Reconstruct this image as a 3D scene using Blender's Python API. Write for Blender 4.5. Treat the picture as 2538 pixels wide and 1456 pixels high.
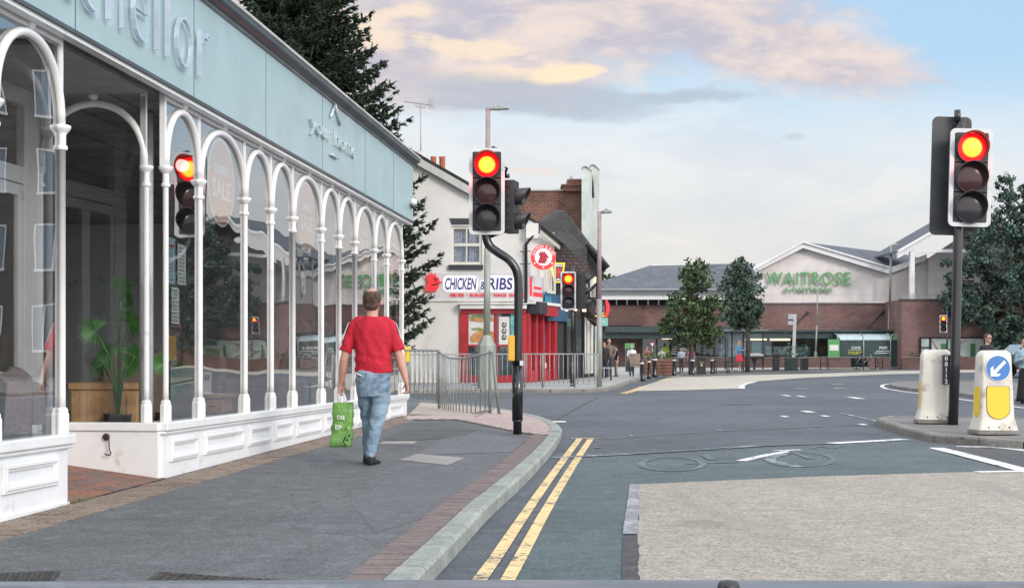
import bpy, bmesh, math, random
from mathutils import Vector, Matrix, noise
R=math.radians
for o in list(bpy.data.objects): bpy.data.objects.remove(o)
SC=bpy.context.scene; COL=SC.collection
# ------------------------------------------------------------ camera
F=3600.0; CX=1268.5; HY=860.0; EYE=1.3
cam=bpy.data.cameras.new('camera'); camo=bpy.data.objects.new('camera',cam); COL.objects.link(camo)
cam.sensor_width=36; cam.lens=36*F/2537; cam.shift_y=(HY-728)/2537
cam.clip_start=0.1; cam.clip_end=3000
camo.location=(0,0,EYE); camo.rotation_euler=(R(90),0,0); SC.camera=camo
SC.view_settings.view_transform='Standard'; SC.view_settings.look='None'
SC.view_settings.exposure=0.38; SC.view_settings.gamma=1
def W(px,py,D): return Vector(((px-CX)/F*D, D, EYE-(py-HY)/F*D))
def G(px,py,z=0.0):
    D=(EYE-z)*F/(py-HY); return Vector(((px-CX)/F*D, D, z))
def XD(px,D): return (px-CX)/F*D
def ZD(py,D): return EYE-(py-HY)/F*D
def lin(v):
    v/=255.0; return v/12.92 if v<=0.04045 else ((v+0.055)/1.055)**2.4
def C(r,g,b,k=1.0): return (lin(r)*k,lin(g)*k,lin(b)*k)
# ------------------------------------------------------------ node helper
class N:
    def __init__(s,tree): s.t=tree; s.n=tree.nodes; s.l=tree.links
    def add(s,typ,**kw):
        n=s.n.new(typ)
        for k,v in kw.items(): setattr(n,k,v)
        return n
    def put(s,sock,v):
        if hasattr(v,'is_linked') or isinstance(v,bpy.types.NodeSocket): s.l.new(v,sock)
        else:
            if isinstance(v,(tuple,list)) and len(v)==3 and sock.type=='RGBA': v=(*v,1)
            sock.default_value=v
    def m(s,op,a,b=0.0,c=0.0,clamp=False):
        n=s.add('ShaderNodeMath',operation=op,use_clamp=clamp)
        s.put(n.inputs[0],a); s.put(n.inputs[1],b); s.put(n.inputs[2],c); return n.outputs[0]
    def ss(s,x,a,b):
        n=s.add('ShaderNodeMapRange',interpolation_type='SMOOTHSTEP',clamp=True)
        s.put(n.inputs[0],x); s.put(n.inputs[1],a); s.put(n.inputs[2],b); return n.outputs[0]
    def mix(s,f,a,b,blend='MIX'):
        n=s.add('ShaderNodeMix',data_type='RGBA',blend_type=blend)
        s.put(n.inputs[0],f); s.put(n.inputs[6],a); s.put(n.inputs[7],b); return n.outputs[2]
    def noise(s,vec,scale,detail=4,rough=.55,dist=0.0):
        n=s.add('ShaderNodeTexNoise'); s.put(n.inputs['Vector'],vec)
        n.inputs['Scale'].default_value=scale; n.inputs['Detail'].default_value=detail
        n.inputs['Roughness'].default_value=rough; n.inputs['Distortion'].default_value=dist
        return n.outputs['Fac']
# ------------------------------------------------------------ world
SUN_EL=R(24); SUN_AZ=R(142)     # behind the camera, to the right
world=bpy.data.worlds.new('World'); SC.world=world; world.use_nodes=True
k=N(world.node_tree); k.n.clear()
out=k.add('ShaderNodeOutputWorld'); bg=k.add('ShaderNodeBackground'); k.l.new(bg.outputs[0],out.inputs[0])
SKY_STR=0.10; bg.inputs[1].default_value=SKY_STR
sky=k.add('ShaderNodeTexSky',sky_type='NISHITA',sun_disc=False)
sky.sun_elevation=SUN_EL; sky.sun_rotation=SUN_AZ; sky.dust_density=2.0; sky.ozone_density=1.5
tc=k.add('ShaderNodeTexCoord'); sep=k.add('ShaderNodeSeparateXYZ'); k.l.new(tc.outputs['Generated'],sep.inputs[0])
x,y,z=sep.outputs
ymax=k.m('MAXIMUM',y,0.05)
U=k.m('DIVIDE',x,ymax); V=k.m('DIVIDE',z,ymax)
cmb=k.add('ShaderNodeCombineXYZ'); k.put(cmb.inputs[0],U); k.put(cmb.inputs[1],k.m('MULTIPLY',V,2.6)); uv=cmb.outputs[0]
n1=k.noise(uv,14,7,.6,.35); n2=k.noise(uv,42,6,.62,.4); n3=k.noise(uv,6,4,.5)
nn=k.m('ADD',k.m('MULTIPLY',k.m('SUBTRACT',n1,.5),1.7),k.m('MULTIPLY',k.m('SUBTRACT',n2,.5),.7))
def blob(px,py,rx,ry,rot=0.0,amp=1.0,soft=.5,dx=0,dy=0):
    cu=(px-CX)/F; cv=(HY-py)/F; c,s=math.cos(R(rot)),math.sin(R(rot))
    a=k.m('SUBTRACT',U,cu); b=k.m('SUBTRACT',V,cv)
    p=k.m('DIVIDE',k.m('ADD',k.m('MULTIPLY',a,c),k.m('MULTIPLY',b,s)),rx/F)
    q=k.m('DIVIDE',k.m('SUBTRACT',k.m('MULTIPLY',b,c),k.m('MULTIPLY',a,s)),ry/F)
    r=k.m('SQRT',k.m('ADD',k.m('MULTIPLY',p,p),k.m('MULTIPLY',q,q)))
    v=k.m('ADD',k.m('SUBTRACT',1.0,r),k.m('MULTIPLY',nn,amp))
    return k.ss(v,0.0,soft)
def mx(*a):
    r=a[0]
    for b in a[1:]: r=k.m('MAXIMUM',r,b)
    return r
q=.90/SKY_STR
# clear part of the sky: pale blue, thin high cloud towards the horizon
blue=k.mix(.12,C(172,208,236,q),sky.outputs[0])
veil=k.mix(k.ss(V,0.0,.17),C(214,211,206,q),C(222,227,230,q))
low=k.noise(uv,9,5,.6,.5); veil=k.mix(k.m('MULTIPLY',k.ss(low,.42,.68),.4),veil,C(196,202,210,q)); veil=k.mix(k.m('MULTIPLY',k.ss(low,.45,.3),.35),veil,C(236,228,218,q))
vmask=k.ss(k.m('ADD',k.m('ADD',V,k.m('MULTIPLY',U,.055)),k.m('MULTIPLY',k.m('SUBTRACT',n3,.5),.06)),.235,.12)
base=k.mix(vmask,blue,veil)
# clouds
cA=blob(1380,0,900,215,-3,.42,.45)
cB=blob(1900,115,520,120,-12,.45,.5)
cB2=blob(2200,175,260,22,-12,.5,.9)
cC=blob(1130,150,520,160,-2,.45,.45)
cD=blob(1330,240,460,62,-5,.6,.6)
cD2=blob(1650,240,270,34,3,1.2,.6)
cE=blob(1970,338,45,14,0,.9,.8); cF=blob(1330,425,120,14,-4,.7,.9)
cL=blob(500,60,420,260,0,.8,.6)
warm=mx(cA,cB,cC,cB2,cL)
shade=k.ss(n1,.35,.68)
wcol=k.mix(shade,C(188,180,190,q),C(234,212,198,q)); wcol=k.mix(k.m('MULTIPLY',k.ss(n2,.5,.72),.35),wcol,C(246,226,206,q))
hi=mx(blob(1130,110,190,34,-8,1.3,.6),blob(1400,182,110,34,8,1.0,.5),blob(1240,186,120,26,0,1.2,.6),blob(950,95,90,60,0,1.2,.7),blob(1000,30,120,24,4,1.2,.7))
wcol=k.mix(k.m('MULTIPLY',hi,.85),wcol,C(248,221,190,q))
under=mx(blob(1260,262,330,34,-4,1.1,.6),blob(1480,246,150,38,0,1.0,.6),cD2)
col=k.mix(k.m('MULTIPLY',warm,.85),base,wcol)
col=k.mix(k.m('MULTIPLY',mx(cD,under),.75),col,C(172,182,196,q))
col=k.mix(k.m('MULTIPLY',blob(1575,205,70,40,-30,.9,.9),.4),col,C(236,212,190,q))
col=k.mix(k.m('MULTIPLY',blob(1400,182,115,28,8,.8,.5),.8),col,C(250,224,192,q))
col=k.mix(k.m('MULTIPLY',cE,.5),col,C(185,190,198,q))
col=k.mix(k.m('MULTIPLY',cF,.5),col,C(235,212,196,q))
# away from the view: broken bright cloud over everything
big=k.noise(tc.outputs['Generated'],3.0,5,.6)
rest=k.mix(k.ss(big,.35,.62),C(178,206,232,q*2.0),C(236,226,216,q*2.2))
behind=k.ss(k.m('ADD',k.m('MULTIPLY',y,-1.0),k.m('MULTIPLY',z,1.1)),-.62,-.2)
col=k.mix(behind,col,rest)
k.put(bg.inputs[0],col)
# ------------------------------------------------------------ sun, wide and soft
sl=bpy.data.lights.new('sun','SUN'); sl.energy=1.5; sl.angle=R(16); sl.color=(1,.93,.84)
so=bpy.data.objects.new('sun',sl); COL.objects.link(so)
sd=Vector((math.sin(SUN_AZ)*math.cos(SUN_EL),math.cos(SUN_AZ)*math.cos(SUN_EL),math.sin(SUN_EL)))
so.rotation_euler=sd.to_track_quat('Z','Y').to_euler(); so.location=(0,-20,30)
# ------------------------------------------------------------ materials
def mat(name,col,rough=.6,metal=0.0,var=.12,vs=3.0,bump=0.0,bs=40.0,spec=.5,emit=None,es=1.0,dirt=None,coat=0.0):
    m=bpy.data.materials.new(name); m.use_nodes=True; k=N(m.node_tree)
    b=k.n['Principled BSDF']; b.inputs['Roughness'].default_value=rough; b.inputs['Metallic'].default_value=metal
    b.inputs['Specular IOR Level'].default_value=spec; b.inputs['Coat Weight'].default_value=coat
    tc=k.add('ShaderNodeTexCoord'); v=tc.outputs['Object']
    if var>0:
        f=k.noise(v,vs,6,.6); f=k.ss(f,.3,.7)
        c=k.mix(f,tuple(x*(1-var) for x in col),tuple(min(1,x*(1+var)) for x in col))
    else: c=(*col,1)
    if dirt:
        dc,ds,dt=dirt; f=k.ss(k.noise(v,ds,5,.65),dt,dt+.2); c=k.mix(k.m('MULTIPLY',f,.7),c,dc)
    k.put(b.inputs['Base Color'],c)
    if bump>0:
        bn=k.add('ShaderNodeBump'); bn.inputs['Strength'].default_value=bump; bn.inputs['Distance'].default_value=.02
        k.put(bn.inputs['Height'],k.noise(v,bs,4,.6)); k.l.new(bn.outputs[0],b.inputs['Normal'])
    if emit: b.inputs['Emission Color'].default_value=(*emit,1); b.inputs['Emission Strength'].default_value=es
    return m
def brickmat(name,c1,c2,mortar,bw=.225,bh=.075,plane='XZ',rough=.85,mort=.01,off=.5,bump=.4,var=.25,loc=(0,0,0),rot=0):
    m=bpy.data.materials.new(name); m.use_nodes=True; k=N(m.node_tree); b=k.n['Principled BSDF']
    b.inputs['Roughness'].default_value=rough
    tc=k.add('ShaderNodeTexCoord'); mp=k.add('ShaderNodeMapping'); k.l.new(tc.outputs['Object'],mp.inputs[0])
    if plane=='XZ': mp.inputs['Rotation'].default_value=(R(-90),0,0)
    elif plane=='YZ':
        sp=k.add('ShaderNodeSeparateXYZ'); k.l.new(tc.outputs['Object'],sp.inputs[0]); cb=k.add('ShaderNodeCombineXYZ')
        k.l.new(sp.outputs[1],cb.inputs[0]); k.l.new(sp.outputs[2],cb.inputs[1]); k.l.new(cb.outputs[0],mp.inputs[0])
    else: mp.inputs['Rotation'].default_value=(0,0,rot)
    bt=k.add('ShaderNodeTexBrick'); k.l.new(mp.outputs[0],bt.inputs['Vector'])
    bt.offset=off; bt.inputs['Scale'].default_value=1; bt.inputs['Brick Width'].default_value=bw; bt.inputs['Row Height'].default_value=bh
    bt.inputs['Mortar Size'].default_value=mort; bt.inputs['Color1'].default_value=(*c1,1); bt.inputs['Color2'].default_value=(*c2,1); bt.inputs['Mortar'].default_value=(*mortar,1)
    f=k.noise(tc.outputs['Object'],1.3,6,.65); c=k.mix(k.ss(f,.3,.7),bt.outputs[0],(1-var,)*3,'MULTIPLY')
    c2_=k.mix(k.ss(f,.25,.75),tuple([1-var]*3),(1+var*.5,)*3); c=k.mix(1.0,bt.outputs[0],c2_,'MULTIPLY')
    k.put(b.inputs['Base Color'],c)
    bn=k.add('ShaderNodeBump'); bn.inputs['Strength'].default_value=bump; bn.inputs['Distance'].default_value=.01; bn.invert=True
    k.put(bn.inputs['Height'],bt.outputs['Fac']); k.l.new(bn.outputs[0],b.inputs['Normal'])
    return m
def glassmat(name,f0=.06,tint=(.9,.92,.92),wob=.0,ws=1.0,p=5.0):
    """reflecting see-through glass; the back face of a pane does not reflect a second time"""
    m=bpy.data.materials.new(name); m.use_nodes=True; k=N(m.node_tree); k.n.remove(k.n['Principled BSDF'])
    o=k.n['Material Output']; t=k.add('ShaderNodeBsdfTransparent'); t.inputs[0].default_value=(*[c**.5 for c in tint],1)
    g=k.add('ShaderNodeBsdfGlossy'); g.inputs['Roughness'].default_value=0.0
    ge=k.add('ShaderNodeNewGeometry'); d=k.add('ShaderNodeVectorMath',operation='DOT_PRODUCT'); k.l.new(ge.outputs['Normal'],d.inputs[0]); k.l.new(ge.outputs['Incoming'],d.inputs[1])
    c=k.m('SUBTRACT',1.0,k.m('ABSOLUTE',d.outputs['Value']),clamp=True)
    f=k.m('ADD',f0,k.m('MULTIPLY',k.m('POWER',c,p),1-f0)); f=k.m('MULTIPLY',f,k.m('SUBTRACT',1.0,ge.outputs['Backfacing']),clamp=True)
    mx=k.add('ShaderNodeMixShader'); k.put(mx.inputs[0],f); k.l.new(t.outputs[0],mx.inputs[1]); k.l.new(g.outputs[0],mx.inputs[2]); k.l.new(mx.outputs[0],o.inputs[0])
    if wob>0:
        tc=k.add('ShaderNodeTexCoord'); bn=k.add('ShaderNodeBump'); bn.inputs['Strength'].default_value=1; bn.inputs['Distance'].default_value=wob
        k.put(bn.inputs['Height'],k.noise(tc.outputs['Object'],ws,2,.4)); k.l.new(bn.outputs[0],g.inputs['Normal'])
    return m
def emis(name,col,st,rim=None):
    m=bpy.data.materials.new(name); m.use_nodes=True; k=N(m.node_tree); b=k.n['Principled BSDF']
    b.inputs['Base Color'].default_value=(*[min(c,.5) for c in col],1); b.inputs['Roughness'].default_value=.4
    b.inputs['Emission Strength'].default_value=st; b.inputs['Emission Color'].default_value=(*col,1)
    if rim:
        b.inputs['Base Color'].default_value=(.06,.002,.002,1)
        tc=k.add('ShaderNodeTexCoord'); sp=k.add('ShaderNodeVectorMath',operation='LENGTH'); k.l.new(tc.outputs['UV'],sp.inputs[0])
        k.put(b.inputs['Emission Color'],k.mix(k.ss(sp.outputs['Value'],.52,.76),col,rim))
    return m
# ------------------------------------------------------------ mesh builder
class MB:
    def __init__(s): s.v=[]; s.f=[]; s.mi=[]; s.sm=[]; s.uv={}
    def add(s,vs,fs,m=0,smooth=False,T=None):
        b=len(s.v)
        for p in vs:
            p=Vector(p); s.v.append(T@p if T else p)
        for f in fs: s.f.append([b+i for i in f]); s.mi.append(m); s.sm.append(smooth)
        return s
    def box(s,x0,x1,y0,y1,z0,z1,m=0,T=None):
        if x0>x1:x0,x1=x1,x0
        if y0>y1:y0,y1=y1,y0
        if z0>z1:z0,z1=z1,z0
        return s.add([(x0,y0,z0),(x1,y0,z0),(x1,y1,z0),(x0,y1,z0),(x0,y0,z1),(x1,y0,z1),(x1,y1,z1),(x0,y1,z1)],
            [(0,3,2,1),(4,5,6,7),(0,1,5,4),(1,2,6,5),(2,3,7,6),(3,0,4,7)],m,False,T)
    def poly(s,pts,m=0,T=None): return s.add(pts,[list(range(len(pts)))],m,False,T)
    def prism(s,pts,n,m=0,T=None,smooth=False):   # polygon pts extruded by vector n
        n=Vector(n); a=[Vector(p) for p in pts]; L=len(a); vs=a+[p+n for p in a]
        fs=[list(range(L))[::-1],list(range(L,2*L))]+[[i,(i+1)%L,L+(i+1)%L,L+i] for i in range(L)]
        return s.add(vs,fs,m,smooth,T)
    def tube(s,path,r,n=10,m=0,caps=True,smooth=True,T=None,sq=None):
        P=[Vector(p) for p in path]; K=len(P); rr=r if isinstance(r,(list,tuple)) else [r]*K
        vs=[]; fs=[]; up=None
        for i in range(K):
            t=(P[min(i+1,K-1)]-P[max(i-1,0)])
            t=t.normalized() if t.length>1e-9 else Vector((0,0,1))
            if up is None:
                up=Vector((0,0,1)) if abs(t.z)<.9 else Vector((0,1,0))
            a=t.cross(up); a=a.normalized() if a.length>1e-6 else t.orthogonal().normalized(); b=a.cross(t).normalized(); up=b
            for j in range(n):
                th=2*math.pi*(j+.5)/n; e=a*math.cos(th)+b*math.sin(th)*(sq or 1)
                vs.append(P[i]+e*rr[i])
        for i in range(K-1):
            for j in range(n): fs.append([i*n+j,i*n+(j+1)%n,(i+1)*n+(j+1)%n,(i+1)*n+j])
        s.add(vs,fs,m,smooth,T)
        if caps: s.add(vs[:n],[list(range(n))[::-1]],m,False,T); s.add(vs[-n:],[list(range(n))],m,False,T)
        return s
    def lathe(s,prof,c=(0,0,0),n=16,m=0,T=None,smooth=True,axis='Z',sy=1.0):
        c=Vector(c); vs=[]; fs=[]
        for (r,z) in prof:
            for j in range(n):
                a=2*math.pi*j/n; p=(r*math.cos(a),r*math.sin(a)*sy,z)
                if axis=='Y': p=(p[0],p[2],p[1])
                vs.append(c+Vector(p))
        for i in range(len(prof)-1):
            for j in range(n):
                q=[i*n+j,i*n+(j+1)%n,(i+1)*n+(j+1)%n,(i+1)*n+j]; fs.append(q if axis=='Z' else q[::-1])
        s.add(vs,fs,m,smooth,T)
        s.add(vs[:n],[list(range(n))[::-1]],m,False,T); s.add(vs[-n:],[list(range(n))],m,False,T); return s
    def sphere(s,c,r,m=0,n=12,T=None):
        r=r if isinstance(r,(tuple,list)) else (r,r,r); vs=[];fs=[]; K=max(6,n*2//3)
        for i in range(K+1):
            ph=math.pi*i/K
            for j in range(n):
                a=2*math.pi*j/n; vs.append((c[0]+r[0]*math.sin(ph)*math.cos(a),c[1]+r[1]*math.sin(ph)*math.sin(a),c[2]-r[2]*math.cos(ph)))
        for i in range(K):
            for j in range(n): fs.append([i*n+j,i*n+(j+1)%n,(i+1)*n+(j+1)%n,(i+1)*n+j])
        return s.add(vs,fs,m,True,T)
    def xf(s,fn): s.v=[Vector(fn(p)) for p in s.v]; return s
    def mesh(s,name,mats,bevel=0):
        me=bpy.data.meshes.new(name); me.from_pydata([tuple(p) for p in s.v],[],s.f)
        for m in (mats if isinstance(mats,(list,tuple)) else [mats]): me.materials.append(m)
        me.polygons.foreach_set('material_index',s.mi); me.polygons.foreach_set('use_smooth',s.sm)
        me.update(); return me
    def build(s,name,mats,parent=None,label=None,bevel=0,fix=True,kind=None):
        me=s.mesh(name,mats)
        bm=bmesh.new(); bm.from_mesh(me)
        if fix:
            bmesh.ops.remove_doubles(bm,verts=bm.verts,dist=1e-5); bmesh.ops.recalc_face_normals(bm,faces=bm.faces)
        bm.to_mesh(me); bm.free()
        o=bpy.data.objects.new(name,me); COL.objects.link(o)
        if parent is not None: o.parent=parent
        if label: o['label']=label
        if kind: o['kind']=kind
        if bevel:
            b=o.modifiers.new('bevel','BEVEL'); b.width=bevel; b.segments=2; b.limit_method='ANGLE'; b.angle_limit=R(40)
        return o
def thing(name,label,cat,loc=(0,0,0),rz=0.0,group=None):
    o=bpy.data.objects.new(name,None); COL.objects.link(o); o.location=loc; o.rotation_euler=(0,0,rz); o.empty_display_size=.2
    o['label']=label; o['category']=cat
    if group:o['group']=group
    return o
def tag(o,label,cat,group=None):
    o['label']=label; o['category']=cat
    if group:o['group']=group
    return o
def struct(o): o['kind']='structure'; return o
KIDS={}
def copy_tree(o,loc,rz=None,label=None,group=None,scale=None):
    def cp(a,par):
        c=a.copy(); COL.objects.link(c)
        if par is not None: c.parent=par
        for ch in list(bpy.data.objects):
            if ch.parent is a and ch is not c: cp(ch,c)
        return c
    c=cp(o,None); c.location=loc
    if rz is not None: c.rotation_euler=(0,0,rz)
    if label: c['label']=label
    if group: c['group']=group
    if scale: c.scale=(scale,)*3
    return c
def text_mesh(s,w=None,h=None,depth=.01,align='CENTER',bevel=0.0,space=1.0,off=0.0):
    """text in the XZ plane facing -Y, fitted to width w and height h, centred on the origin"""
    cu=bpy.data.curves.new('text','FONT'); cu.body=s; cu.extrude=depth/2 if True else 0; cu.space_character=space; cu.offset=off
    cu.resolution_u=4
    o=bpy.data.objects.new('text',cu); COL.objects.link(o); dg=bpy.context.evaluated_depsgraph_get(); dg.update()
    me=bpy.data.meshes.new_from_object(o.evaluated_get(dg)); bpy.data.objects.remove(o); bpy.data.curves.remove(cu)
    xs=[v.co.x for v in me.vertices]; ys=[v.co.y for v in me.vertices]
    x0,x1,y0,y1=min(xs),max(xs),min(ys),max(ys)
    sx=(w/(x1-x0)) if w else None; sy=(h/(y1-y0)) if h else None
    sx=sx or sy or 1; sy=sy or sx
    mb=MB(); mb.add([((v.co.x-(x0+x1)/2)*sx,-v.co.z,(v.co.y-(y0+y1)/2)*sy) for v in me.vertices],[list(p.vertices) for p in me.polygons])
    bpy.data.meshes.remove(me); return mb
def place(mb,T): return mb.xf(lambda p:T@p)
def TM(loc,rz=0,rx=0): return Matrix.Translation(loc)@Matrix.Rotation(rz,4,'Z')@Matrix.Rotation(rx,4,'X')
# ------------------------------------------------------------ ground materials
def groundmat(name,c1,c2,sp1,sp2,ss_=90,patch=.5,rough=.9,bump=.35,streak=0,spk=.35,pc=None,gum=0,crack=0,along=False):
    m=bpy.data.materials.new(name); m.use_nodes=True; k=N(m.node_tree); b=k.n['Principled BSDF']
    tc=k.add('ShaderNodeTexCoord'); v=tc.outputs['Object']
    big=k.noise(v,patch,6,.62,.4); fine=k.noise(v,ss_,3,.7); mid=k.noise(v,ss_*.25,4,.6)
    c=k.mix(k.ss(big,.3,.7),c1,c2)
    c=k.mix(k.m('MULTIPLY',k.ss(fine,.52,.66),spk*1.2,clamp=True),c,sp1); c=k.mix(k.m('MULTIPLY',k.ss(fine,.48,.34),spk*1.5,clamp=True),c,sp2)
    m2=k.noise(v,ss_*.12,5,.75); c=k.mix(k.m('MULTIPLY',k.ss(m2,.5,.7),.35),c,sp1); c=k.mix(k.m('MULTIPLY',k.ss(m2,.5,.3),.35),c,sp2)
    c=k.mix(k.m('MULTIPLY',k.ss(mid,.4,.75),.25),c,sp2)
    if streak:
        mp=k.add('ShaderNodeMapping'); k.l.new(v,mp.inputs[0]); mp.inputs['Scale'].default_value=(1.1,.16,1) if along else (.25,1.6,1); mp.inputs['Rotation'].default_value=(0,0,R(-8))
        st=k.noise(mp.outputs[0],1.1,5,.6,.6); c=k.mix(k.m('MULTIPLY',k.ss(st,.5,.75),streak),c,pc or sp1)
    if gum:
        vo=k.add('ShaderNodeTexVoronoi',feature='F1'); k.l.new(v,vo.inputs['Vector']); vo.inputs['Scale'].default_value=2.3
        sc_=k.add('ShaderNodeSeparateColor'); k.l.new(vo.outputs['Color'],sc_.inputs[0])
        sp_=k.m('MULTIPLY',k.ss(vo.outputs['Distance'],.062,.045),k.m('GREATER_THAN',sc_.outputs[0],.55)); c=k.mix(k.m('MULTIPLY',sp_,gum),c,k.mix(k.m('GREATER_THAN',sc_.outputs[1],.5),(.03,.03,.032),(.3,.3,.3)))
        vo=k.add('ShaderNodeTexVoronoi',feature='F1'); k.l.new(v,vo.inputs['Vector']); vo.inputs['Scale'].default_value=.55
        st_=k.m('ADD',vo.outputs['Distance'],k.m('MULTIPLY',k.noise(v,4,4,.6),.5)); c=k.mix(k.m('MULTIPLY',k.ss(st_,.42,.34),.35),c,sp2)
    if crack:
        wv=k.add('ShaderNodeVectorMath',operation='ADD'); nz_=k.add('ShaderNodeTexNoise'); k.l.new(v,nz_.inputs['Vector']); nz_.inputs['Scale'].default_value=1.6; nz_.inputs['Detail'].default_value=6
        k.l.new(v,wv.inputs[0]); k.l.new(nz_.outputs['Color'],wv.inputs[1]); vo=k.add('ShaderNodeTexVoronoi',feature='DISTANCE_TO_EDGE'); k.l.new(wv.outputs[0],vo.inputs['Vector']); vo.inputs['Scale'].default_value=.33
        c=k.mix(k.m('MULTIPLY',k.m('MULTIPLY',k.ss(vo.outputs['Distance'],.008,.003),k.ss(big,.42,.58)),crack),c,(.03,.032,.036))
    k.put(b.inputs['Base Color'],c); k.put(b.inputs['Roughness'],k.m('ADD',rough-.12,k.m('MULTIPLY',big,.2)))
    b.inputs['Specular IOR Level'].default_value=.4
    bn=k.add('ShaderNodeBump'); bn.inputs['Strength'].default_value=bump; bn.inputs['Distance'].default_value=.006
    k.put(bn.inputs['Height'],k.noise(v,ss_*.8,3,.7)); k.l.new(bn.outputs[0],b.inputs['Normal'])
    return m
M={}
M['asph']=groundmat('road_asphalt',(.056,.064,.077),(.098,.110,.128),(.19,.2,.22),(.03,.035,.043),34,.22,streak=.4,spk=.42,pc=(.125,.14,.165),gum=.4,crack=.4)
M['pave']=groundmat('pavement_asphalt',(.088,.095,.102),(.122,.129,.136),(.25,.255,.27),(.04,.043,.05),42,.45,streak=.3,spk=.45,pc=(.14,.145,.155),gum=.8,crack=.45)
M['green']=groundmat('green_surface',(.058,.082,.088),(.088,.117,.123),(.17,.2,.2),(.03,.045,.05),36,.5,streak=.5,spk=.5,pc=(.12,.16,.185),gum=.4)
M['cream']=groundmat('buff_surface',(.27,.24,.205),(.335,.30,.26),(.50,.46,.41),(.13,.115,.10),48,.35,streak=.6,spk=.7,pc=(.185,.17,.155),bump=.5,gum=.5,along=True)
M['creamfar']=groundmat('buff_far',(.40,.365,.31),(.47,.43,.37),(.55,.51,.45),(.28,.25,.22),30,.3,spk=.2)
M['dark_strip']=groundmat('dark_tar',(.045,.042,.05),(.07,.066,.075),(.16,.16,.17),(.02,.02,.025),60,2.0)
def paint(name,col,wear,dark=(.09,.1,.11),sc=14):
    m=bpy.data.materials.new(name); m.use_nodes=True; k=N(m.node_tree); b=k.n['Principled BSDF']
    tc=k.add('ShaderNodeTexCoord'); v=tc.outputs['Object']
    f=k.ss(k.m('ADD',k.m('MULTIPLY',k.noise(v,sc,7,.7),.6),k.m('MULTIPLY',k.noise(v,2.2,4,.6),.4)),wear,wear+.1)
    c=k.mix(k.ss(k.noise(v,5,5),.3,.7),tuple(x*.88 for x in col),col)
    k.put(b.inputs['Base Color'],k.mix(f,dark,c)); b.inputs['Roughness'].default_value=.7
    return m
M['white']=paint('white_line',(.68,.70,.70),.39); M['worn']=paint('worn_line',(.45,.5,.52),.49,(.085,.105,.115)); M['vworn']=paint('faint_line',(.25,.29,.3),.53,(.078,.105,.11))
M['yellow']=paint('yellow_line',(.74,.54,.26),.40,(.1,.1,.11)); M['mottle']=paint('mottled_line',(.36,.37,.4),.48,(.17,.17,.19),22)
M['granite']=groundmat('granite_kerb',(.20,.225,.21),(.30,.32,.30),(.5,.52,.5),(.12,.13,.12),50,1.2,rough=.8)
M['kerbconc']=groundmat('old_kerb',(.17,.16,.145),(.25,.235,.215),(.38,.37,.35),(.08,.075,.07),50,1.0,rough=.9)
M['slab']=groundmat('paving_slab',(.26,.24,.23),(.33,.31,.3),(.45,.43,.42),(.15,.14,.14),60,1.5)
M['ppave']=groundmat('far_paving',(.3,.3,.3),(.38,.38,.37),(.5,.5,.5),(.2,.2,.2),20,.6)
M['brickband']=groundmat('brick_band',(.15,.122,.12),(.2,.16,.155),(.3,.22,.2),(.06,.04,.04),60,3.0)
M['sett']=groundmat('brown_sett',(.18,.135,.105),(.26,.2,.16),(.4,.33,.27),(.07,.05,.04),45,2.0,bump=.8,spk=.6)
M['tact']=groundmat('tactile_pink',(.36,.28,.27),(.44,.35,.335),(.5,.42,.4),(.15,.11,.1),50,1.5)
M['tactgrey']=groundmat('tactile_buff',(.33,.28,.24),(.4,.35,.3),(.5,.45,.4),(.2,.16,.13),50,1.5)
M['island']=groundmat('island_fill',(.13,.125,.125),(.19,.18,.18),(.3,.29,.29),(.06,.06,.06),50,1.5)
M['iron']=mat('iron_cover',(.06,.055,.055),.55,.5,.4,6,.6,60)
def sheet(name,pts,m,z,parent=None,sub=None):
    mb=MB(); mb.poly([(p[0],p[1],z) for p in pts]); return struct(mb.build(name,m,parent,fix=False)) if parent is None else mb.build(name,m,parent)
def up(o):
    me=o.data
    if me.polygons[0].normal.z<0: me.flip_normals()
    return o
mb=MB(); mb.poly([(-900,-60,0),(900,-60,0),(900,1500,0),(-900,1500,0)]); ground=struct(mb.build('road',M['asph']))
def offs(P,d):
    """offset an open 2D polyline to its left by d"""
    o=[]
    for i,p in enumerate(P):
        a=P[max(i-1,0)]; b=P[min(i+1,len(P)-1)]; t=Vector((b[0]-a[0],b[1]-a[1])).normalized()
        o.append(Vector((p[0]-t.y*d,p[1]+t.x*d)))
    return o
def smooth2(P,it=2):
    P=[Vector((p[0],p[1])) for p in P]
    for _ in range(it):
        Q=[P[0]]
        for i in range(len(P)-1): Q+= [P[i]*.75+P[i+1]*.25,P[i]*.25+P[i+1]*.75]
        Q.append(P[-1]); P=Q
    return P
def resample(P,step):
    out=[P[0].copy()]; acc=0
    for i in range(len(P)-1):
        a,b=P[i],P[i+1]; L=(b-a).length
        while acc+L>=step:
            t=(step-acc)/L; a=a.lerp(b,t); out.append(a.copy()); L=(b-a).length; acc=0
        acc+=L
    out.append(P[-1]); return out
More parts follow.
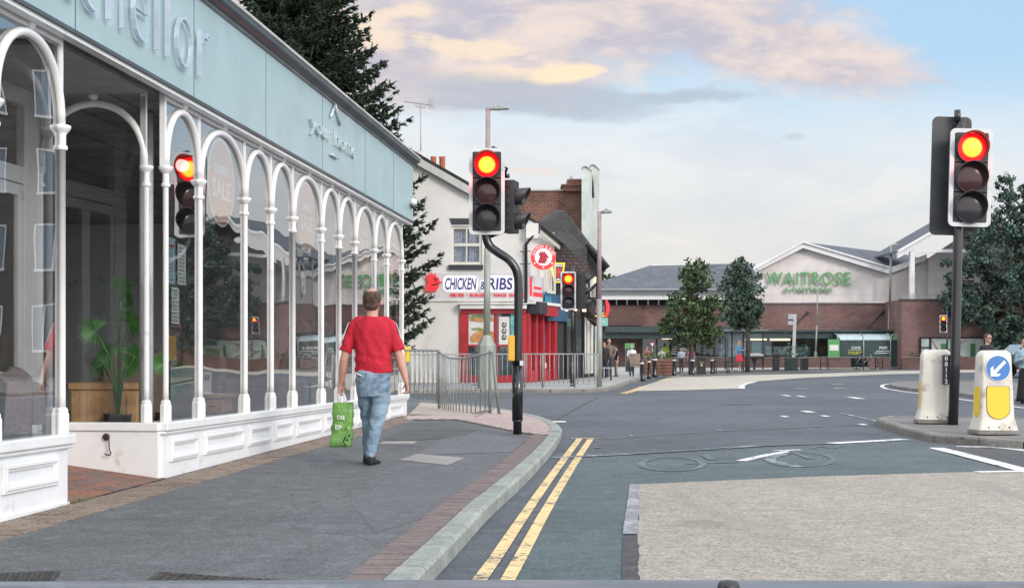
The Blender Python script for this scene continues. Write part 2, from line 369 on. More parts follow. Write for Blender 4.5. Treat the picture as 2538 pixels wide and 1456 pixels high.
def kerb(name,P,m,w=.14,h=.12,side=1,joint=True,step=.9,drop=None):
    """kerb stones along polyline P (road side), body to side; separate stones meshed with little gaps"""
    Q=resample(P,step); mb=MB()
    I=offs(Q,w*side)
    for i in range(len(Q)-1):
        g=.022 if joint else 0
        a,b=Q[i],Q[i+1]; c,d=I[i],I[i+1]; t=(b-a); 
        if t.length<.02: continue
        e=t.normalized()*g/2
        hh=[h+random.uniform(-.003,.003)]*2
        j=random.uniform(-.006,.006)
        a2,b2,c2,d2=a+e,b-e,c+e,d-e
        n=(a-c).normalized(); ba=a2-n*.022; bb=b2-n*.022
        V=[(a2.x,a2.y,-.03),(b2.x,b2.y,-.03),(b2.x,b2.y,hh[1]-.025),(a2.x,a2.y,hh[0]-.025),(ba.x,ba.y,hh[0]+j*.3),(bb.x,bb.y,hh[1]+j*.3),(c2.x,c2.y,hh[0]),(d2.x,d2.y,hh[1]),(c2.x,c2.y,-.03),(d2.x,d2.y,-.03)]
        mb.add(V,[(0,1,2,3),(3,2,5,4),(4,5,7,6),(6,7,9,8),(0,3,4,6,8),(1,9,7,5,2)])
    return struct(mb.build(name,m))
random.seed(4)
# near pavement kerb, traced where the stones meet the road
kp=[(900,1600),(1077,1433),(1134.5,1371),(1214,1278),(1291,1211),(1364,1131),(1390,1090),(1394,1077),(1380,1064),(1351,1050),(1297,1036),(1236,1024),(1179,1017),(1090,1010),(1010,1004)]
KP=[G(*p) for p in kp]; e=KP[1]-KP[2]; KP=[KP[1]+e.normalized()*12]+KP[1:]
e=(KP[-1]-KP[-2]).normalized(); KP.append(KP[-1]+Vector((-1,.05,0))*16)
KP=smooth2(KP,2); kerb('kerb',KP,M['granite'],.15,.115,side=1)
I1=offs(KP,.162); I2=offs(KP,.37)
PZ=.1
mb=MB(); mb.poly([(p.x,p.y,PZ) for p in I1]+[(-24,KP[-1].y,PZ),(-24,KP[0].y,PZ)]); pav=struct(mb.build('pavement',M['pave'])); up(pav)
# brick course inside the kerb as separate bricks
mb=MB(); Q=resample([p for p in I1 if True],.108); Qo=offs(Q,.205)
for i in range(len(Q)-1):
    if Q[i].y>21.6: break
    a,b,c,d=Q[i],Q[i+1],Qo[i+1],Qo[i]; e=(b-a)*.05
    a,b,c,d=a+e,b-e,c-e,d+e; zz=PZ+.008+random.uniform(-.002,.002)
    mb.add([(a.x,a.y,zz),(b.x,b.y,zz),(c.x,c.y,zz),(d.x,d.y,zz),(a.x,a.y,.08),(b.x,b.y,.08),(c.x,c.y,.08),(d.x,d.y,.08)],[(0,1,2,3),(0,4,5,1),(2,6,7,3),(1,5,6,2),(0,3,7,4)])
struct(mb.build('brick_course',M['brickband']))
# tactile paving at the corner: ribs
tp=[G(1000,1040,PZ),G(1130,1040,PZ),G(1180,1050,PZ),G(1290,1073,PZ),G(1362,1080,PZ),G(1383,1073,PZ),G(1345,1054,PZ),G(1290,1040,PZ),G(1180,1026,PZ),G(1090,1021,PZ),G(1008,1016,PZ)]
def inset_clip(): pass
OUT=[p for p in I1 if p.y>19.6 and p.x>-2.05]
tp=OUT+[G(1000,1040,PZ),G(1130,1040,PZ),G(1180,1050,PZ),G(1290,1073,PZ),G(1362,1080,PZ)]
mb=MB(); mb.poly([(p.x,p.y,PZ+.004) for p in tp]); up(struct(mb.build('corner_paving',M['tactgrey'])))
tp2=[G(1000,1042,PZ),G(1180,1051,PZ),G(1290,1074,PZ),G(1360,1081,PZ),G(1381,1074,PZ),G(1345,1056,PZ),G(1275,1040,PZ),G(1215,1037,PZ),G(1190,1044,PZ),G(1100,1034,PZ),G(1000,1033,PZ)]
def inpoly(x,y,P):
    c=False;n=len(P)
    for i in range(n):
        a,b=P[i],P[(i+1)%n]
        if (a.y>y)!=(b.y>y) and x<(b.x-a.x)*(y-a.y)/(b.y-a.y)+a.x: c=not c
    return c
tp2=[p for p in OUT if p.x>-.45]+[G(1175,1034,PZ),G(1100,1031,PZ),G(1000,1031,PZ),G(1000,1040,PZ),G(1130,1040,PZ),G(1180,1050,PZ),G(1290,1073,PZ),G(1362,1080,PZ)]
mb=MB(); mb.poly([(p.x,p.y,PZ+.008) for p in tp2]); up(struct(mb.build('tactile_base',mat('tactile_groove',(.10,.06,.058),.9))))
mb=MB()
d1=Vector((.42,.907)); d2=Vector((.907,-.42)); o0=G(1190,1058,PZ)
for i in range(-50,50):
    c=Vector((o0.x,o0.y))+d2*i*.19
    run=[]
    for j in range(-160,160):
        p=c+d1*j*.05
        if inpoly(p.x,p.y,tp2): run.append(p)
        elif run:
            if len(run)>1:
                a,b=run[0],run[-1]; h=d2*.06; mb.add([(*(a-h),PZ+.009),(*(a+h),PZ+.009),(*(b+h),PZ+.009),(*(b-h),PZ+.009),(*(a-h*.7),PZ+.018),(*(a+h*.7),PZ+.018),(*(b+h*.7),PZ+.018),(*(b-h*.7),PZ+.018)],[(4,5,6,7),(0,1,5,4),(1,2,6,5),(2,3,7,6),(3,0,4,7)])
            run=[]
struct(mb.build('tactile_ribs',M['tact']))
# patches, covers
def quadpx(name,pts,m,z,dz=.004,rag=.012):
    mb=MB(); P=[Vector(G(x,y,z)[:2]) for x,y in pts]; P.append(P[0]); Q=[]
    for a,b in zip(P[:-1],P[1:]):
        n=max(1,min(60,int((b-a).length/.12))) if a.y<26 else 1; nr=Vector((-(b-a).y,(b-a).x)); nr=nr.normalized() if nr.length>0 else nr
        Q+=[a.lerp(b,i/n)+nr*(random.uniform(-rag,rag) if i else 0) for i in range(n)]
    mb.poly([(p.x,p.y,z+dz) for p in Q]); return up(struct(mb.build(name,m)))
quadpx('paving_slab',[(986,1139),(1034,1124),(1150,1134),(1110,1152)],M['slab'],PZ)
quadpx('paving_slab',[(938,1100),(950,1093),(1035,1092),(1025,1100)],M['slab'],PZ)
quadpx('pavement_patch',[(1030,1127),(1110,1078),(1190,1070),(1300,1090),(1270,1120)],groundmat('patch_a',(.115,.118,.13),(.15,.15,.165),(.25,.25,.27),(.06,.06,.07),70,.8),PZ,.0035)
quadpx('pavement_patch',[(960,1180),(1070,1150),(1220,1165),(1120,1260),(930,1320),(880,1260)],groundmat('patch_b',(.1,.1,.11),(.13,.13,.145),(.25,.25,.27),(.05,.05,.06),70,.8),PZ,.002)
quadpx('pavement_patch',[(950,1090),(1010,1062),(1180,1064),(1150,1080),(1040,1090)],groundmat('patch_c',(.075,.085,.09),(.095,.105,.11),(.2,.2,.22),(.04,.045,.05),70,.8),PZ,.005)
def coverpx(pts,label,grp=None):
    P=[G(x,y,PZ) for x,y in pts]; c=sum(P,Vector())/4; t=thing('manhole_cover',label,'manhole cover',(c.x,c.y,PZ+.004),0,grp)
    mb=MB(); mb.prism([(p.x-c.x,p.y-c.y,0) for p in P],(0,0,.008)); mb.build('frame',M['iron'],t)
    mb=MB(); u=(P[1]-P[0]); v=(P[3]-P[0]); nu=int(u.length/.05); nv=int(v.length/.05)
    for i in range(1,nu):
        for j in range(1,nv):
            q=P[0]+u*(i/nu)+v*(j/nv)-c; s=.016
            mb.box(q.x-s,q.x+s,q.y-s,q.y+s,.008,.013)
    mb.build('tread',M['iron'],t)
coverpx([(330,1462),(395,1420),(690,1442),(665,1485)],'dark iron cover with raised grid set in the pavement beside the recessed shop door')
coverpx([(-40,1425),(150,1418),(110,1470),(-80,1480)],'blue grey iron cover at the foot of the near shop window, by the picture corner')
# setts along the shop foot are built with the shop
# carriageway surfaces
quadpx('cycle_surface',[(1330,1480),(1120,1640),(1700,1640),(1700,1480),(1690,1500)],M['green'],0,.002) if False else None
quadpx('cycle_surface',[(1180,1620),(1330,1330),(1400,1139),(2240,1092),(2310,1110),(2480,1170),(2900,1172),(2900,1640)],M['green'],0,.004)
quadpx('buff_surface',[(1584,1640),(1580,1201),(2000,1182),(2537,1166),(2990,1158),(3400,1640)],M['cream'],0,.008)
quadpx('edge_strip',[(1543,1326),(1560,1201),(1583,1201),(1580,1326)],M['mottle'],0,.012,.003)
quadpx('edge_strip',[(1534,1640),(1543,1330),(1580,1330),(1582,1640)],M['dark_strip'],0,.010,.003)
def line(pts,w,m,z=.009,nm='road_marking'):
    P=smooth2([G(x,y) for x,y in pts],1) if len(pts)>2 else [Vector(G(x,y)[:2]) for x,y in pts]
    A=offs(P,w/2);B=offs(P,-w/2); mb=MB()
    for i in range(len(P)-1): mb.add([(A[i].x,A[i].y,z),(B[i].x,B[i].y,z),(B[i+1].x,B[i+1].y,z),(A[i+1].x,A[i+1].y,z)],[(0,1,2,3)])
    o=struct(mb.build(nm,m)); 
    return up(o)
line([(1060,1600),(1196,1432),(1300,1275),(1375,1168),(1436,1087)],.085,M['yellow'])
line([(1160,1600),(1263,1432),(1355,1260),(1425,1145),(1464,1087)],.085,M['yellow'])
line([(1415,1087),(1475,1087)],.08,M['yellow'],.011)
line([(1372,1135),(1560,1125)],.16,M['worn'],.010); line([(1560,1125),(1780,1112)],.16,M['vworn'],.010)
line([(1790,1111),(1880,1105)],.2,M['worn'],.010); line([(1880,1105),(2060,1099)],.16,M['vworn'],.010); line([(2060,1099),(2242,1089)],.22,M['white'],.010)
line([(2318,1110),(2400,1130),(2560,1172)],.2,M['white'],.010); line([(2370,1107),(2470,1108),(2590,1122)],.2,M['white'],.010)
line([(2420,1171),(2600,1168)],.16,M['white'],.013)
quadpx('hatched_area',[(2330,1110),(2380,1106),(2700,1125),(2900,1172),(2560,1170)],groundmat('dark_infill',(.055,.055,.065),(.075,.075,.085),(.18,.18,.19),(.03,.03,.03),60,.6),0,.006)
# worn bicycle emblem
def ring(cx,cy,rx,ry,m,w,a0=0,a1=360):
    line([(cx+rx*math.cos(R(a)),cy+ry*math.sin(R(a))) for a in range(a0,a1+1,15)],w,m,.0095)
ring(1665,1151,76,17,M['vworn'],.07); ring(1985,1140,80,17,M['vworn'],.07)
line([(1835,1143),(1890,1130),(1960,1118)],.13,M['white'],.0105); line([(1920,1118),(1985,1115)],.13,M['white'],.0105)
line([(1905,1140),(1915,1131),(1945,1126)],.15,M['worn'],.0105); line([(1905,1141),(1940,1150),(1980,1158)],.14,M['worn'],.0105)
line([(1960,1119),(2010,1138)],.08,M['vworn'],.0105); line([(1745,1128),(1765,1140)],.1,M['vworn'],.0105); line([(1700,1150),(1830,1146)],.08,M['vworn'],.0105)
line([(2010,1112),(2030,1104),(2060,1112),(2090,1104)],.06,M['vworn'],.0105)
for (px,py,w,h) in [(1782,1066,16,2),(1944,1032,14,3),(2044,1031,15,3),(2025,1057,11,2),(2138,1052,18,3),(1565,1080,12,2),(1630,1036,10,1),(1480,1110,14,2),(2001,1020,22,4),(1380,1045,44,3),(1948,980,14,3),(1985,982,14,3),(2080,962,30,2),(2075,952,30,2),(2120,986,22,4),(1985,963,30,2)]:
    DD=EYE*F/(py-HY); line([(px-w/2,py),(px+w/2,py)],h*DD*DD/(EYE*F),M['white'] if h>2 else M['worn'],.009)
line([(2085,1024),(2190,1048)],.1,M['worn'])
line([(1290,1080+0),(1360,1050),(1440,1005),(1480,985)],.04,M['dark_strip'],.005,'tar_seam')
line([(1790,1002),(1860,1003)],.35,M['dark_strip'],.005,'tar_seam')
line([(1500,1088),(1700,1072),(2000,1058),(2170,1052)],.1,M['vworn'],.005)
# ---- far pavement and its kerb
fk=[(700,990),(1010,974),(1240,972),(1380,973),(1480,972),(1525,966),(1560,951),(1600,939),(1640,930),(1690,925),(1800,923),(2000,917),(2200,914),(2537,910)]
FK=[G(*p) for p in fk]; FK=[Vector((-60,FK[0].y+2,0))]+FK+[FK[-1]+Vector((60,4,0))]
FKs=smooth2(FK,2); kerb('far_kerb',FKs,M['kerbconc'],.15,.115,side=1,step=1.0)
I3=offs(FKs,.15)
mb=MB(); mb.poly([(p.x,p.y,PZ) for p in I3]+[(120,140,PZ),(-60,140,PZ)]); fp=struct(mb.build('far_pavement',M['ppave'])); up(fp)
# buff lane by the far kerb
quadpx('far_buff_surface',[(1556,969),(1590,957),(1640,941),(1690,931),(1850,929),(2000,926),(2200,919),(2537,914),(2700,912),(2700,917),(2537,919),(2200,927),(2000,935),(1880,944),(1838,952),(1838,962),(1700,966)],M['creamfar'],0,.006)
quadpx('lay_by_surface',[(1648,938),(1690,933),(1850,929),(2000,923.5),(2200,918),(2200,914.8),(2000,918.2),(1800,924.2),(1690,926.8),(1650,932)],groundmat('old_asph',(.10,.095,.095),(.14,.135,.13),(.2,.2,.2),(.05,.05,.05),20,.4),0,.010)
line([(1538,975),(1565,968),(1590,958)],.09,M['yellow'],.012); line([(1548,976),(1577,968),(1602,957)],.09,M['yellow'],.012)
line([(1632,945),(1655,937),(1685,931)],.12,M['yellow'],.012)
line([(1838,963),(1838,953),(1870,946)],.2,M['white'],.012)
# ------------------------------------------------------------ near furniture shop
D0=1.2*F/(1187-860); P0=Vector((XD(405,D0),D0)); D1=D0*1.936; P1=Vector((XD(1005,D1),D1))
sd2=(P1-P0); SL=sd2.length; sd2.normalize(); SANG=math.atan2(sd2.y,sd2.x); TILT=.14/SL
def S(px):
    m=(px-CX)/F; return (P0.x-m*P0.y)/(m*sd2.y-sd2.x)
def tl(mb): return mb.xf(lambda p:(p.x,p.y,p.z-TILT*p.x))
GZ=.1; SILL=.62; FB=3.63; FT=4.63; SPR=2.95
M['wpaint']=mat('white_gloss_paint',(.77,.78,.79),.28,0,.05,1.5,.08,8,coat=.2,dirt=((.46,.44,.41),4,.57))
M['wpaint2']=mat('white_plinth_paint',(.74,.76,.79),.35,0,.05,1.5,.1,10,dirt=((.42,.40,.36),3,.56))
M['teal']=mat('pale_teal_panel',(.32,.44,.46),.38,0,.06,.8,0,1,dirt=((.27,.375,.39),1.2,.5))
M['gap']=mat('panel_gap',(.09,.14,.15),.8); M['chrome']=mat('brushed_steel',(.66,.70,.80),.3,.6,.1,4)
M['lead']=mat('grey_gutter',(.15,.165,.175),.45,.0,.2,2); M['darkgut']=mat('dark_gutter',(.045,.055,.065),.4,.0,.3,2)
M['roofedge']=mat('pale_roof_edge',(.42,.42,.41),.7,0,.15,2)
M['shopglass']=glassmat('shop_glass',.2,(.8,.82,.83),.011,.5,1.8)
M['intwall']=mat('interior_wall',(.2,.195,.19),.9); M['intfloor']=mat('interior_floor',(.26,.22,.18),.7); M['intceil']=brickmat('ceiling_tiles',(.33,.33,.33),(.3,.3,.3),(.16,.16,.16),.6,.6,'XY',off=0,mort=.02)
shop=thing('furniture_shop','long white arcaded shopfront with pale teal fascia, steel lettering and recessed door on the left','shop',(P0.x,P0.y,0),SANG)
XE=SL+.12; XL0=-9.0; RX=S(170)-.02    # local extents; recess from RX to 0
RD=1.15
# plinth, left and right runs
def plinth(x0,x1,name='plinth'):
    mb=MB(); mb.box(x0,x1,0,.16,.02,SILL-.1)
    mb.box(x0,x1,-.018,.02,.02,GZ+.0); tl(mb); return mb.build(name,M['wpaint2'],shop)
plinth(0,XE); plinth(XL0,RX)
def sill(x0,x1,e0=0,e1=0):
    mb=MB(); mb.box(x0-e0,x1+e1,-.05,.2,SILL-.08,SILL); mb.box(x0-e0,x1+e1,-.03,.18,SILL-.112,SILL-.082); tl(mb); mb.build('sill',M['wpaint'],shop,bevel=.012)
sill(0,XE,.03,.03); sill(XL0,RX,0,.05)
def sill_y(x,y0,y1,w=.1):
    mb=MB(); mb.box(x-w,x+w,y0,y1,SILL-.08,SILL-.002); mb.box(x-w+.02,x+w-.02,y0,y1,.02,SILL-.082); tl(mb); mb.build('sill',M['wpaint'],shop,bevel=.01)
sill_y(-.02,.02,RD,.07); sill_y(RX+.05,.21,RD,.07)
# columns along the front
colpx=[495.7,607.7,673,727,798,841.6,881,929,960,997]
cs=[.06]+[S(p) for p in colpx]; 
csL=[RX-.1]+[RX-.1-d for d in (1.12,2.65,3.75,4.85,6.4,7.5)]
def column(x,y=-.0,rx=.036,parent=shop):
    mb=MB(); rx=.026
    mb.lathe([(.0,SILL),(.054,SILL),(.054,SILL+.15),(.046,SILL+.165),(.046,SILL+.185),(.034,SILL+.2)],(x,y,0),8,smooth=False)
    mb.lathe([(rx+.002,SILL+.19),(rx,SILL+.3),(rx,SPR-.19)],(x,y,0),14)
    mb.lathe([(rx,SPR-.19),(.040,SPR-.185),(.042,SPR-.17),(.040,SPR-.155),(rx+.003,SPR-.15),(rx+.003,SPR-.07)],(x,y,0),14,smooth=False)
    mb.lathe([(rx+.003,SPR-.07),(.046,SPR-.05),(.062,SPR-.03),(.066,SPR-.02),(.066,SPR-.004),(.05,SPR+.004),(.0,SPR+.005)],(x,y,0),14)
    mb.box(x-.022,x+.022,y+.0,y+.05,SPR,FB)
    tl(mb); mb.build('column',M['wpaint'],parent)
for x in cs: column(x)
for x in csL: column(x)
column(.0,.16); column(-.03,RD); column(RX+.03,.16)
def arch(p0,p1,parent=shop):
    """elliptical arch between two capitals, with ball finial"""
    p0=Vector(p0);p1=Vector(p1); c=(p0+p1)/2; a=(p1-p0)/2; h=.57
    mb=MB(); pts=[]; Nn=22
    for i in range(Nn+1):
        t=math.pi*i/Nn; cx=-math.cos(t); sz=math.sin(t)
        pts.append((c.x+a.x*cx*.97,c.y+a.y*cx*.97,SPR+h*(sz**.86)))
    mb.tube(pts,.033,10); 
    mb.tube([(q[0],q[1],q[2]+.0) for q in pts],.04,8) if False else None
    mb.sphere((c.x,c.y,SPR+h+.07),.045,0,10); tl(mb); mb.build('arch',M['wpaint'],parent)
bays=[]
for a,b in zip(cs[:-1],cs[1:]): arch((a,0,0),(b,0,0)); bays.append((a,b))
for a,b in zip(csL[1:],csL[:-1]): arch((a,0,0),(b,0,0)); bays.append((a,b))
arch((0,.16,0),(-.03,RD,0)); arch((RX+.03,.16,0),(RX+.03,RD,0))
# glass panes, one per bay
for a,b in bays:
    mb=MB(); mb.box(a,b,.014,.02,SILL,FB); tl(mb); mb.build('window_pane',M['shopglass'],shop)
    mb=MB(); mb.box(a,b,.001,.06,FB-.07,FB-.002); tl(mb); mb.build('window_head',M['wpaint'],shop)
M['retglass']=glassmat('door_glass',.07,(.95,.96,.96),0,1,4)
mb=MB(); mb.box(-.022,-.016,.16,RD,SILL,FB-.05); tl(mb); mb.build('window_pane',M['retglass'],shop)
mb=MB(); mb.box(RX+.03,RX+.036,.16,RD,SILL,FB-.05); tl(mb); mb.build('window_pane',M['retglass'],shop)
# plinth panels under each bay
for a,b in bays:
    a2=a+.10; b2=b-.10; z0,z1=SILL-.37,SILL-.15
    if b2-a2<.25: continue
    mb=MB(); 
    for k_,(d,h) in enumerate([(0,.022),(.028,.034),(.055,.018)]):
        x0,x1,y0,y1=a2+d,b2-d,z0+d*.8,z1-d*.8; t=.026
        mb.box(x0,x1,-h,0,y0,y0+t);mb.box(x0,x1,-h,0,y1-t,y1);mb.box(x0,x0+t,-h+.001,0,y0+t,y1-t);mb.box(x1-t,x1,-h+.001,0,y0+t,y1-t)
    tl(mb); mb.build('moulded_panel',M['wpaint'],shop,bevel=.004)
# fascia
mb=MB(); mb.box(XL0,XE,-.1,.02,FB+.03,FT); tl(mb); fas=mb.build('fascia',M['teal'],shop)
mb=MB(); 
for px in (-150,155,455,637,780,888,960): x=S(px) if px>0 else S(155)-2.3; mb.box(x-.006,x+.006,-.1025,-.098,FB+.03,FT)
tl(mb); mb.build('panel_joint',M['gap'],fas)
mb=MB(); mb.box(XL0,XE,-.13,.1,FB-.0,FB+.028); tl(mb); mb.build('fascia_trim',M['darkgut'],shop)
mb=MB(); mb.box(XL0,XE,-.105,-.02,FB-.035,FB-.001); tl(mb); mb.build('fascia_trim',M['wpaint'],shop)
mb=MB(); mb.box(XE,XE+.06,-.1,3.5,FB,FT); tl(mb); mb.build('fascia',M['teal'],shop)
# cornice and gutter
def ext(prof,m,name,x0=XL0,x1=XE+.14):
    mb=MB(); L=len(prof); vs=[(x0,p[0],p[1]) for p in prof]+[(x1,p[0],p[1]) for p in prof]
    mb.add(vs,[list(range(L)),list(range(L,2*L))[::-1]]+[[i,(i+1)%L,L+(i+1)%L,L+i] for i in range(L)]); tl(mb); return mb.build(name,m,shop)
ext([(.05,FT),(-.105,FT),(-.125,FT+.018),(-.125,FT+.035),(.05,FT+.035)],M['lead'],'cornice')
ext([(.0,FT+.036),(-.13,FT+.036),(-.16,FT+.05),(-.175,FT+.075),(-.215,FT+.085),(-.22,FT+.13),(0,FT+.13)],M['darkgut'],'gutter')
ext([(.4,FT+.20),(.4,FT+.132),(-.215,FT+.132),(-.235,FT+.14),(-.235,FT+.17),(0,FT+.20)],M['roofedge'],'roof_edge')
# roof and shell of the shop
mb=MB(); mb.box(XL0,XE,.41,7,FT+.1,FT+.2); tl(mb); mb.build('roof',M['roofedge'],shop)
mb=MB(); mb.box(XL0,XE,6.9,7.0,.02,FT+.2); mb.box(XL0-.2,XL0,0,7,.02,FT+.3); mb.box(XE-.1,XE,1.3,6.9,.02,FT); tl(mb); mb.build('wall',M['intwall'],shop)
mb=MB(); mb.box(XE-.09,XE-.02,.12,1.3,SILL,FB); tl(mb); mb.build('window_pane',M['shopglass'],shop)
mb=MB(); mb.box(XE-.12,XE,.16,1.3,.02,SILL-.005); mb.box(XE-.12,XE,1.3,7,.02,FT); tl(mb); mb.build('side_wall',M['wpaint2'],shop)
mb=MB(); mb.box(.03,XE-.13,.17,6.89,.2,.3);mb.box(XL0,RX-.05,.17,6.89,.2,.3);mb.box(RX-.05,.03,RD+.1,6.89,.2,.3); tl(mb); mb.build('floor',M['intfloor'],shop)
mb=MB(); mb.box(XL0,XE-.13,.12,6.89,FB+.02,FB+.12); tl(mb); mb.build('ceiling',M['intceil'],shop)
mb=MB(); mb.box(RX+.05,-.05,.11,RD,FB-.03,FB+.015); tl(mb); mb.build('porch_soffit',mat('soffit_grey',(.3,.3,.3),.8),shop)
# inner partition + door
mb=MB(); mb.box(RX-.02,RX+.3,RD,RD+.08,.25,3.45);mb.box(-.36,.02,RD,RD+.08,.25,3.45);mb.box(RX+.3,-.36,RD+.001,RD+.079,2.75,2.9);mb.box(RX-.02,.02,RD+.002,RD+.078,3.45,FB-.03); tl(mb); mb.build('door_frame',M['wpaint'],shop,bevel=.006)
door=None
mb=MB(); x0,x1=RX+.31,-.37; mid=(x0+x1)/2
for a,b in ((x0,mid-.005),(mid+.005,x1)):
    mb=MB(); mb.box(a,a+.09,RD+.01,RD+.06,.3,2.74);mb.box(b-.09,b,RD+.01,RD+.06,.3,2.74);mb.box(a+.09,b-.09,RD+.012,RD+.058,.3,.52);mb.box(a+.09,b-.09,RD+.012,RD+.058,2.64,2.74)
    tl(mb); d_=mb.build('door',M['wpaint'],shop,bevel=.005)
    mb=MB(); mb.box(a+.09,b-.09,RD+.03,RD+.036,.52,2.64); tl(mb); mb.build('door_pane',M['retglass'],d_)
    mb=MB(); hx=b-.06 if a==x0 else a+.06; mb.tube([(hx,RD-.03,1.15),(hx,RD-.05,1.2),(hx,RD-.05,1.5),(hx,RD-.03,1.55)],.012,8); tl(mb); mb.build('handle',M['chrome'],d_)
mb=MB(); mb.box(RX-.15,-.0,.0,RD+.1,.28,.30) if False else None
# tiled ramp in the recess
M['tiles']=brickmat('quarry_tiles',(.34,.13,.075),(.17,.13,.12),(.1,.08,.07),.22,.11,'XY',rot=R(45),mort=.008,bump=.2,var=.3)
mb=MB(); mb.add([(RX-.02,-.02,.112),(.02,-.02,.112),(.02,RD+.1,.28),(RX-.02,RD+.1,.28)],[(0,1,2,3)]); mb.build('porch_floor',M['tiles'],shop)
# interior round post behind return window
c=W(362,860,14.4); lx=(Vector((c.x,c.y))-P0).dot(sd2); ly=(Vector((c.x,c.y))-P0).dot(Vector((-sd2.y,sd2.x)))
mb=MB(); mb.lathe([(.07,.3),(.07,FB)],(lx,ly,0),14); tl(mb); mb.build('inner_post',M['wpaint'],shop)
# door hook on the return plinth
mb=MB(); hk=Vector((-.092,.5,.49)); mb.lathe([(.001,0),(.03,0),(.034,.006),(.02,.012),(.001,.013)],(0,0,0),12,T=TM(hk,0)@Matrix.Rotation(R(-90),4,'Y'))
mb.tube([hk+Vector((-.01,0,0)),hk+Vector((-.02,-.03,-.02)),hk+Vector((-.02,-.035,-.12)),hk+Vector((-.02,-.05,-.14)),hk+Vector((-.02,-.04,-.165)),hk+Vector((-.02,-.0,-.16)),hk+Vector((-.02,.012,-.15))],.006,6)
mb.build('door_hook',mat('rusty_iron',(.06,.045,.04),.6,.4),shop)
# lettering
def letters(s,x0,x1,z0,z1,y,m,nm,parent,depth=.03,off=0.,space=1.0,label=None):
    mb=text_mesh(s,x1-x0,z1-z0,depth,space=space,off=off); mb.xf(lambda p:(p.x+(x0+x1)/2,p.y+y,p.z+(z0+z1)/2)); tl(mb); return mb.build(nm,m,parent,label,fix=False)
# x-height .49 m; ascender letters reach higher
xr=S(478); xc=S(207)
u=(xr-xc)/3.55
lt=text_mesh('batchellor',None,None,.04,space=1.08,off=-.032)
xs=[p.x for p in lt.v]; zs=[p.z for p in lt.v]; wv=max(xs)-min(xs); hv=max(zs)-min(zs)
W_=( -S(207)+S(478) )/ .595   # width of the whole word from the width of 'chellor'
sx=W_/wv; sz=.71/hv
lt.xf(lambda p:((p.x-max(xs))*sx+xr,p.y-.145,(p.z-min(zs))*sz+3.86)); tl(lt)
lt.build('sign_lettering',M['chrome'],fas,'large thin steel letters batchellor',fix=False)
M['steel2']=mat('pale_steel',(.62,.72,.74),.3,.5,.1,4)
sA,sB=S(745),S(858)
letters('your home',sA,sB,4.02,4.28,-.125,M['steel2'],'sign_lettering',fas,.04,-.008,1.1,'small steel letters your home')
mb=MB(); cx=(sA+sB)/2+.05
for a,b in (((cx-.26,4.42),(cx,4.64)),((cx,4.64),(cx+.30,4.40))): mb.tube([(a[0],-.125,a[1]),(b[0],-.125,b[1])],.02,6)
mb.tube([(cx-.25,-.125,3.93),(cx+.16,-.125,3.93)],.018,6); tl(mb); mb.build('roof_emblem',M['steel2'],fas)
# SALE discs behind glass
M['peach']=mat('peach_vinyl',(.62,.28,.13),.6,0,.05); M['vwhite']=mat('white_vinyl',(.75,.75,.74),.6,0,.03)
wide=[b for b in bays if b[1]-b[0]>1.3]
lab=['peach summer sale disc inside the widest near arch, left of the reflected signal','peach sale disc inside the second wide arch of the shop window','peach sale disc inside the third wide arch, above the walking man','peach sale disc at the near end of the shopfront']
n_=0
for (a,b) in wide:
    if a<-1.5 : continue
    c=(a+b)/2; t=thing('sale_disc',lab[min(n_,3)],'window sticker',(P0.x,P0.y,0),SANG,'sale discs stuck in the wide arches'); n_+=1
    mb=MB(); mb.lathe([(.46,0),(.46,.002)],(c,.026,3.02),32,axis='Y'); tl(mb); mb.build('disc_edge',M['vwhite'],t)
    mb=MB(); mb.lathe([(.43,0),(.43,.002)],(c,.0235,3.02),32,axis='Y'); tl(mb); mb.build('disc',M['peach'],t)
    for s_,w,z0,z1 in (('SUMMER',.5,3.1,3.2),('SALE',.62,2.85,3.04)):
        mb=text_mesh(s_,w,z1-z0,.001,off=.01); mb.xf(lambda p:(p.x+c,p.y+.0225,p.z+(z0+z1)/2)); tl(mb); mb.build('lettering',M['vwhite'],t,fix=False)
# paper notices
M['paper']=mat('paper',(.72,.74,.75),.8,0,.04); M['ink']=mat('grey_print',(.25,.27,.3),.8,0,0); M['redink']=mat('red_print',(.5,.05,.06),.8,0,0); M['bluep']=mat('pale_blue_paper',(.45,.6,.68),.8,0,.04)
def notice(px0,px1,py0,py1,label,kind=0,mt=None):
    s0,s1=S(px0),S(px1); c=(s0+s1)/2; D=P0.y+c*sd2.y; z0=ZD(py1,D)+TILT*c; z1=ZD(py0,D)+TILT*c
    t=thing('paper_notice',label,'notice',(P0.x,P0.y,0),SANG)
    mb=MB(); mb.box(s0,s1,.026,.028,z0,z1); tl(mb); mb.build('sheet',mt or M['paper'],t)
    mb=MB(); h=z1-z0; w=s1-s0; random.seed(int(px0))
    z=z1-.08*h
    while z>z0+.08*h:
        mb.box(s0+w*.12,s0+w*random.uniform(.5,.88),.0235,.0255,z-.008,z); z-=.035
    tl(mb); mb.build('print',M['ink'],t)
    if kind: mb=MB(); mb.box(s0+w*.15,s1-w*.15,.0215,.0235,z1-.2*h,z1-.14*h); tl(mb); mb.build('heading',M['redink'],t)
notice(416,441,588,702,'pale blue notice with red heading in the first window right of the door',1,M['bluep'])
notice(447,467,606,706,'white notice with small picture beside the pale blue one in the shop window')
notice(432,451,712,802,'long white paper strip below the two notices in the shop window')
notice(752,762,674,728,'white sheet taped in the shop window left of the walking man',0)
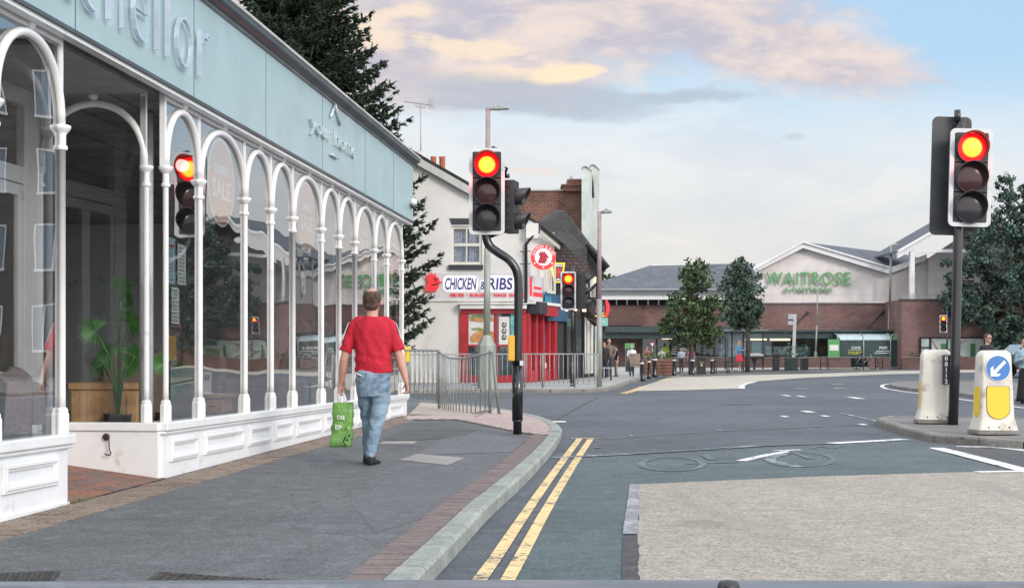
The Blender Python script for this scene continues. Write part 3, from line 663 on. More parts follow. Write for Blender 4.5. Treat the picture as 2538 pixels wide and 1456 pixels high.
# foot of the shop: brown setts and a paler strip
def strip(y0,y1,z,m,nm):
    x0=XL0; x1=XE+.3; mb=MB(); L=.22; x=x0
    while x<x1:
        dz=random.uniform(-.003,.003); mb.box(x+.005,x+L-.005,y0,y1,.05,z+dz); x+=L
    o=mb.build(nm,m); o.location=(P0.x,P0.y,0); o.rotation_euler=(0,0,SANG); struct(o)
strip(-.22,-.03,.108,M['sett'],'sett_course'); strip(-.43,-.225,.105,M['sett'],'sett_course')
mb=MB(); mb.box(XL0,XE,-.03,.0,.05,.106); o=mb.build('foot_gap',mat('black_gap',(.02,.018,.016),.9)); o.location=(P0.x,P0.y,0); o.rotation_euler=(0,0,SANG); struct(o)  # near-black strip filling the gap between plinth and setts
# weeds at the porch corner
random.seed(9); mb=MB()
for i in range(60):
    x=RX+random.gauss(.1,.14); y=-.04+random.uniform(-.03,.03); h=random.uniform(.02,.07); a=random.uniform(0,6.3); dx,dy=math.cos(a)*.05,math.sin(a)*.03
    mb.add([(x-.006,y,.1),(x+.006,y,.1),(x+dx,y+dy,.1+h)],[(0,1,2)])
o=mb.build('weeds',mat('weed_green',(.1,.14,.05),.8,0,.4,20)); o.location=(P0.x,P0.y,0); o.rotation_euler=(0,0,SANG); o['kind']='stuff'
# towel over the near sill inside the window
def towel():
    t=thing('towel','dusty pink towel draped inside the near shop window above the sill','towel',(P0.x,P0.y,0),SANG)
    def S2(px,yo):
        q=P0+Vector((-sd2.y,sd2.x))*yo; m=(px-CX)/F; return (q.x-m*q.y)/(m*sd2.y-sd2.x)
    x0,x1=S2(16,.09),S2(112,.09); nx,nz=34,30; mb=MB(); vs=[];fs=[]
    for j in range(nz+1):
        v=j/nz
        for i in range(nx+1):
            u_=i/nx; fold=.022*math.sin(u_*19+v*1.2)+.015*math.sin(u_*33+2*v)
            drop=.62+.0*u_; zt=1.09-.06*max(0,u_-.6)*2.5-.03*math.cos(u_*7)
            zb=.64+ (.10 if u_>.62 else 0)+.04*math.sin(u_*6)
            gap=.03*math.exp(-((u_-.64)/.03)**2)
            vs.append((x0+(x1-x0)*(u_*(.86+.14*v)+.04*(1-v)),.09+fold*.8+(.08*max(0,.12-v)/.12),zt+(zb-zt)*v))
    for j in range(nz):
        for i in range(nx): 
            if i==21 and j>6: continue
            a=j*(nx+1)+i; fs.append([a,a+1,a+nx+2,a+nx+1])
    mb.add(vs,fs,0,True); tl(mb); o=mb.build('cloth',mat('terry_pink',(.56,.44,.43),.95,0,.15,30,.9,160),t,fix=False)
    sm=o.modifiers.new('s','SOLIDIFY'); sm.thickness=.014
    mb=MB(); mb.box(x0-.05,x1+.02,.2,.5,.63,.66); mb.tube([(x0+.02,.2,.66),(x0,.2,1.0),(x0+.06,.2,1.08),(x1-.1,.2,1.05)],.02,8); tl(mb); mb.build('stand',M['wpaint'],t)
towel()
# ---- goods inside
def wl(px,D): return XD(px,D),D
M['oak']=mat('oak',(.62,.38,.2),.45,0,.25,5,.15,20); M['oakd']=mat('dark_oak',(.16,.07,.04),.5,0,.2,5); M['leaf']=mat('palm_leaf',(.08,.24,.055),.45,0,.35,6)
c=Vector((XD(175,15.0),15.0)); t=thing('oak_chest','pale oak chest with dark corner block behind the porch window','chest',(c.x,c.y,.3))
w=XD(345,15)-XD(175,15); top=ZD(948,15)-.3
mb=MB(); mb.box(0,w,0,.5,0,top-.07); mb.build('carcass',M['oak'],t,bevel=.005)
mb=MB(); mb.box(-.02,w+.02,-.03,.52,top-.068,top); mb.build('lid',M['oak'],t,bevel=.008)
mb=MB(); mb.box(w*.68,w*.78,-.035,.0,top-.075,top+.004); mb.build('corner_block',M['oakd'],t)
mb=MB()
for i in range(6): mb.box(w*(.02+i*.11),w*(.115+i*.11),-.008,0,.04,top-.1)
mb.box(w*.82,w*.97,-.015,0,.06,top-.12); mb.build('front_panel',M['oak'],t,bevel=.003)
def palm(px,py,D,seed,label,heads):
    c=W(px,py,D); t=thing('potted_palm',label,'plant',(c.x,c.y,.3)); random.seed(seed)
    mb=MB(); mb.lathe([(.1,0),(.14,.3),(.15,.32),(.12,.3),(.001,.28)],(0,0,0),14); mb.build('pot',mat('pot_dark',(.06,.05,.05),.6),t)
    st=MB(); lf=MB()
    for (hx,hy,r) in heads:
        p=W(hx,hy,D); p=Vector((p.x-c.x,random.uniform(-.25,.25),p.z-.3)); 
        st.tube([(0,0,.25),(p.x*.3,p.y*.3,p.z*.75),tuple(p)],.01,5)
        dirx=Vector((math.copysign(1,p.x)*random.uniform(.5,1),-.25,random.uniform(-.1,.6))).normalized(); n=24
        side=Vector((0,-1,.2)).cross(dirx).normalized(); upv=Vector((0,-.35,0))
        for k_ in range(n):
            a=R(-125+250*k_/(n-1)); d=(dirx*math.cos(a)+(side+upv)*math.sin(a)).normalized(); L=.6*r*random.uniform(.85,1.1)
            q=d.cross(Vector((0,1,.1))).normalized()*.011; e=p+d*L+Vector((0,0,-L*L*.35)); m_=p+d*L*.55
            lf.add([tuple(p),tuple(m_+q),tuple(e),tuple(m_-q)],[(0,1,2,3)],0)
    st.build('stem',M['leaf'],t); lf.build('leaves',M['leaf'],t,fix=False)
palm(292,950,14.9,3,'bright green fan palm behind the porch window beside the oak chest',[(245,820,.33),(300,715,.28),(270,880,.3),(240,905,.25),(330,800,.3),(340,880,.25),(318,740,.2),(300,905,.28)])
palm(418,960,15.2,5,'dark fan palm low in the first front window beside the white corner post',[(425,930,.3),(435,950,.25),(410,900,.26),(440,920,.22)])
M['fabric']=mat('blue_grey_fabric',(.26,.32,.38),.9,0,.15,6,.3,90); M['brownlea']=mat('brown_leather',(.28,.21,.17),.6,0,.2,4,.2,30)
def armchair(px,D,w,d,h,label,m,cat,rz=0,nm='armchair'):
    t=thing(nm,label,cat,(XD(px,D),D,.28),rz)
    def rb(x0,x1,y0,y1,z0,z1,n): mb=MB(); mb.box(x0,x1,y0,y1,z0,z1); return mb.build(n,m,t,bevel=.07)
    rb(-w/2+.15,w/2-.15,-d/2,d/2-.1,.12,.45,'seat'); rb(-w/2+.1,w/2-.1,d/2-.25,d/2,.12,h,'backrest')
    rb(-w/2,-w/2+.2,-d/2,d/2-.02,.1,.62,'armrest'); rb(w/2-.2,w/2,-d/2,d/2-.02,.1,.62,'armrest')
    for sx in (-1,1):
        for sy in (-1,1): mb=MB(); mb.lathe([(.02,0),(.03,.12)],(sx*(w/2-.12),sy*(d/2-.12),0),8); mb.build('leg',M['oakd'],t)
armchair(655,21.5,1.0,1.0,.95,'blue grey armchair with rounded arms in the shop window left of the yellow box reflection',M['fabric'],'armchair',R(120))
armchair(560,19.5,1.9,.95,1.0,'brown sofa standing behind the small desk in the shop window',M['brownlea'],'sofa',R(170),'sofa')
armchair(420,19.0,1.8,.95,.95,'brown sofa deep in the shop behind the fan palm and oak chest',M['brownlea'],'sofa',R(180),'sofa')
t=thing('desk','small oak desk with drawers low in the shop window','desk',(XD(505,15.7),15.7,.3))
w=XD(553,15.7)-XD(505,15.7)+.1; top=ZD(975,15.7)-.3
mb=MB(); mb.box(-.03,w,-.25,.35,top-.04,top); mb.build('top',M['oak'],t,bevel=.005)
for k_ in range(2): mb=MB(); mb.box(.02,w-.06,-.22,.3,top-.2-.16*k_,top-.05-.16*k_); d_=mb.build('drawer',M['oak'],t,bevel=.006); mb=MB(); mb.tube([(w*.35,-.25,top-.12-.16*k_),(w*.55,-.25,top-.12-.16*k_)],.008,6); mb.build('handle',M['oakd'],d_)
mb=MB(); mb.box(.02,.07,-.2,-.15,0,top-.34);mb.box(w-.11,w-.06,-.2,-.15,0,top-.34); mb.build('leg',M['oak'],t)
t=thing('price_card','white price card standing on the small oak desk in the window','card',(XD(517,15.6),15.5,.3+top),R(10))
mb=MB(); mb.prism([(-.05,0,0),(.05,0,0),(.05,.06,.24),(-.05,.06,.24)],(0,.006,0)); mb.build('card',M['paper'],t)
mb=MB(); mb.prism([(-.03,.033,.15),(.03,.033,.15),(.03,.047,.21),(-.03,.047,.21)],(0,-.004,0)); mb.build('picture',M['ink'],t)
for i,px in enumerate((742,768,792)):
    D=23+i*.7; t=thing('dressed_stand',['pale dress on a stand in the shop window, nearest the pole reflection','pale dress on the middle stand in the shop window','pale dress on a stand just left of the walking man'][i],'mannequin',(XD(px,D),D,.3),0,'dresses on stands in the shop window')
    mb=MB(); mb.lathe([(.36,.45),(.3,.8),(.15,1.05),(.19,1.3),(.1,1.42),(.04,1.44)],(0,0,0),20,sy=.6)
    mb.xf(lambda p:(p.x*(1+.05*math.sin(8*math.atan2(p.y,p.x))),p.y,p.z)); mb.build('dress',mat('pale_cloth',(.5,.48,.46),.9),t)
    mb=MB(); mb.lathe([(.17,0),(.17,.02),(.015,.03),(.015,.45)],(0,0,0),12); mb.build('stand',M['darkgut'],t)
# CCTV dome camera on the far end of the fascia
c=W(1006,505,P0.y+SL*sd2.y-.15); t=thing('security_camera','white dome camera with black lens at the far end of the teal fascia','camera',(c.x,c.y,c.z))
mb=MB(); mb.tube([(-.15,.1,.02),(-.02,0,.03),(.1,0,.03)],.03,8); mb.sphere((-.03,0,.02),.09,0,12); mb.build('bracket',M['wpaint'],t)
mb=MB(); mb.lathe([(.06,-.02),(.065,.06),(.03,.09)],(.13,0,0),12); mb.build('housing',M['wpaint'],t)
mb=MB(); mb.lathe([(.02,-.09),(.05,-.07),(.058,-.021)],(.13,0,0),12); mb.build('lens',M['darkgut'],t)
# ------------------------------------------------------------ traffic signals
M['black']=mat('black_gloss_paint',(.012,.013,.016),.25,0,.2,3,coat=.3,dirt=((.06,.06,.06),6,.66)); M['sigblack']=mat('signal_black',(.022,.023,.026),.5,0,.15,6)
M['sigwhite']=mat('signal_white_border',(.60,.60,.62),.5,0,.05,3,dirt=((.36,.34,.33),7,.55)); M['lensoff']=mat('dark_lens',(.03,.028,.033),.15,0,.1); M['lensred']=mat('unlit_amber_lens',(.05,.02,.022),.15,0,.1)
M['lit']=emis('lit_red_lens',(2.6,1.1,.045),1.0,(1.3,.002,.008)); M['litback']=mat('signal_back',(.04,.042,.047),.45,0,.2,4)
M['litinner']=mat('hood_inner',(.03,.03,.03),.5)
def rrect(w,h,r,n=6):
    P=[]
    for cx,cz,a0 in ((w/2-r,h/2-r,0),(-w/2+r,h/2-r,90),(-w/2+r,-h/2+r,180),(w/2-r,-h/2+r,270)):
        for i in range(n+1): a=R(a0+90*i/n); P.append((cx+r*math.cos(a),cz+r*math.sin(a)))
    return P
def face_uv(o):
    me=o.data; uvl=me.uv_layers.new(name='UVMap')
    for p in me.polygons:
        for li in p.loop_indices:
            co=me.vertices[me.loops[li].vertex_index].co; uvl.data[li].uv=(0,0)
def head(parent,c,w,h,lit=True,rz=0.0,board=True,back=False,lean=0,light=6.0):
    """signal head centred on c, facing local -Y; board white border + three hooded lenses"""
    T=TM(c,rz)@Matrix.Rotation(lean,4,'Y'); b=w*.10
    P=rrect(w,h,w*.13)
    if board:
        mb=MB(); Q=rrect(w-2*b,h-2*b,w*.04); L=len(P)
        vs=[(x,0,z) for x,z in P]+[(x,0,z) for x,z in Q]+[(x,.03,z) for x,z in P]+[(x,.03,z) for x,z in Q]
        fs=[]
        for i in range(L):
            j=(i+1)%L; fs+=[[i,j,L+j,L+i],[2*L+i,3*L+i,3*L+j,2*L+j],[i,2*L+i,2*L+j,j],[L+i,L+j,3*L+j,3*L+i]]
        mb.add(vs,fs,0,False,T); mb.build('white_border',M['sigwhite'],parent)
        mb=MB(); mb.prism([(x,.034,z) for x,z in P],(0,.03,0),0,T); mb.build('backing_board',M['litback'],parent)
    iw=w-2*b-.01; ih=(h-2*b)/3
    mb=MB()
    for i in range(3):
        zc=h/2-b-ih*(i+.5); mb.box(-iw/2,iw/2,-.012,.2,zc-ih/2+.004,zc+ih/2-.004,0,T)
    body=mb.build('housing',M['sigblack'],parent,bevel=w*.015)
    r=iw*.435
    for i in range(3):
        zc=h/2-b-ih*(i+.5)
        mb=MB(); n=28; ln=.17
        # cut-away hood: longer on top
        vs=[];fs=[]
        for k_,rr in ((0,r*1.12),(1,r*1.12),(2,r*1.06),(3,r*1.06)):
            for j in range(n):
                a=2*math.pi*j/n; s=math.sin(a); L_= ln*(.55+.45*max(-.6,s)) if k_ in (1,2) else 0
                vs.append((rr*math.cos(a),-.012-L_,zc+rr*s))
        for k_ in range(3):
            for j in range(n): fs.append([k_*n+j,k_*n+(j+1)%n,(k_+1)*n+(j+1)%n,(k_+1)*n+j])
        mb.add(vs,fs,0,True,T); mb.build('hood',M['sigblack'],parent)
        mb=MB(); rings=5; vs=[Vector((0,-.045,zc))];fs=[]
        for q in range(1,rings+1):
            for j in range(n):
                a=2*math.pi*j/n; rr=r*q/rings; vs.append(Vector((rr*math.cos(a),-.045+.03*(q/rings)**2,zc+rr*math.sin(a))))
        for j in range(n): fs.append([0,1+(j+1)%n,1+j])
        for q in range(rings-1):
            for j in range(n): fs.append([1+q*n+j,1+q*n+(j+1)%n,1+(q+1)*n+(j+1)%n,1+(q+1)*n+j])
        mb.add(vs,fs,0,True,T)
        on=(lit and i==0)
        o=mb.build('lamp_lens',(M['lit'] if on else (M['lensred'] if i==1 else M['lensoff'])),parent,'glowing red lens' if on else None,fix=False)
        uvl=o.data.uv_layers.new(name='UVMap'); cc=T@Vector((0,-.03,zc))
        for p in o.data.polygons:
            for li in p.loop_indices:
                d=(o.data.vertices[o.data.loops[li].vertex_index].co-cc).length/r; uvl.data[li].uv=(d,0)
        if on and light>0:
            l=bpy.data.lights.new('bloom_light','POINT'); l.energy=light*1.3; l.color=(1,.03,.03); l.shadow_soft_size=r*.5  # added point light ahead of the hood, imitates camera bloom reddening the housing
            lo=bpy.data.objects.new('bloom_light',l); COL.objects.link(lo); lo.parent=parent; lo.location=T@Vector((0,-.24,zc+.02)); lo.rotation_euler=(R(90),0,rz)
def sidehead(parent,c,h,rz):
    """narrow head seen from the side: stacked housings with two hoods"""
    head(parent,c,.30,h,False,rz,board=False)
PX=.2
# near left signal, swan neck
p=G(1282,1075,PZ); D=p.y; s=D/F
t=thing('traffic_signal','black swan necked traffic signal showing red, standing at the pavement corner by the kerb','traffic signal',p,0,'traffic signals at the junction')
def L(px,py,dy=0): return Vector(((px-1282)*s,dy,(1075-py)*s))
mb=MB(); mb.tube([L(1282,1085),L(1282,1045)],15*s*.72,20,caps=True); mb.tube([L(1282,1045),L(1282,1040)],[15*s*.72,14*s],20); mb.tube([L(1282,1040),L(1282.5,905)],13.6*s,20); mb.tube([L(1282.5,905),L(1282.5,896)],[13.6*s,15*s],20); mb.tube([L(1282.5,896),L(1282.5,892)],[15*s,11*s],20); mb.build('pole_base',M['black'],t)
pts=smooth2([(1283,895),(1284,800),(1285,715),(1283,672),(1262,642),(1232,625),(1208,606),(1203,575)],3)
mb=MB(); mb.tube([L(q.x,q.y) for q in pts]+[L(1203,480,.02)],10.8*s,16); mb.build('swan_neck',M['black'],t)
mb=MB(); mb.tube([L(1271,897,-.04),L(1294,897,-.04)],.012,8); mb.box(*(L(1293,0).x-.03,L(1293,0).x+.02),-.09,-.03,L(0,905).z,L(0,893).z); mb.build('clamp',M['chrome'],t)
head(t,L(1206.5,476,-.1),88*s,213*s,True,light=8)
# second head turned to the side street
mb=MB(); mb.tube([L(1248,435,.15),L(1256,415,.1),L(1245,410,.05),L(1225,410,.02)],.02,8); mb.tube([L(1256,440,.05),L(1256,430,.05)],.04,8); mb.tube([L(1250,572,.1),L(1215,585,.05)],.025,8); mb.tube([L(1215,374,.0),L(1222,366,.0),L(1232,372,0)],.03,8); mb.build('bracket',M['black'],t)
def boxhead(parent,c,w,d,h,hoods,rz=0):
    T=TM(c,rz); mb=MB(); mb.box(-d/2,d/2,-w/2,w/2,-h/2,h/2,0,T)
    for i in range(6): zc=-h/2+h*(i+.5)/6; mb.box(-d*.32,d*.1,-w/2-.012,-w/2+.0,zc-h*.045,zc+h*.045,0,T)
    mb.build('housing',M['sigblack'],parent,bevel=.012)
    for zf in hoods:
        mb=MB(); n=18; vs=[];fs=[]
        for k_,(rr,xx) in enumerate(((.115,0),(.12,.2),(.108,.2),(.1,0))):
            for j in range(n):
                a=2*math.pi*j/n; vs.append((d/2+xx*(.7+.3*math.sin(a)),rr*math.cos(a),zf*h+rr*math.sin(a)))
        for k_ in range(3):
            for j in range(n): fs.append([k_*n+j,k_*n+(j+1)%n,(k_+1)*n+(j+1)%n,(k_+1)*n+j])
        mb.add(vs,fs,0,True,T); mb.build('hood',M['sigblack'],parent)
        mb=MB(); mb.sphere((d/2+.0,0,zf*h),(.03,.1,.1),0,12,T); mb.build('lamp_lens',M['lensoff'],parent)
boxhead(t,L(1266,511,.12),.3,28*s,130*s,(.2,-.27),R(-14))
# yellow push-button box on the pole
mb=MB(); mb.box(*(L(1259,0).x,L(1275,0).x),-.18,.06,L(0,893).z,L(0,831).z); 
ybox=mb.build('push_button_box',mat('signal_yellow',(.78,.42,.03),.45,0,.06),t,bevel=.01)
mb=MB(); 
for i in range(7): z0=L(0,888-8*i).z; mb.box(L(1259,0).x-.003,L(1275,0).x+.003,-.184,.0,z0,z0+.006)
mb.build('rib',M['yellow'],ybox)
# small signal across the side road
def signal(px,py,hw,hh,hx,hy,label,z=PZ,lit=True,side=True,pw=.057,light=3,top=None,lean=0,yaw=0):
    p=G(px,py,z); s=p.y/F; t=thing('traffic_signal',label,'traffic signal',p,0,'traffic signals at the junction')
    q=lambda a,b,dy=0: Vector(((a-px)*s,dy,(py-b)*s))
    tp=top or hy-hh/2-12
    mb=MB(); mb.tube([q(px,py+4,.18),q(px+(hx-px)*0+lean,tp,.18)],pw,14); mb.tube([q(px,py+4,.18),q(px+lean*.2,py-(py-tp)*.2,.18)],pw*1.25,14); mb.build('pole',M['black'],t)
    head(t,q(hx,hy,-.02),hw*s,hh*s,lit,yaw,light=light)
    mb=MB(); mb.tube([q(hx,hy-hh*.35,.05),q(px+lean,hy-hh*.35,.18)],.02,6); mb.tube([q(hx,hy+hh*.35,.05),q(px+lean,hy+hh*.35,.18)],.02,6); mb.build('bracket',M['black'],t)
    return t,q,s
t,q,s=signal(1418,956,38,95,1408,720,'traffic signal with white border showing red behind the guard rail by the dark timbered pub',lean=2)
boxhead(t,q(1441,720,.3),.3,24*s,90*s,(.33,0,-.33),R(-10))
t,q,s=signal(2349,912,18,43,2337,802,'small distant traffic signal showing red in front of the brick store wall',lean=0,light=0,pw=.045)
# right island
ISL=.11
p=G(2361,1050,ISL); s=p.y/F
t=thing('traffic_signal','tall traffic signal showing red on the traffic island between two white bollards','traffic signal',p,0,'traffic signals at the junction')
q=lambda a,b,dy=0: Vector(((a-2361)*s,dy,(1050-b)*s))
mb=MB(); mb.tube([q(2361,1054),q(2366,900),q(2378,560,.08),q(2384,330,.12),q(2386,300,.12)],[12.5*s]*2+[11.5*s]*3,20); mb.tube([q(2378,300,.12),q(2378,270,.12)],.05,10); mb.build('pole',M['black'],t)
head(t,q(2397,443,-.16),104*s,241*s,True,0,light=10,lean=R(1.6))
mb=MB(); T=TM(q(2366,432,.22),0)@Matrix.Rotation(R(1.6),4,'Y'); P=rrect(98*s,296*s,.09); mb.prism([(x,0,z) for x,z in P],(0,.025,0),0,T); mb.build('rear_board',M['litback'],t)
mb=MB(); mb.box(-.17,.17,.02,.22,-.72,.72,0,T); mb.build('housing',M['sigblack'],t,bevel=.02)
mb=MB(); mb.tube([q(2384,330,-.02),q(2384,330,.2)],.03,8); mb.tube([q(2380,540,-.05),q(2380,540,.2)],.03,8); mb.build('bracket',M['black'],t)
# island surface and kerb
ip=[(2900,1098),(2537,1118),(2447,1105),(2330,1101),(2230,1074),(2177,1056),(2168,1049),(2195,1045),(2300,1043),(2537,1050),(2900,1060)]
IP=[G(*a) for a in ip]; IPs=smooth2(IP,1)
kerb('island_kerb',IPs,M['kerbconc'],.15,ISL,side=-1,step=.92)
I=offs(IPs,-.15); mb=MB(); mb.poly([(a.x,a.y,ISL-.012) for a in I]); up(struct(mb.build('island_top',M['island'])))
# keep left bollards
M['bolshell']=mat('bollard_plastic',(.62,.59,.53),.5,0,.08,2,dirt=((.20,.17,.13),3.5,.5)); M['boly']=mat('bollard_yellow',(.80,.53,.03),.35,0,.05,2); M['signblue']=mat('sign_blue',(.035,.17,.46),.35,0,.04); M['signwhite']=mat('sign_white',(.78,.78,.78),.4,0,.03); M['edge']=mat('dark_outline',(.12,.07,.04),.6,0,0)
def bollard(px,py,z,hpx,wpx,label,face=True,rz=0):
    p=G(px,py,z); s=p.y/F; H=hpx*s; w=wpx*s; t=thing('traffic_bollard',label,'traffic bollard',p,rz,'white bollards on the traffic island')
    d=w*.62
    def sect(u):   # half widths at height u
        fl=.0 if u>.2 else (.2-u)/.2*.045
        hw=w*(.43-.075*u)+fl*1.2; hd=d*(.47-.12*u)+fl*.7
        if u>.93: k_=(u-.93)/.07; hw-=w*.10*k_**2; hd-=d*.12*k_**2
        return hw,hd
    mb=MB(); us=[.05,.07,.1,.14,.2,.3,.45,.6,.75,.88,.93,.965,.985,1.0]; vs=[];fs=[]
    for u in us:
        hw,hd=sect(u); P=rrect(2*hw,2*hd,min(hw,hd)*.22,3)
        for x,y in P: vs.append((x,y,u*H+(noise.noise(Vector((x*4,y*4,u*5)))*.008)))
    Ln=len(P)
    for i in range(len(us)-1):
        for j in range(Ln): fs.append([i*Ln+j,i*Ln+(j+1)%Ln,(i+1)*Ln+(j+1)%Ln,(i+1)*Ln+j])
    mb.add(vs,fs,0,True); mb.add(vs[-Ln:],[list(range(Ln))]); mb.build('shell',M['bolshell'],t)
    mb=MB(); hw,hd=sect(.05); mb.prism([(x*1.06,y*1.06,.0) for x,y in rrect(2*hw,2*hd,.04,3)],(0,0,.045*H)); mb.build('base_plate',M['kerbconc'],t,bevel=.01)
    def yy(zz): return -sect(zz/H)[1]-.004
    if face:
        def panel(x0,x1,z0,z1,rb,m,nm,off=0,par=t):
            n=16; pts=[(x1,z1)] ; 
            pts=[(x0+.02,z1),(x1-.02,z1),(x1,z1-.03)]
            cx=(x0+x1)/2; rx=(x1-x0)/2
            for i in range(n+1): a=-math.pi*i/n; pts.append((cx+rx*math.cos(a),z0+rb+rb*math.sin(a)))
            pts.append((x0,z1-.03))
            mb=MB(); mb.prism([(x,yy(zz)-off,zz) for x,zz in pts],(0,.01,0)); return mb.build(nm,m,par)
        panel(-w*.29,w*.29,.18*H,.575*H,.12*H,M['edge'],'panel_edge')
        panel(-w*.275,w*.275,.187*H,.569*H,.118*H,M['boly'],'yellow_panel',.004)
        zc=.79*H; sg=MB(); tl_=math.atan2(yy(zc+.1)-yy(zc-.1),.2)
        T=Matrix.Translation((0,yy(zc)-.012,zc))@Matrix.Rotation(-tl_,4,'X')
        r=w*.31
        sg.lathe([(r,0),(r,.012)],(0,0,0),40,axis='Y',T=T); so_=sg.build('keep_left_sign',M['signwhite'],t)
        sg=MB(); sg.lathe([(r*.95,-.003),(r*.95,.0)],(0,0,0),40,axis='Y',T=T); sg.build('disc',M['signblue'],so_)
        A=[(-.09,-.62),(-.62,-.62),(-.62,-.12),(-.43,-.3),(.5,.62),(.66,.46),(-.27,-.46)]
        A=[(-.62,-.62),(.02,-.62),(.2,-.42),(-.2,-.40),(.63,.42),(.46,.6),(-.38,-.22),(-.4,.18),(-.62,-.02)]
        sg=MB(); sg.prism([(x*r,-.008,zz*r) for x,zz in A],(0,.004,0),0,T); sg.build('arrow',M['signwhite'],so_)
        sg=text_mesh('KEEP LEFT',w*.4,.028,.003); sg.xf(lambda p:(p.x,p.y+yy(.605*H)-.004,p.z+.612*H)); sg.build('lettering',M['signwhite'],t,fix=False)
    # yellow flank on the left side
    sx=-1
    mb=MB(); pts=[(-d*.2,.565*H),(d*.22,.565*H),(d*.27,.5*H)]+[(d*.27*math.cos(-math.pi*i/10),.30*H+.1*H*math.sin(-math.pi*i/10)) for i in range(11)]+[(-d*.25,.5*H)]
    mb.prism([(sx*(sect(zz/H)[0]+.004),y,zz) for y,zz in pts],(.01,0,0)); mb.build('yellow_panel',M['boly'],t)
    for sx_ in (-.6,0,.6):
        mb=MB(); mb.sphere((sx_*w*.42,-sect(.1)[1]-.0,.085*H),.013,0,8); mb.build('bolt',M['iron'],t)
    return t,s,H,w
bollard(2461,1074,ISL,206,104,'white bollard with blue arrow sign and yellow front panel on the island',True,R(6))
t,s,H,w=bollard(2318,1047,ISL,181,96,'white bollard carrying the upright number plate behind the signal pole',False,R(-8))
mb=MB(); mb.box(w*.10,w*.30,-.275,-.26,.53*H,.93*H); pl=mb.build('number_plate',M['sigblack'],t)
for i,ch in enumerate('08112'):
    mb=text_mesh(ch,None,.06*H,.004,off=.02); mb.xf(lambda p:(p.x+w*.2,p.y-.278,p.z+.885*H-i*.078*H)); mb.build('number',M['signwhite'],pl,fix=False)
# near guard rail
M['rail']=mat('galvanised_rail',(.30,.32,.32),.5,.35,.15,5,dirt=((.2,.15,.11),8,.64)); M['rail2']=mat('worn_grey_rail',(.22,.24,.22),.55,.2,.15,5)
def railpanel(parent,a,b,h,n,bend=0.0,lo=.1,nm=True,out=None):
    """a,b ground points; top rail, bottom rail and n bars; bend bows the panel outwards and down in the middle"""
    a=Vector(a);b=Vector(b); d=b-a; nrm=Vector((d.y,-d.x,0)).normalized()
    def P(u,z): 
        s_=math.sin(math.pi*min(1,u)); return a+d*u+nrm*bend*s_*1.2+Vector((0,0,z-(bend*s_*.9 if z>h*.5 else bend*s_*1.0)))
    mb=MB(); K=10
    mb.tube([P(i/K,h) for i in range(K+1)],.018,6); mb.build('top_rail',M['rail'],parent)
    mb=MB(); mb.tube([P(i/K,lo) for i in range(K+1)],.016,6); mb.build('bottom_rail',M['rail'],parent)
    for i in range(n):
        u=(i+.5)/n; mb=MB(); mb.tube([P(u,lo),P(u,h)],.0115,5); mb.build('bar',M['rail'],parent)
def railpost(parent,p,h,lean=(0,0)):
    mb=MB(); p=Vector(p); mb.tube([p+Vector((0,0,-.02)),p+Vector((lean[0],lean[1],h))],.032,6); mb.build('post',M['rail2'],parent)
A=G(1088,1012,PZ); B=G(1237,1027,PZ); Z=G(990,1004,PZ)
t=thing('guard_rail','bent grey guard rail on the near corner beside the shop end','railing',A,0)
bp=B-A; zp=Z-A
railpost(t,(0,0,0),1.14); railpost(t,bp,1.12,(-.12,0)); railpost(t,bp+Vector((-.17,.3,0)),1.15)
railpanel(t,(0,0,0),bp+Vector((-.12,0,0)),1.12,17,.14)
railpanel(t,zp,(0,0,0),1.14,9,0,.13)
# far guard rail along the opposite kerb
fr=[(700,986),(860,978),(1010,966),(1100,964),(1200,962),(1300,961),(1345,961),(1425,960),(1482,960)]
fr=[G(a,b,PZ)+Vector((0,.35,0)) for a,b in fr]
t=thing('guard_rail','long grey guard rail along the far pavement in front of the red takeaway','railing',fr[0],0)
for i,p in enumerate(fr):
    railpost(t,p-fr[0],1.02)
    if i: 
        n=max(4,int((p-fr[i-1]).length/.14)); railpanel(t,fr[i-1]-fr[0],p-fr[0],1.0,min(n,16),0)
# ------------------------------------------------------------ white gabled takeaway across the side road
M['render']=mat('white_render',(.65,.64,.62),.85,0,.08,.7,.2,12,dirt=((.46,.44,.41),.8,.52)); M['sigred']=mat('red_paint',(.38,.016,.028),.4,0,.15,2,dirt=((.2,.03,.03),3,.58)); M['slate']=brickmat('dark_roof_tiles',(.028,.025,.024),(.045,.04,.037),(.015,.015,.015),.2,.12,'XZ',mort=.012,bump=.8)
M['barge']=mat('grey_bargeboard',(.45,.45,.44),.6,0,.08); M['dkgrey']=mat('dark_grey_paint',(.03,.032,.038),.5,0,.1); M['pot']=mat('terracotta',(.42,.12,.07),.8,0,.15); M['cream_sash']=mat('cream_sash',(.62,.6,.54),.4,0,.04)
M['winglass']=glassmat('house_glass',.08,(.75,.8,.85)); M['curtain']=mat('grey_curtain',(.33,.34,.4),.9,0,.35,9); M['dark']=mat('dark_void',(.015,.015,.017),.9)
DW=49.5; px=lambda a,D=DW: XD(a,D); pz=lambda a,D=DW: ZD(a,D)
xr=px(1303); xl=px(560); ridge=px(931); ez=pz(546); rz_=ez+(xr-ridge)*.565
t=thing('takeaway','white rendered gabled building with red chicken takeaway shop on its corner','building',(xr,DW,PZ),0)
def loc(mb): return mb.xf(lambda p:(p.x-xr,p.y-DW,p.z-PZ))
# street side direction
ddir=Vector((.279,.960)); LEN=3.9
corner=Vector((xr,DW)); far=corner+ddir*LEN
wx0,wx1,wz0,wz1=px(1118),px(1194),pz(655),pz(560)
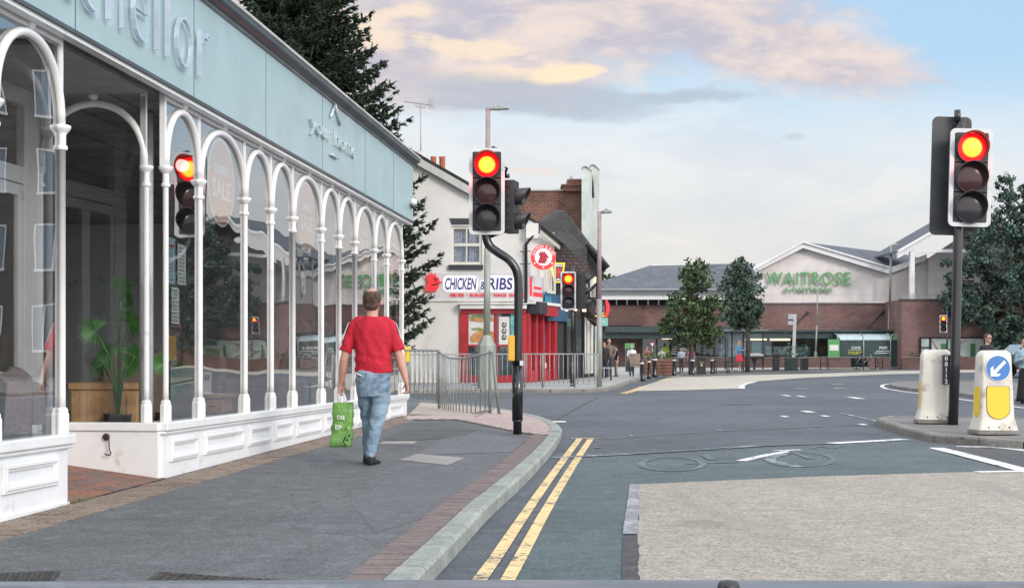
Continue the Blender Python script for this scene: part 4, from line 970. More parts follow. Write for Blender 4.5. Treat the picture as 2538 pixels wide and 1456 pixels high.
# gable wall with a real window opening and shop opening
def wallpolys():
    mb=MB(); y0,y1=DW,DW+.3
    sx0,sx1,sz1=px(1138),px(1303),pz(776)
    mb.box(xl,sx0,y0,y1,0,wz0-.0); mb.box(sx0,xr,y0,y1,sz1,wz0); mb.box(xl,wx0,y0,y1,wz0,wz1); mb.box(wx1,xr,y0,y1,wz0,wz1)
    mb.prism([(xl,y0,wz1),(xr,y0,wz1),(xr,y0,ez-.05),(ridge,y0,rz_-.05),(xl,y0,ez-.05-.0)],(0,.3,0))
    return mb
mb=wallpolys(); loc(mb); mb.build('wall',M['render'],t)
mb=MB(); Dn=Vector((-ddir.y,ddir.x))*.3
P=[corner,far,far+Dn,corner+Dn]; mb.prism([(p.x,p.y+ .31,pz(770)) for p in P],(0,0,ez-.1-pz(770))); loc(mb); mb.build('side_wall',M['render'],t)
mb=MB(); mb.box(xl,xr-.4,DW+8,DW+8.2,0,ez); mb.box(xl,xl+.3,DW+.3,DW+8,0,ez); loc(mb); mb.build('rear_wall',M['render'],t)
# roof slopes
mb=MB(); ov=.25; y0=DW-.22; y1=DW+8.4
mb.prism([(ridge,y0,rz_+.05),(xr+.35,y0,ez-.15),(xr+.35,y0,ez-.03),(ridge,y0,rz_+.2)],(0,y1-y0-4.4,0)); mb.prism([(ridge,y0,rz_+.05),(xl-.35,y0,ez-.15),(xl-.35,y0,ez-.03),(ridge,y0,rz_+.2)],(0,y1-y0,0)); loc(mb); mb.build('roof',M['slate'],t)
mb=MB(); mb.prism([(ridge,y0-.03,rz_-.22),(xr+.33,y0-.03,ez-.4),(xr+.33,y0-.03,ez-.14),(ridge,y0-.03,rz_+.06)],(0,.05,0)); mb.prism([(ridge,y0-.03,rz_-.22),(xl-.33,y0-.03,ez-.4),(xl-.33,y0-.03,ez-.14),(ridge,y0-.03,rz_+.06)],(0,.05,0)); loc(mb); mb.build('bargeboard',M['barge'],t)
mb=MB(); mb.box(xr-.0,xr+.42,DW-.28,DW+.1,ez-.62,ez-.12); loc(mb); mb.build('eaves_box',M['render'],t)
g1=Vector((xr+.42,DW-.1)); g2=Vector((px(1395,54),54))
mb=MB(); mb.tube([(g1.x,g1.y,ez-.12),(g2.x,g2.y,pz(612,54)+.1)],.09,8); loc(mb); mb.build('gutter',M['dkgrey'],t)
mb=MB(); mb.prism([(g1.x-.1,g1.y,ez-.35),(g2.x-.1,g2.y,pz(612,54)-.15),(g2.x-.1,g2.y,pz(612,54)+.05),(g1.x-.1,g1.y,ez-.1)],(.06,0,0)); loc(mb); mb.build('eaves_board',M['cream_sash'],t)
mb=MB(); mb.tube([(px(1336),DW-.2,pz(562)),(px(1334),DW-.2,pz(576)),(px(1316),DW-.25,pz(590)),(px(1303),DW-.08,pz(606)),(px(1303),DW-.08,pz(750))],.055,8); loc(mb); mb.build('downpipe',M['dkgrey'],t)
# sash window
mb=MB(); f=.09
mb.box(wx0,wx0+f,DW+.06,DW+.16,wz0,wz1);mb.box(wx1-f,wx1,DW+.06,DW+.16,wz0,wz1);mb.box(wx0+f,wx1-f,DW+.062,DW+.158,wz1-f,wz1);mb.box(wx0+f,wx1-f,DW+.062,DW+.158,wz0,wz0+f)
mid=(wz0+wz1)/2+.02; mb.box(wx0+f,wx1-f,DW+.05,DW+.12,mid-.05,mid+.05); cx=(wx0+wx1)/2; mb.box(cx-.025,cx+.025,DW+.07,DW+.12,wz0+f,mid-.05); mb.box(cx-.025,cx+.025,DW+.07,DW+.12,mid+.05,wz1-f); loc(mb); w_=mb.build('window',M['cream_sash'],t)
mb=MB(); mb.box(wx0+f,wx1-f,DW+.125,DW+.13,wz0+f,wz1-f); loc(mb); mb.build('pane',M['winglass'],w_)
mb=MB(); K=40; vs=[];fs=[]
for i in range(K+1):
    u=i/K; x=wx0+.05+(wx1-wx0-.1)*u; y=DW+.24+.025*math.sin(u*60)
    vs+=[(x,y,wz0),(x,y,wz1)]
for i in range(K):
    if abs(i-K/2)<2: continue
    fs.append([2*i,2*i+2,2*i+3,2*i+1])
mb.add(vs,fs,0,True); loc(mb); mb.build('curtain',M['curtain'],w_)
mb=MB(); mb.box(wx0-.1,wx1+.1,DW+.32,DW+.34,wz0-.1,wz1+.1); loc(mb); mb.build('room_dark',M['dark'],w_)
mb=MB(); mb.box(px(1112),px(1197),DW-.12,DW+.05,pz(667),pz(656)); loc(mb); mb.build('window_sill',M['dkgrey'],t)
mb=MB(); mb.prism([(px(1114),DW-.03,pz(541)),(px(1197),DW-.03,pz(541)),(px(1192),DW-.03,pz(556)),(px(1119),DW-.03,pz(556))],(0,.04,0)); loc(mb); mb.build('lintel',M['dkgrey'],t)
# fascia band with lettering
M['fgrey']=mat('grey_fascia',(.56,.55,.57),.6,0,.04)
mb=MB(); mb.box(px(1070),px(1288),DW-.04,DW-.002,pz(742),pz(676)); loc(mb); fb=mb.build('sign_fascia',M['fgrey'],t)
mb=MB(); mb.box(px(1040),px(1310),DW-.07,DW,pz(746),pz(742)); mb.box(px(1140),px(1305),DW-.3,DW,pz(765),pz(756)); mb.box(px(1136),px(1305),DW-.34,DW,pz(754.5),pz(751.5)); loc(mb); mb.build('cornice',M['render'],t)
M['navy']=mat('navy_letter',(.03,.025,.2),.5,0,.1); M['glow']=emis('sign_glow',(1,.97,.97),.55); M['neonred']=emis('red_sign',(.7,.03,.04),.45)
def sgn(s_,x0,x1,y0,y1,m,nm,D=DW,off=.0,dep=.03,yo=-.08,halo=True,it=0):
    mb=text_mesh(s_,px(x1)-px(x0),pz(y0)-pz(y1),dep,off=off); cx_,cz_=(px(x0)+px(x1))/2,(pz(y0)+pz(y1))/2
    mb.xf(lambda p:(p.x+cx_+it*p.z,p.y+D+yo,p.z+cz_)); loc(mb); return mb.build(nm,m,fb,fix=False)
def halo(x0,x1,y0,y1): mb=MB(); w=px(x1)-px(x0);h=pz(y0)-pz(y1); c=((px(x0)+px(x1))/2,(pz(y0)+pz(y1))/2); mb.prism([(x+c[0],DW-.06,z+c[1]) for x,z in rrect(w,h,h*.3)],(0,.02,0)); loc(mb); mb.build('lit_panel',M['glow'],fb)
halo(1098,1184,683,723); halo(1188,1206,694,722); halo(1204,1274,683,723)
sgn('CHICKEN',1103,1180,688,718,M['navy'],'lettering',off=.02,dep=.02,yo=-.09,it=.08)
sgn('&',1190,1204,697,718,M['navy'],'lettering',off=.01,yo=-.09)
sgn('RIBS',1210,1270,688,718,M['navy'],'lettering',off=.02,yo=-.09,it=.08)
for a,b,s_ in ((1116,1150,'PERI PERI'),(1156,1160,'-'),(1165,1210,'BURGERS'),(1214,1217,'-'),(1222,1255,'WINGS'),(1262,1300,'SHAKES')): sgn(s_,a,b,727,735,M['neonred'],'lettering',off=.012,yo=-.06) if len(s_)>1 else sgn(s_,a,b,730.5,731.5,M['neonred'],'lettering',yo=-.06)
# cockerel head emblem
ck=[(-.12,.0),(.42,-.02),(.5,.08),(.42,.16),(.52,.14),(.60,.24),(.56,.36),(.46,.4),(.72,.42),(.78,.5),(.62,.56),(.62,.66),(.54,.76),(.44,.8),(.40,1.02),(.30,.86),(.16,1.08),(.14,.86),(-.06,1.0),(.0,.80),(-.2,.82),(-.06,.66),(-.02,.5),(-.1,.3),(-.18,.12)]
def cock(cx_,cz_,s_,y,m,nm,par,flip=1): mb=MB(); mb.prism([(cx_+(x-.28)*s_*flip,y,cz_+(z-.5)*s_) for x,z in ck],(0,.04,0)); loc(mb); o=mb.build(nm,m,par); return o
cock(px(1074),pz(699),.62,DW-.12,M['neonred'],'cockerel_emblem',t)
mb=MB(); mb.tube([(px(1076),DW-.14,pz(690)),(px(1083),DW-.14,pz(692)),(px(1079),DW-.14,pz(697))],.018,5); mb.tube([(px(1070),DW-.14,pz(706)),(px(1084),DW-.14,pz(704)),(px(1086),DW-.14,pz(700))],.018,5); loc(mb); mb.build('emblem_line',M['dark'],t)
# red shopfront
mb=MB(); mb.box(px(1142),px(1303),DW-.12,DW-.0,pz(776),pz(765.5)); mb.box(px(1138),px(1160),DW-.06,DW+.1,0,pz(776)); mb.box(px(1283),px(1304),DW-.06,DW+.1,0,pz(776)); mb.box(px(1225),px(1232),DW-.02,DW+.1,.35,pz(776)); mb.box(px(1160),px(1283),DW-.02,DW+.1,.0,.35); mb.box(px(1160),px(1283),DW-.01,DW+.05,pz(858),pz(853)); loc(mb); mb.build('shopfront',M['sigred'],t,bevel=.01)
mb=MB(); mb.box(px(1160),px(1283),DW+.06,DW+.07,.35,pz(776)); loc(mb); mb.build('window_pane',M['winglass'],t)
M['poster']=mat('poster_white',(.66,.64,.62),.6,0,.05); M['food1']=mat('burger_orange',(.5,.25,.09),.7,0,.3,5); M['food2']=mat('salad_green',(.22,.3,.12),.7,0,.4,9)
mb=MB(); mb.box(px(1161),px(1224),DW+.03,DW+.05,pz(853),pz(777)); loc(mb); pp=mb.build('window_poster',M['poster'],t)
def blobp(cx_,cz_,rx,rz2,m,y,par,n=22,sd=1):
    random.seed(sd); mb=MB(); mb.prism([(px(cx_)+rx*math.cos(2*math.pi*i/n)*random.uniform(.86,1.1),y,pz(cz_)+rz2*math.sin(2*math.pi*i/n)*random.uniform(.85,1.1)) for i in range(n)],(0,.006,0)); loc(mb); return mb.build('food_picture',m,par)
blobp(1192,787,.42,.1,M['food2'],DW+.015,pp,sd=3); blobp(1195,792,.42,.07,M['food1'],DW+.007,pp,sd=4); blobp(1200,833,.4,.24,M['food1'],DW+.015,pp,sd=5); blobp(1183,815,.2,.05,M['food2'],DW+.015,pp,sd=6); blobp(1175,838,.15,.14,M['food1'],DW+.009,pp,sd=8)
mb=MB(); mb.box(px(1236),px(1262),DW+.02,DW+.04,pz(853),pz(784)); loc(mb); pp=mb.build('window_poster',M['poster'],t,'tall poster with looping black lettering')
sgn_=text_mesh('eee',.6,.16,.01); sgn_.xf(lambda p:(px(1249)-p.z,p.y+DW+.012,p.x+pz(820))); loc(sgn_); sgn_.build('lettering',M['dark'],pp,fix=False)
mb=MB(); mb.box(px(1265),px(1282),DW+.02,DW+.04,pz(853),pz(777)); loc(mb); mb.build('window_poster',mat('teal_print',(.12,.4,.4),.6,0,.5,3),t)
mb=MB(); mb.box(xl+.3,xr-.3,DW+2.5,DW+2.6,0,pz(760)); mb.box(px(1140),xr,DW+.3,DW+2.5,.0,.1); loc(mb); mb.build('shop_interior',mat('shop_inside',(.35,.36,.36),.9,0,.4,1),t)
mb=MB(); 
for a in (1178,1205,1240,1262): mb.box(px(a),px(a+14),DW+.9,DW+1.1,.1,1.1)
loc(mb); mb.build('counter_goods',mat('counter_teal',(.2,.32,.33),.7,0,.5,4),t)
# street side shopfront in the street direction frame
SF=Matrix.Translation((corner.x-xr+.02,0,0))@Matrix.Rotation(math.atan2(ddir.y,ddir.x),4,'Z')
def sb(nm,m,parts,bevel=0,par=t): mb=MB(); [mb.box(*q) for q in parts]; mb.xf(lambda p:SF@p); return mb.build(nm,m,par,bevel=bevel)
zt=pz(776)-PZ; Lw=LEN
sb('shopfront',M['sigred'],[(0,.35,-.08,.1,0,zt),(1.0,1.25,-.08,.1,0,zt),(1.9,2.1,-.08,.1,0,zt),(2.8,3.0,-.08,.1,0,zt),(3.6,3.9,-.08,.1,0,zt),(.35,1.0,-.05,.1,0,.4),(2.1,2.8,-.05,.1,0,.4)],.01)
sb('window_pane',M['winglass'],[(.35,3.6,.03,.04,.4,zt)])
sb('window_poster',mat('poster_pink',(.45,.12,.28),.6,0,.8,3),[(2.2,2.7,.05,.06,1.1,2.0)]); sb('window_poster',M['food1'],[(2.15,2.75,.05,.06,.7,1.05)])
sb('window_poster',M['poster'],[(1.3,1.7,.05,.06,.2,.55),(2.2,2.65,.0,.01,.45,.65)])
sb('red_awning_board',M['sigred'],[(1.2,3.0,-.35,.0,zt-.05,zt+.28)]); sb('cornice',M['render'],[(-.1,3.9,-.3,.0,zt+.32,zt+.42)])
sb('dark_awning',M['dkgrey'],[(.1,1.1,-.45,.0,zt-.02,zt+.4)],.03)
fsb=sb('side_fascia',M['fgrey'],[(-.02,2.5,-.09,-.0,zt+.45,zt+1.3)]); sb('red_stripe',M['neonred'],[(.05,.35,-.1,-.09,zt+.6,zt+1.25)],0,fsb); sb('red_print',M['neonred'],[(.5,1.7,-.1,-.09,zt+.6,zt+.75),(.6,1.6,-.1,-.09,zt+.85,zt+.95)],0,fsb)
sb('blue_fascia',mat('blue_sign',(.025,.09,.18),.4,0,.3,2),[(2.3,5.2,-.16,-.08,zt-.2,zt+.75)]); sb('light_blue_panel',mat('cyan_sign',(.04,.24,.4),.4),[(1.8,2.6,-.2,-.165,zt+.3,zt+.8)])
# upper white window bay in the side wall
sb('window',M['cream_sash'],[(1.6,1.7,-.36,-.3,3.1,4.6),(2.5,2.6,-.36,-.3,3.1,4.6),(1.7,2.5,-.355,-.305,4.5,4.6),(1.7,2.5,-.355,-.305,3.1,3.2)])
# round projecting sign
c=W(1346,637,DW-.3); rs=thing('round_sign','round red and white sign with a red cockerel head, lettered round its rim','sign',c,R(4))
r=31/F*DW; mb=MB(); mb.lathe([(r,0),(r,.1)],(0,-.05,0),36,axis='Y'); mb.build('rim',M['neonred'],rs)
mb=MB(); mb.lathe([(r*.68,-.062),(r*.68,-.052)],(0,0,0),32,axis='Y'); mb.build('face',emis('sign_white_glow',(.85,.85,1.0),.75),rs)
mb=MB(); mb.prism([((x-.28)*.42,-.08,(z-.5)*.42) for x,z in ck],(0,.012,0)); mb.build('cockerel_emblem',M['sigred'],rs)
for i,ch in enumerate('CHICKEN & RIBS'):
    if ch==' ': continue
    a=R(165-150*i/13); mb=text_mesh(ch,None,.085,.006,off=.008); mb.xf(lambda p:Matrix.Rotation(a-R(90),4,'Y').inverted()@p)
    mb.xf(lambda p:(p.x+r*.84*math.cos(a),p.y-.056,p.z+r*.84*math.sin(a))); mb.build('lettering',M['signwhite'],rs,fix=False)
for a in (215,270,325): mb=MB(); mb.lathe([(.03,-.06),(.03,-.05)],(r*.84*math.cos(R(a)),0,r*.84*math.sin(R(a))),8,axis='Y'); mb.build('rim_dot',M['signwhite'],rs)
mb=MB(); mb.tube([(-r,0,.2),(-r-.35,.2,.2)],.015,6); mb.tube([(-r,0,-.22),(-r-.35,.2,-.22)],.015,6); mb.build('bracket',M['dkgrey'],rs)
# kebab sign
c=W(1381,675,52.5); ks=thing('kebab_sign','yellow edged red kebab sign behind the round cockerel sign','sign',c,R(6)); s=52.5/F
out=[(-17,-24),(17,-24),(8,24),(-11,24)]
mb=MB(); P=[(x*s,-.05,-z*s) for x,z in [(-17,-24),(19,-24),(10,25),(-9,25)]]; mb.prism(P,(0,.1,0)); mb.build('edge',emis('yellow_neon',(1,.55,.02),.8),ks)
mb=MB(); P=[(x*s,-.06,-z*s) for x,z in [(-13,-21),(15,-21),(7,22),(-6,22)]]; mb.prism(P,(0,.01,0)); mb.build('face',M['dkgrey'],ks)
mb=MB(); P=[(x*s,-.075,-z*s) for x,z in [(-8,-12),(11,-12),(5,14),(-4,14)]]; mb.prism(P,(0,.01,0)); mb.build('meat_panel',mat('kebab_red',(.45,.04,.04),.6,0,.4,8),ks)
for s_,w_,z_ in (('KEBAB',.32,17),('OPEN',.17,-18)): mb=text_mesh(s_,w_,.08,.006,off=.01); mb.xf(lambda p:(p.x+.015,p.y-.08,p.z+z_*s)); mb.build('lettering',M['glow'],ks,fix=False)
# chimney pots, dish and aerial
def potset(a,b,yt,yb,D,label):
    c=W((a+b)/2,yb,D); t=thing('chimney',label,'chimney',c)
    return t,c
t2=thing('chimney','low chimney with two orange clay pots behind the white gable slope','chimney',W(1083,440,53)); s=53/F
mb=MB(); mb.box(-26*s,26*s,-.3,.3,-30*s,10*s); mb.build('stack',mat('brick_red_plain',(.25,.1,.07),.9,0,.2,6),t2)
for x0,x1,h in ((-16,-2,52),(5,20,52)):
    mb=MB(); c_=(x0+x1)/2*s; r_=(x1-x0)/2*s; mb.lathe([(r_*1.05,10*s),(r_,20*s),(r_*.95,46*s),(r_*1.08,48*s),(r_*1.08,h*s),(r_*.8,h*s)],(c_,0,0),14); mb.build('chimney_pot',M['pot'],t2)
ds=thing('satellite_dish','pale satellite dish peeping over the slope of the white gable','satellite dish',W(1040,392,52)); mb=MB(); mb.lathe([(.001,.07),(.14,.05),(.27,0),(.275,.005),(.14,.062),(.001,.085)],(0,0,0),20,T=TM((0,0,0),R(-20),0)@Matrix.Rotation(R(90),4,'X')); mb.build('dish',mat('dish_grey',(.5,.5,.5),.5),ds); mb=MB(); mb.tube([(0,.08,0),(0,.12,-.4)],.02,6); mb.tube([(0,0,-.25),(0,-.28,-.05)],.01,5); mb.build('arm',M['rail'],ds)
ae=thing('tv_aerial','thin tv aerial on a tall mast above the white gable','tv aerial',W(1043,405,52)); s=52/F
mb=MB(); mb.tube([(0,0,-.4),(-1.5*s,0,148*s)],.024,6); mb.build('mast',mat('rusty_mast',(.4,.33,.32),.6,.2),ae)
mb=MB(); mb.tube([(-42*s,0,153*s),(28*s,0,144*s)],.016,5); mb.tube([(-14*s,0,150*s),(-11*s,0,140*s),(10*s,0,138*s),(13*s,0,146*s)],.013,5)
for i in range(9): x=-40+i*6; mb.tube([(x*s,-.12,(152.5-i*.7)*s),(x*s,.12,(152.5-i*.7)*s)],.008,4)
for dz in (-12,-4,4,12): mb.tube([(18*s,-.05,(147+dz*.4)*s),(30*s,-.1,(146+dz)*s)],.009,4); 
for xx in (20,25,30): mb.tube([(xx*s,-.08,134*s),((xx+1)*s,-.08,158*s)],.009,4)
mb.build('antenna',mat('aerial_grey',(.35,.33,.33),.5,.4),ae)
# ---- dark timbered pub
pub=thing('timbered_pub','dark timbered pub with steep tiled roof and overhanging street gable','building',W(1372,945,53.3))
O=pub.location.copy(); lp=lambda mb: mb.xf(lambda p:p-O)
pt=lambda a,b,D: W(a,b,D)
a0=far; a1=Vector((px(1474,59.5),59.5)); 
mb=MB(); n_=Vector((-(a1-a0).y,(a1-a0).x)).normalized()*5
mb.prism([(a0.x,a0.y,0),(a1.x,a1.y,0),(a1.x+n_.x,a1.y+n_.y,0),(a0.x+n_.x,a0.y+n_.y,0)],(0,0,pz(660,54))); lp(mb); mb.build('wall',mat('black_boarding',(.022,.022,.027),.6,0,.2,5,.3,30),pub)
dd=(a1-a0).normalized(); PF=Matrix.Translation((a0.x,a0.y,0))@Matrix.Rotation(math.atan2(dd.y,dd.x),4,'Z'); LP=(a1-a0).length
def pb(nm,m,parts,bevel=0,par=pub): mb=MB(); [mb.box(*q) for q in parts]; mb.xf(lambda p:PF@p); lp(mb); return mb.build(nm,m,par,bevel=bevel)
pb('timber_post',mat('blackened_timber',(.012,.011,.012),.5,0,.2,5),[(x,x+.16,-.09,.0,0,3.6) for x in (.05,1.4,2.8,4.2)]+[(.05,5.6,-.12,-.0,2.95,3.2)])
pb('white_panel',mat('pub_white_panel',(.6,.59,.56),.8),[(LP-2.1+i*.62,LP-1.75+i*.62,-.05,-.0,.25,2.55) for i in range(3)]+[(LP-2.3,LP-.1,-.06,-.0,3.3,4.2)])
pb('leaded_window',mat('pub_glass',(.06,.07,.08),.15),[(1.7,2.6,-.04,.0,1.1,2.4),(3.1,4.0,-.04,.0,1.1,2.4)])
pb('wall_lamp',emis('warm_lamp',(1,.82,.45),1.6),[(.9,1.12,-.22,-.1,2.65,2.95),(2.35,2.55,-.22,-.1,2.7,2.9),(3.9,4.05,-.22,-.1,2.7,2.9),(LP-.5,LP-.35,-.25,-.12,3.9,4.3)])
M['tiles2']=brickmat('brown_roof_tiles',(.075,.05,.045),(.045,.035,.035),(.012,.01,.01),.24,.13,'XZ',mort=.014,bump=.9,var=.45)
def slab(nm,pts,m,th=.12,par=pub):
    P=[pt(*a) for a in pts]; n=(P[1]-P[0]).cross(P[2]-P[0]).normalized(); mb=MB(); mb.prism(P,n*th if n.y>0 else -n*th); lp(mb); return mb.build(nm,m,par)
slab('roof',[(1318,560,54.5),(1374,519,58),(1400,521,58),(1455,605,56.5),(1452,700,54.5),(1395,615,54)],M['slate'])
slab('roof',[(1342,572,54.2),(1395,613,53.6),(1455,672,53.6),(1452,706,53.4),(1368,690,53.2)],M['tiles2'])
slab('roof',[(1400,521,58),(1455,605,56.6),(1507,662,56.6),(1497,668,60),(1440,600,62)],M['slate'])
slab('gable_end',[(1455,608,56.7),(1500,664,56.9),(1487,672,57),(1452,700,56.6)],mat('gable_boards',(.028,.026,.026),.7,0,.3,8))
mb=MB(); mb.tube([pt(1455,604,56.4),pt(1484,634,56.3),pt(1507,663,56.3)],.09,6); mb.build('bargeboard',M['dkgrey'],None) if False else None
mb.xf(lambda p:p-O); mb.build('bargeboard',M['dkgrey'],pub)
mb=MB(); mb.tube([pt(1484,660,57),pt(1483,745,57)],.12,6); mb.tube([pt(1484,742,57),pt(1460,742,57)],.09,6); mb.tube([pt(1458,690,57),pt(1500,668,57)],.06,6); mb.tube([pt(1460,740,57),pt(1458,660,57)],.05,6); mb.tube([pt(1460,720,57),pt(1484,698,57)],.06,6); lp(mb); mb.build('timber_bracket',M['dkgrey'],pub)
slab('roof',[(1455,765,57),(1478,786,57.5),(1487,800,57.5),(1478,806,57.8),(1452,780,57.3)],M['tiles2'],.1)
# air conditioner panel on pub side
mb=MB(); mb.box(px(1467,57.5),px(1485,57.5),57.5,58,pz(742,57.5),pz(712,57.5)); lp(mb); mb.build('white_wall_box',M['barge'],pub)
# ---- brick house behind with chimney and white street gable
M['brick']=brickmat('old_red_brick',(.21,.085,.055),(.13,.055,.04),(.22,.17,.14),.3,.1,'XZ',bump=.4,var=.45); 
bh=thing('brick_house','tall old red brick house behind the pub with white shaped street gable','building',W(1380,860,62)); O2=bh.location.copy(); D=62
mb=MB(); mb.box(px(1285,D),px(1449,D),D,D+3,0,pz(473,D)); mb.xf(lambda p:p-O2); mb.build('wall',M['brick'],bh)
mb=MB(); mb.box(px(1285,D),px(1400,D),D-.08,D+.3,pz(473,D),pz(469,D)); mb.xf(lambda p:p-O2); mb.build('coping',M['barge'],bh)
mb=MB(); mb.box(px(1394,D),px(1449,D),D-.3,D+1,pz(475,D),pz(459,D));mb.box(px(1390,D),px(1451,D),D-.36,D+1.1,pz(463,D),pz(459,D)+.01);mb.box(px(1405,D),px(1450,D),D-.25,D+1,pz(459,D)+.01,pz(445,D)); mb.xf(lambda p:p-O2); ch=mb.build('chimney_stack',M['brick'],bh)
mb=MB(); mb.lathe([(.07,0),(.06,.35),(.08,.42)],(px(1416,D),D+.1,pz(459,D)),10); mb.xf(lambda p:p-O2); mb.build('chimney_pot',M['barge'],ch)
for i in range(9): pass
# white gable slab: runs along the street, two rounded shoulders
M['wgable']=mat('white_gable_paint',(.5,.54,.51),.7,0,.1,1,dirt=((.3,.40,.37),1.2,.52))
for x0_,x1_,Dg,yt,yr in ((1441,1458,60.6,420,409),(1460,1477,62.2,416,408)):
    a_,b_=px(x0_,Dg),px(x1_,Dg); rr_=(b_-a_)/2; cx_=(a_+b_)/2; zt_=pz(yt,Dg)
    P=[(a_,Dg,0),(a_,Dg,zt_)]+[(cx_-rr_*math.cos(math.pi*i/10),Dg,zt_+rr_*.9*math.sin(math.pi*i/10)) for i in range(1,10)]+[(b_,Dg,zt_),(b_,Dg,0)]
    mb=MB(); mb.prism(P,(.2,1.0,0)); mb.xf(lambda p:p-O2); mb.build('street_gable',M['wgable'],bh)
    P=[(cx_-rr_*1.12*math.cos(math.pi*i/10),Dg-.06,zt_+rr_*1.0*math.sin(math.pi*i/10)) for i in range(0,11)]+[(cx_+rr_*.9*math.cos(math.pi*i/10),Dg-.06,zt_+rr_*.75*math.sin(math.pi*i/10)) for i in range(0,11)]
    mb=MB(); mb.prism(P,(.2,1.1,0)); mb.xf(lambda p:p-O2); mb.build('coping',mat('stained_coping',(.25,.22,.21),.9,0,.3,4),bh)
mb=MB(); mb.tube([W(1464,430,62),W(1468,452,62),W(1470,490,62)],.05,5); mb.xf(lambda p:p-O2); mb.build('downpipe',M['dkgrey'],bh)
# lamp posts
M['lampgrey']=mat('lamp_column_grey',(.27,.29,.26),.5,.2,.1,3); M['lampred']=mat('weathered_column',(.30,.24,.24),.6,.1,.15,3)
def lamp(px_,py,ytop,ybox,wbox,label,armx,r0=.09,r1=.06,two=None,lean=0,m1='lampgrey',m2='lampred'):
    p=G(px_,py,PZ); s=p.y/F; t=thing('street_lamp',label,'street lamp',p,0,'street lamps round the junction'); H=(py-ytop)*s
    if wbox:
        hb=(py-ybox)*s; w=wbox*s/2; mb=MB(); mb.lathe([(w,0),(w,hb*.62),(w*1.02,hb*.63),(w,hb*.66),(w,hb*.8),(w*.45,hb)],(0,0,0),8,smooth=False); mb.build('base_cabinet',M[m1],t)
    else: hb=0; 
    mb=MB(); zs=H*.5; mb.tube([(0,0,hb*.9),(lean*s*.5,0,zs)],[r0,r0*.95],12); mb.build('column',M[m1],t)
    mb=MB(); mb.tube([(lean*s*.5,0,zs),(lean*s,0,H)],[r0*.8,r1],12); mb.tube([(lean*s,0,H-.04),((lean+armx*.35)*s,0,H+.0)],.05,8); mb.build('upper_column',M[m2],t)
    mb=MB(); x0=(lean+armx*.3)*s; x1=(lean+armx)*s; mb.prism([(x0,-.12,H),(x0+(x1-x0)*.3,-.12,H+.12),(x0+(x1-x0)*.55,-.12,H+.05),(x1,-.12,H+.0),(x1,-.12,H-.04),(x0,-.12,H-.06)],(0,.24,0)); mb.build('lantern',M['rail'],t,bevel=.02)
    return t
lamp(1206,962,268,830,46,'tall lamp post with wide grey base box behind the near red signal',52,.1,.07,lean=3)
lamp(1485,958,524,0,0,'tall slim lamp post at the end of the far guard rail by the pub',32,.09,.06,m2='lampred')
lamp(2201,908,606,843,18,'tall twin column lamp post with wide base beside the trolley shelter',18,.085,.07,lean=7,m2='lampgrey')
lamp(2021,909,702,868,8,'slim lamp post in front of the green store lettering',6,.05,.04,lean=5,m2='lampgrey')
t=thing('hydrant_box','yellow box on a thin grey post behind the walking man','utility box',G(1008,985,PZ)); s=(1.2*F/(985-860))/F
mb=MB(); mb.box(-.16,.10,-.1,.1,88*s,126*s); mb.build('box',M['boly'],t,bevel=.02); mb=MB(); mb.tube([(0,0,0),(0,0,86*s)],.035,8); mb.build('post',M['rail2'],t)
# restaurant and teal signs on the pub end
c=W(1493,775,58); t=thing('hanging_sign','black sign with red curved edge and yellow strip hanging at the pub end','sign',c); s=58/F
mb=MB(); mb.box(-20*s,8*s,0,.1,-10*s,28*s); mb.build('board',M['sigblack'],t)
mb=MB(); mb.prism([(6*s,-.03,34*s),(12*s,-.03,32*s),(17*s,-.03,22*s),(18*s,-.03,10*s),(15*s,-.03,-2*s),(11*s,-.03,-10*s),(3*s,-.03,-10*s),(7*s,-.03,0),(9*s,-.03,10*s),(8*s,-.03,22*s)],(0,.08,0)); mb.build('red_curve',M['neonred'],t)
mb=MB(); mb.box(-20*s,10*s,-.03,-.0,-9*s,-6*s); mb.box(-14*s,4*s,-.03,0,-2*s,0); mb.build('yellow_strip',emis('yellow_sign',(1,.6,.05),.7),t)
for s_,z_ in (('SPICE',13),('& BITE',5)): mb=text_mesh(s_,.4,.1,.01,off=.008); mb.xf(lambda p:(p.x-7*s,p.y-.02,p.z+z_*s)); mb.build('lettering',mat('pink_letter',(.6,.2,.25),.5),t,fix=False)
mb=MB(); mb.lathe([(.08,-.03),(.08,0)],(-6*s,0,24*s),12,axis='Y'); mb.build('emblem',mat('cream_badge',(.6,.5,.3),.5),t)
c=W(1489,797,57.8); t=thing('teal_sign','small pale teal sign board under the red edged hanging sign','sign',c); mb=MB(); mb.box(-16*s,17*s,0,.08,-10*s,10*s); mb.build('board',mat('teal_board',(.22,.52,.44),.5,0,.1),t); mb=MB(); mb.box(-8*s,8*s,-.01,0,-1*s,1.5*s); mb.build('lettering',M['signwhite'],t)
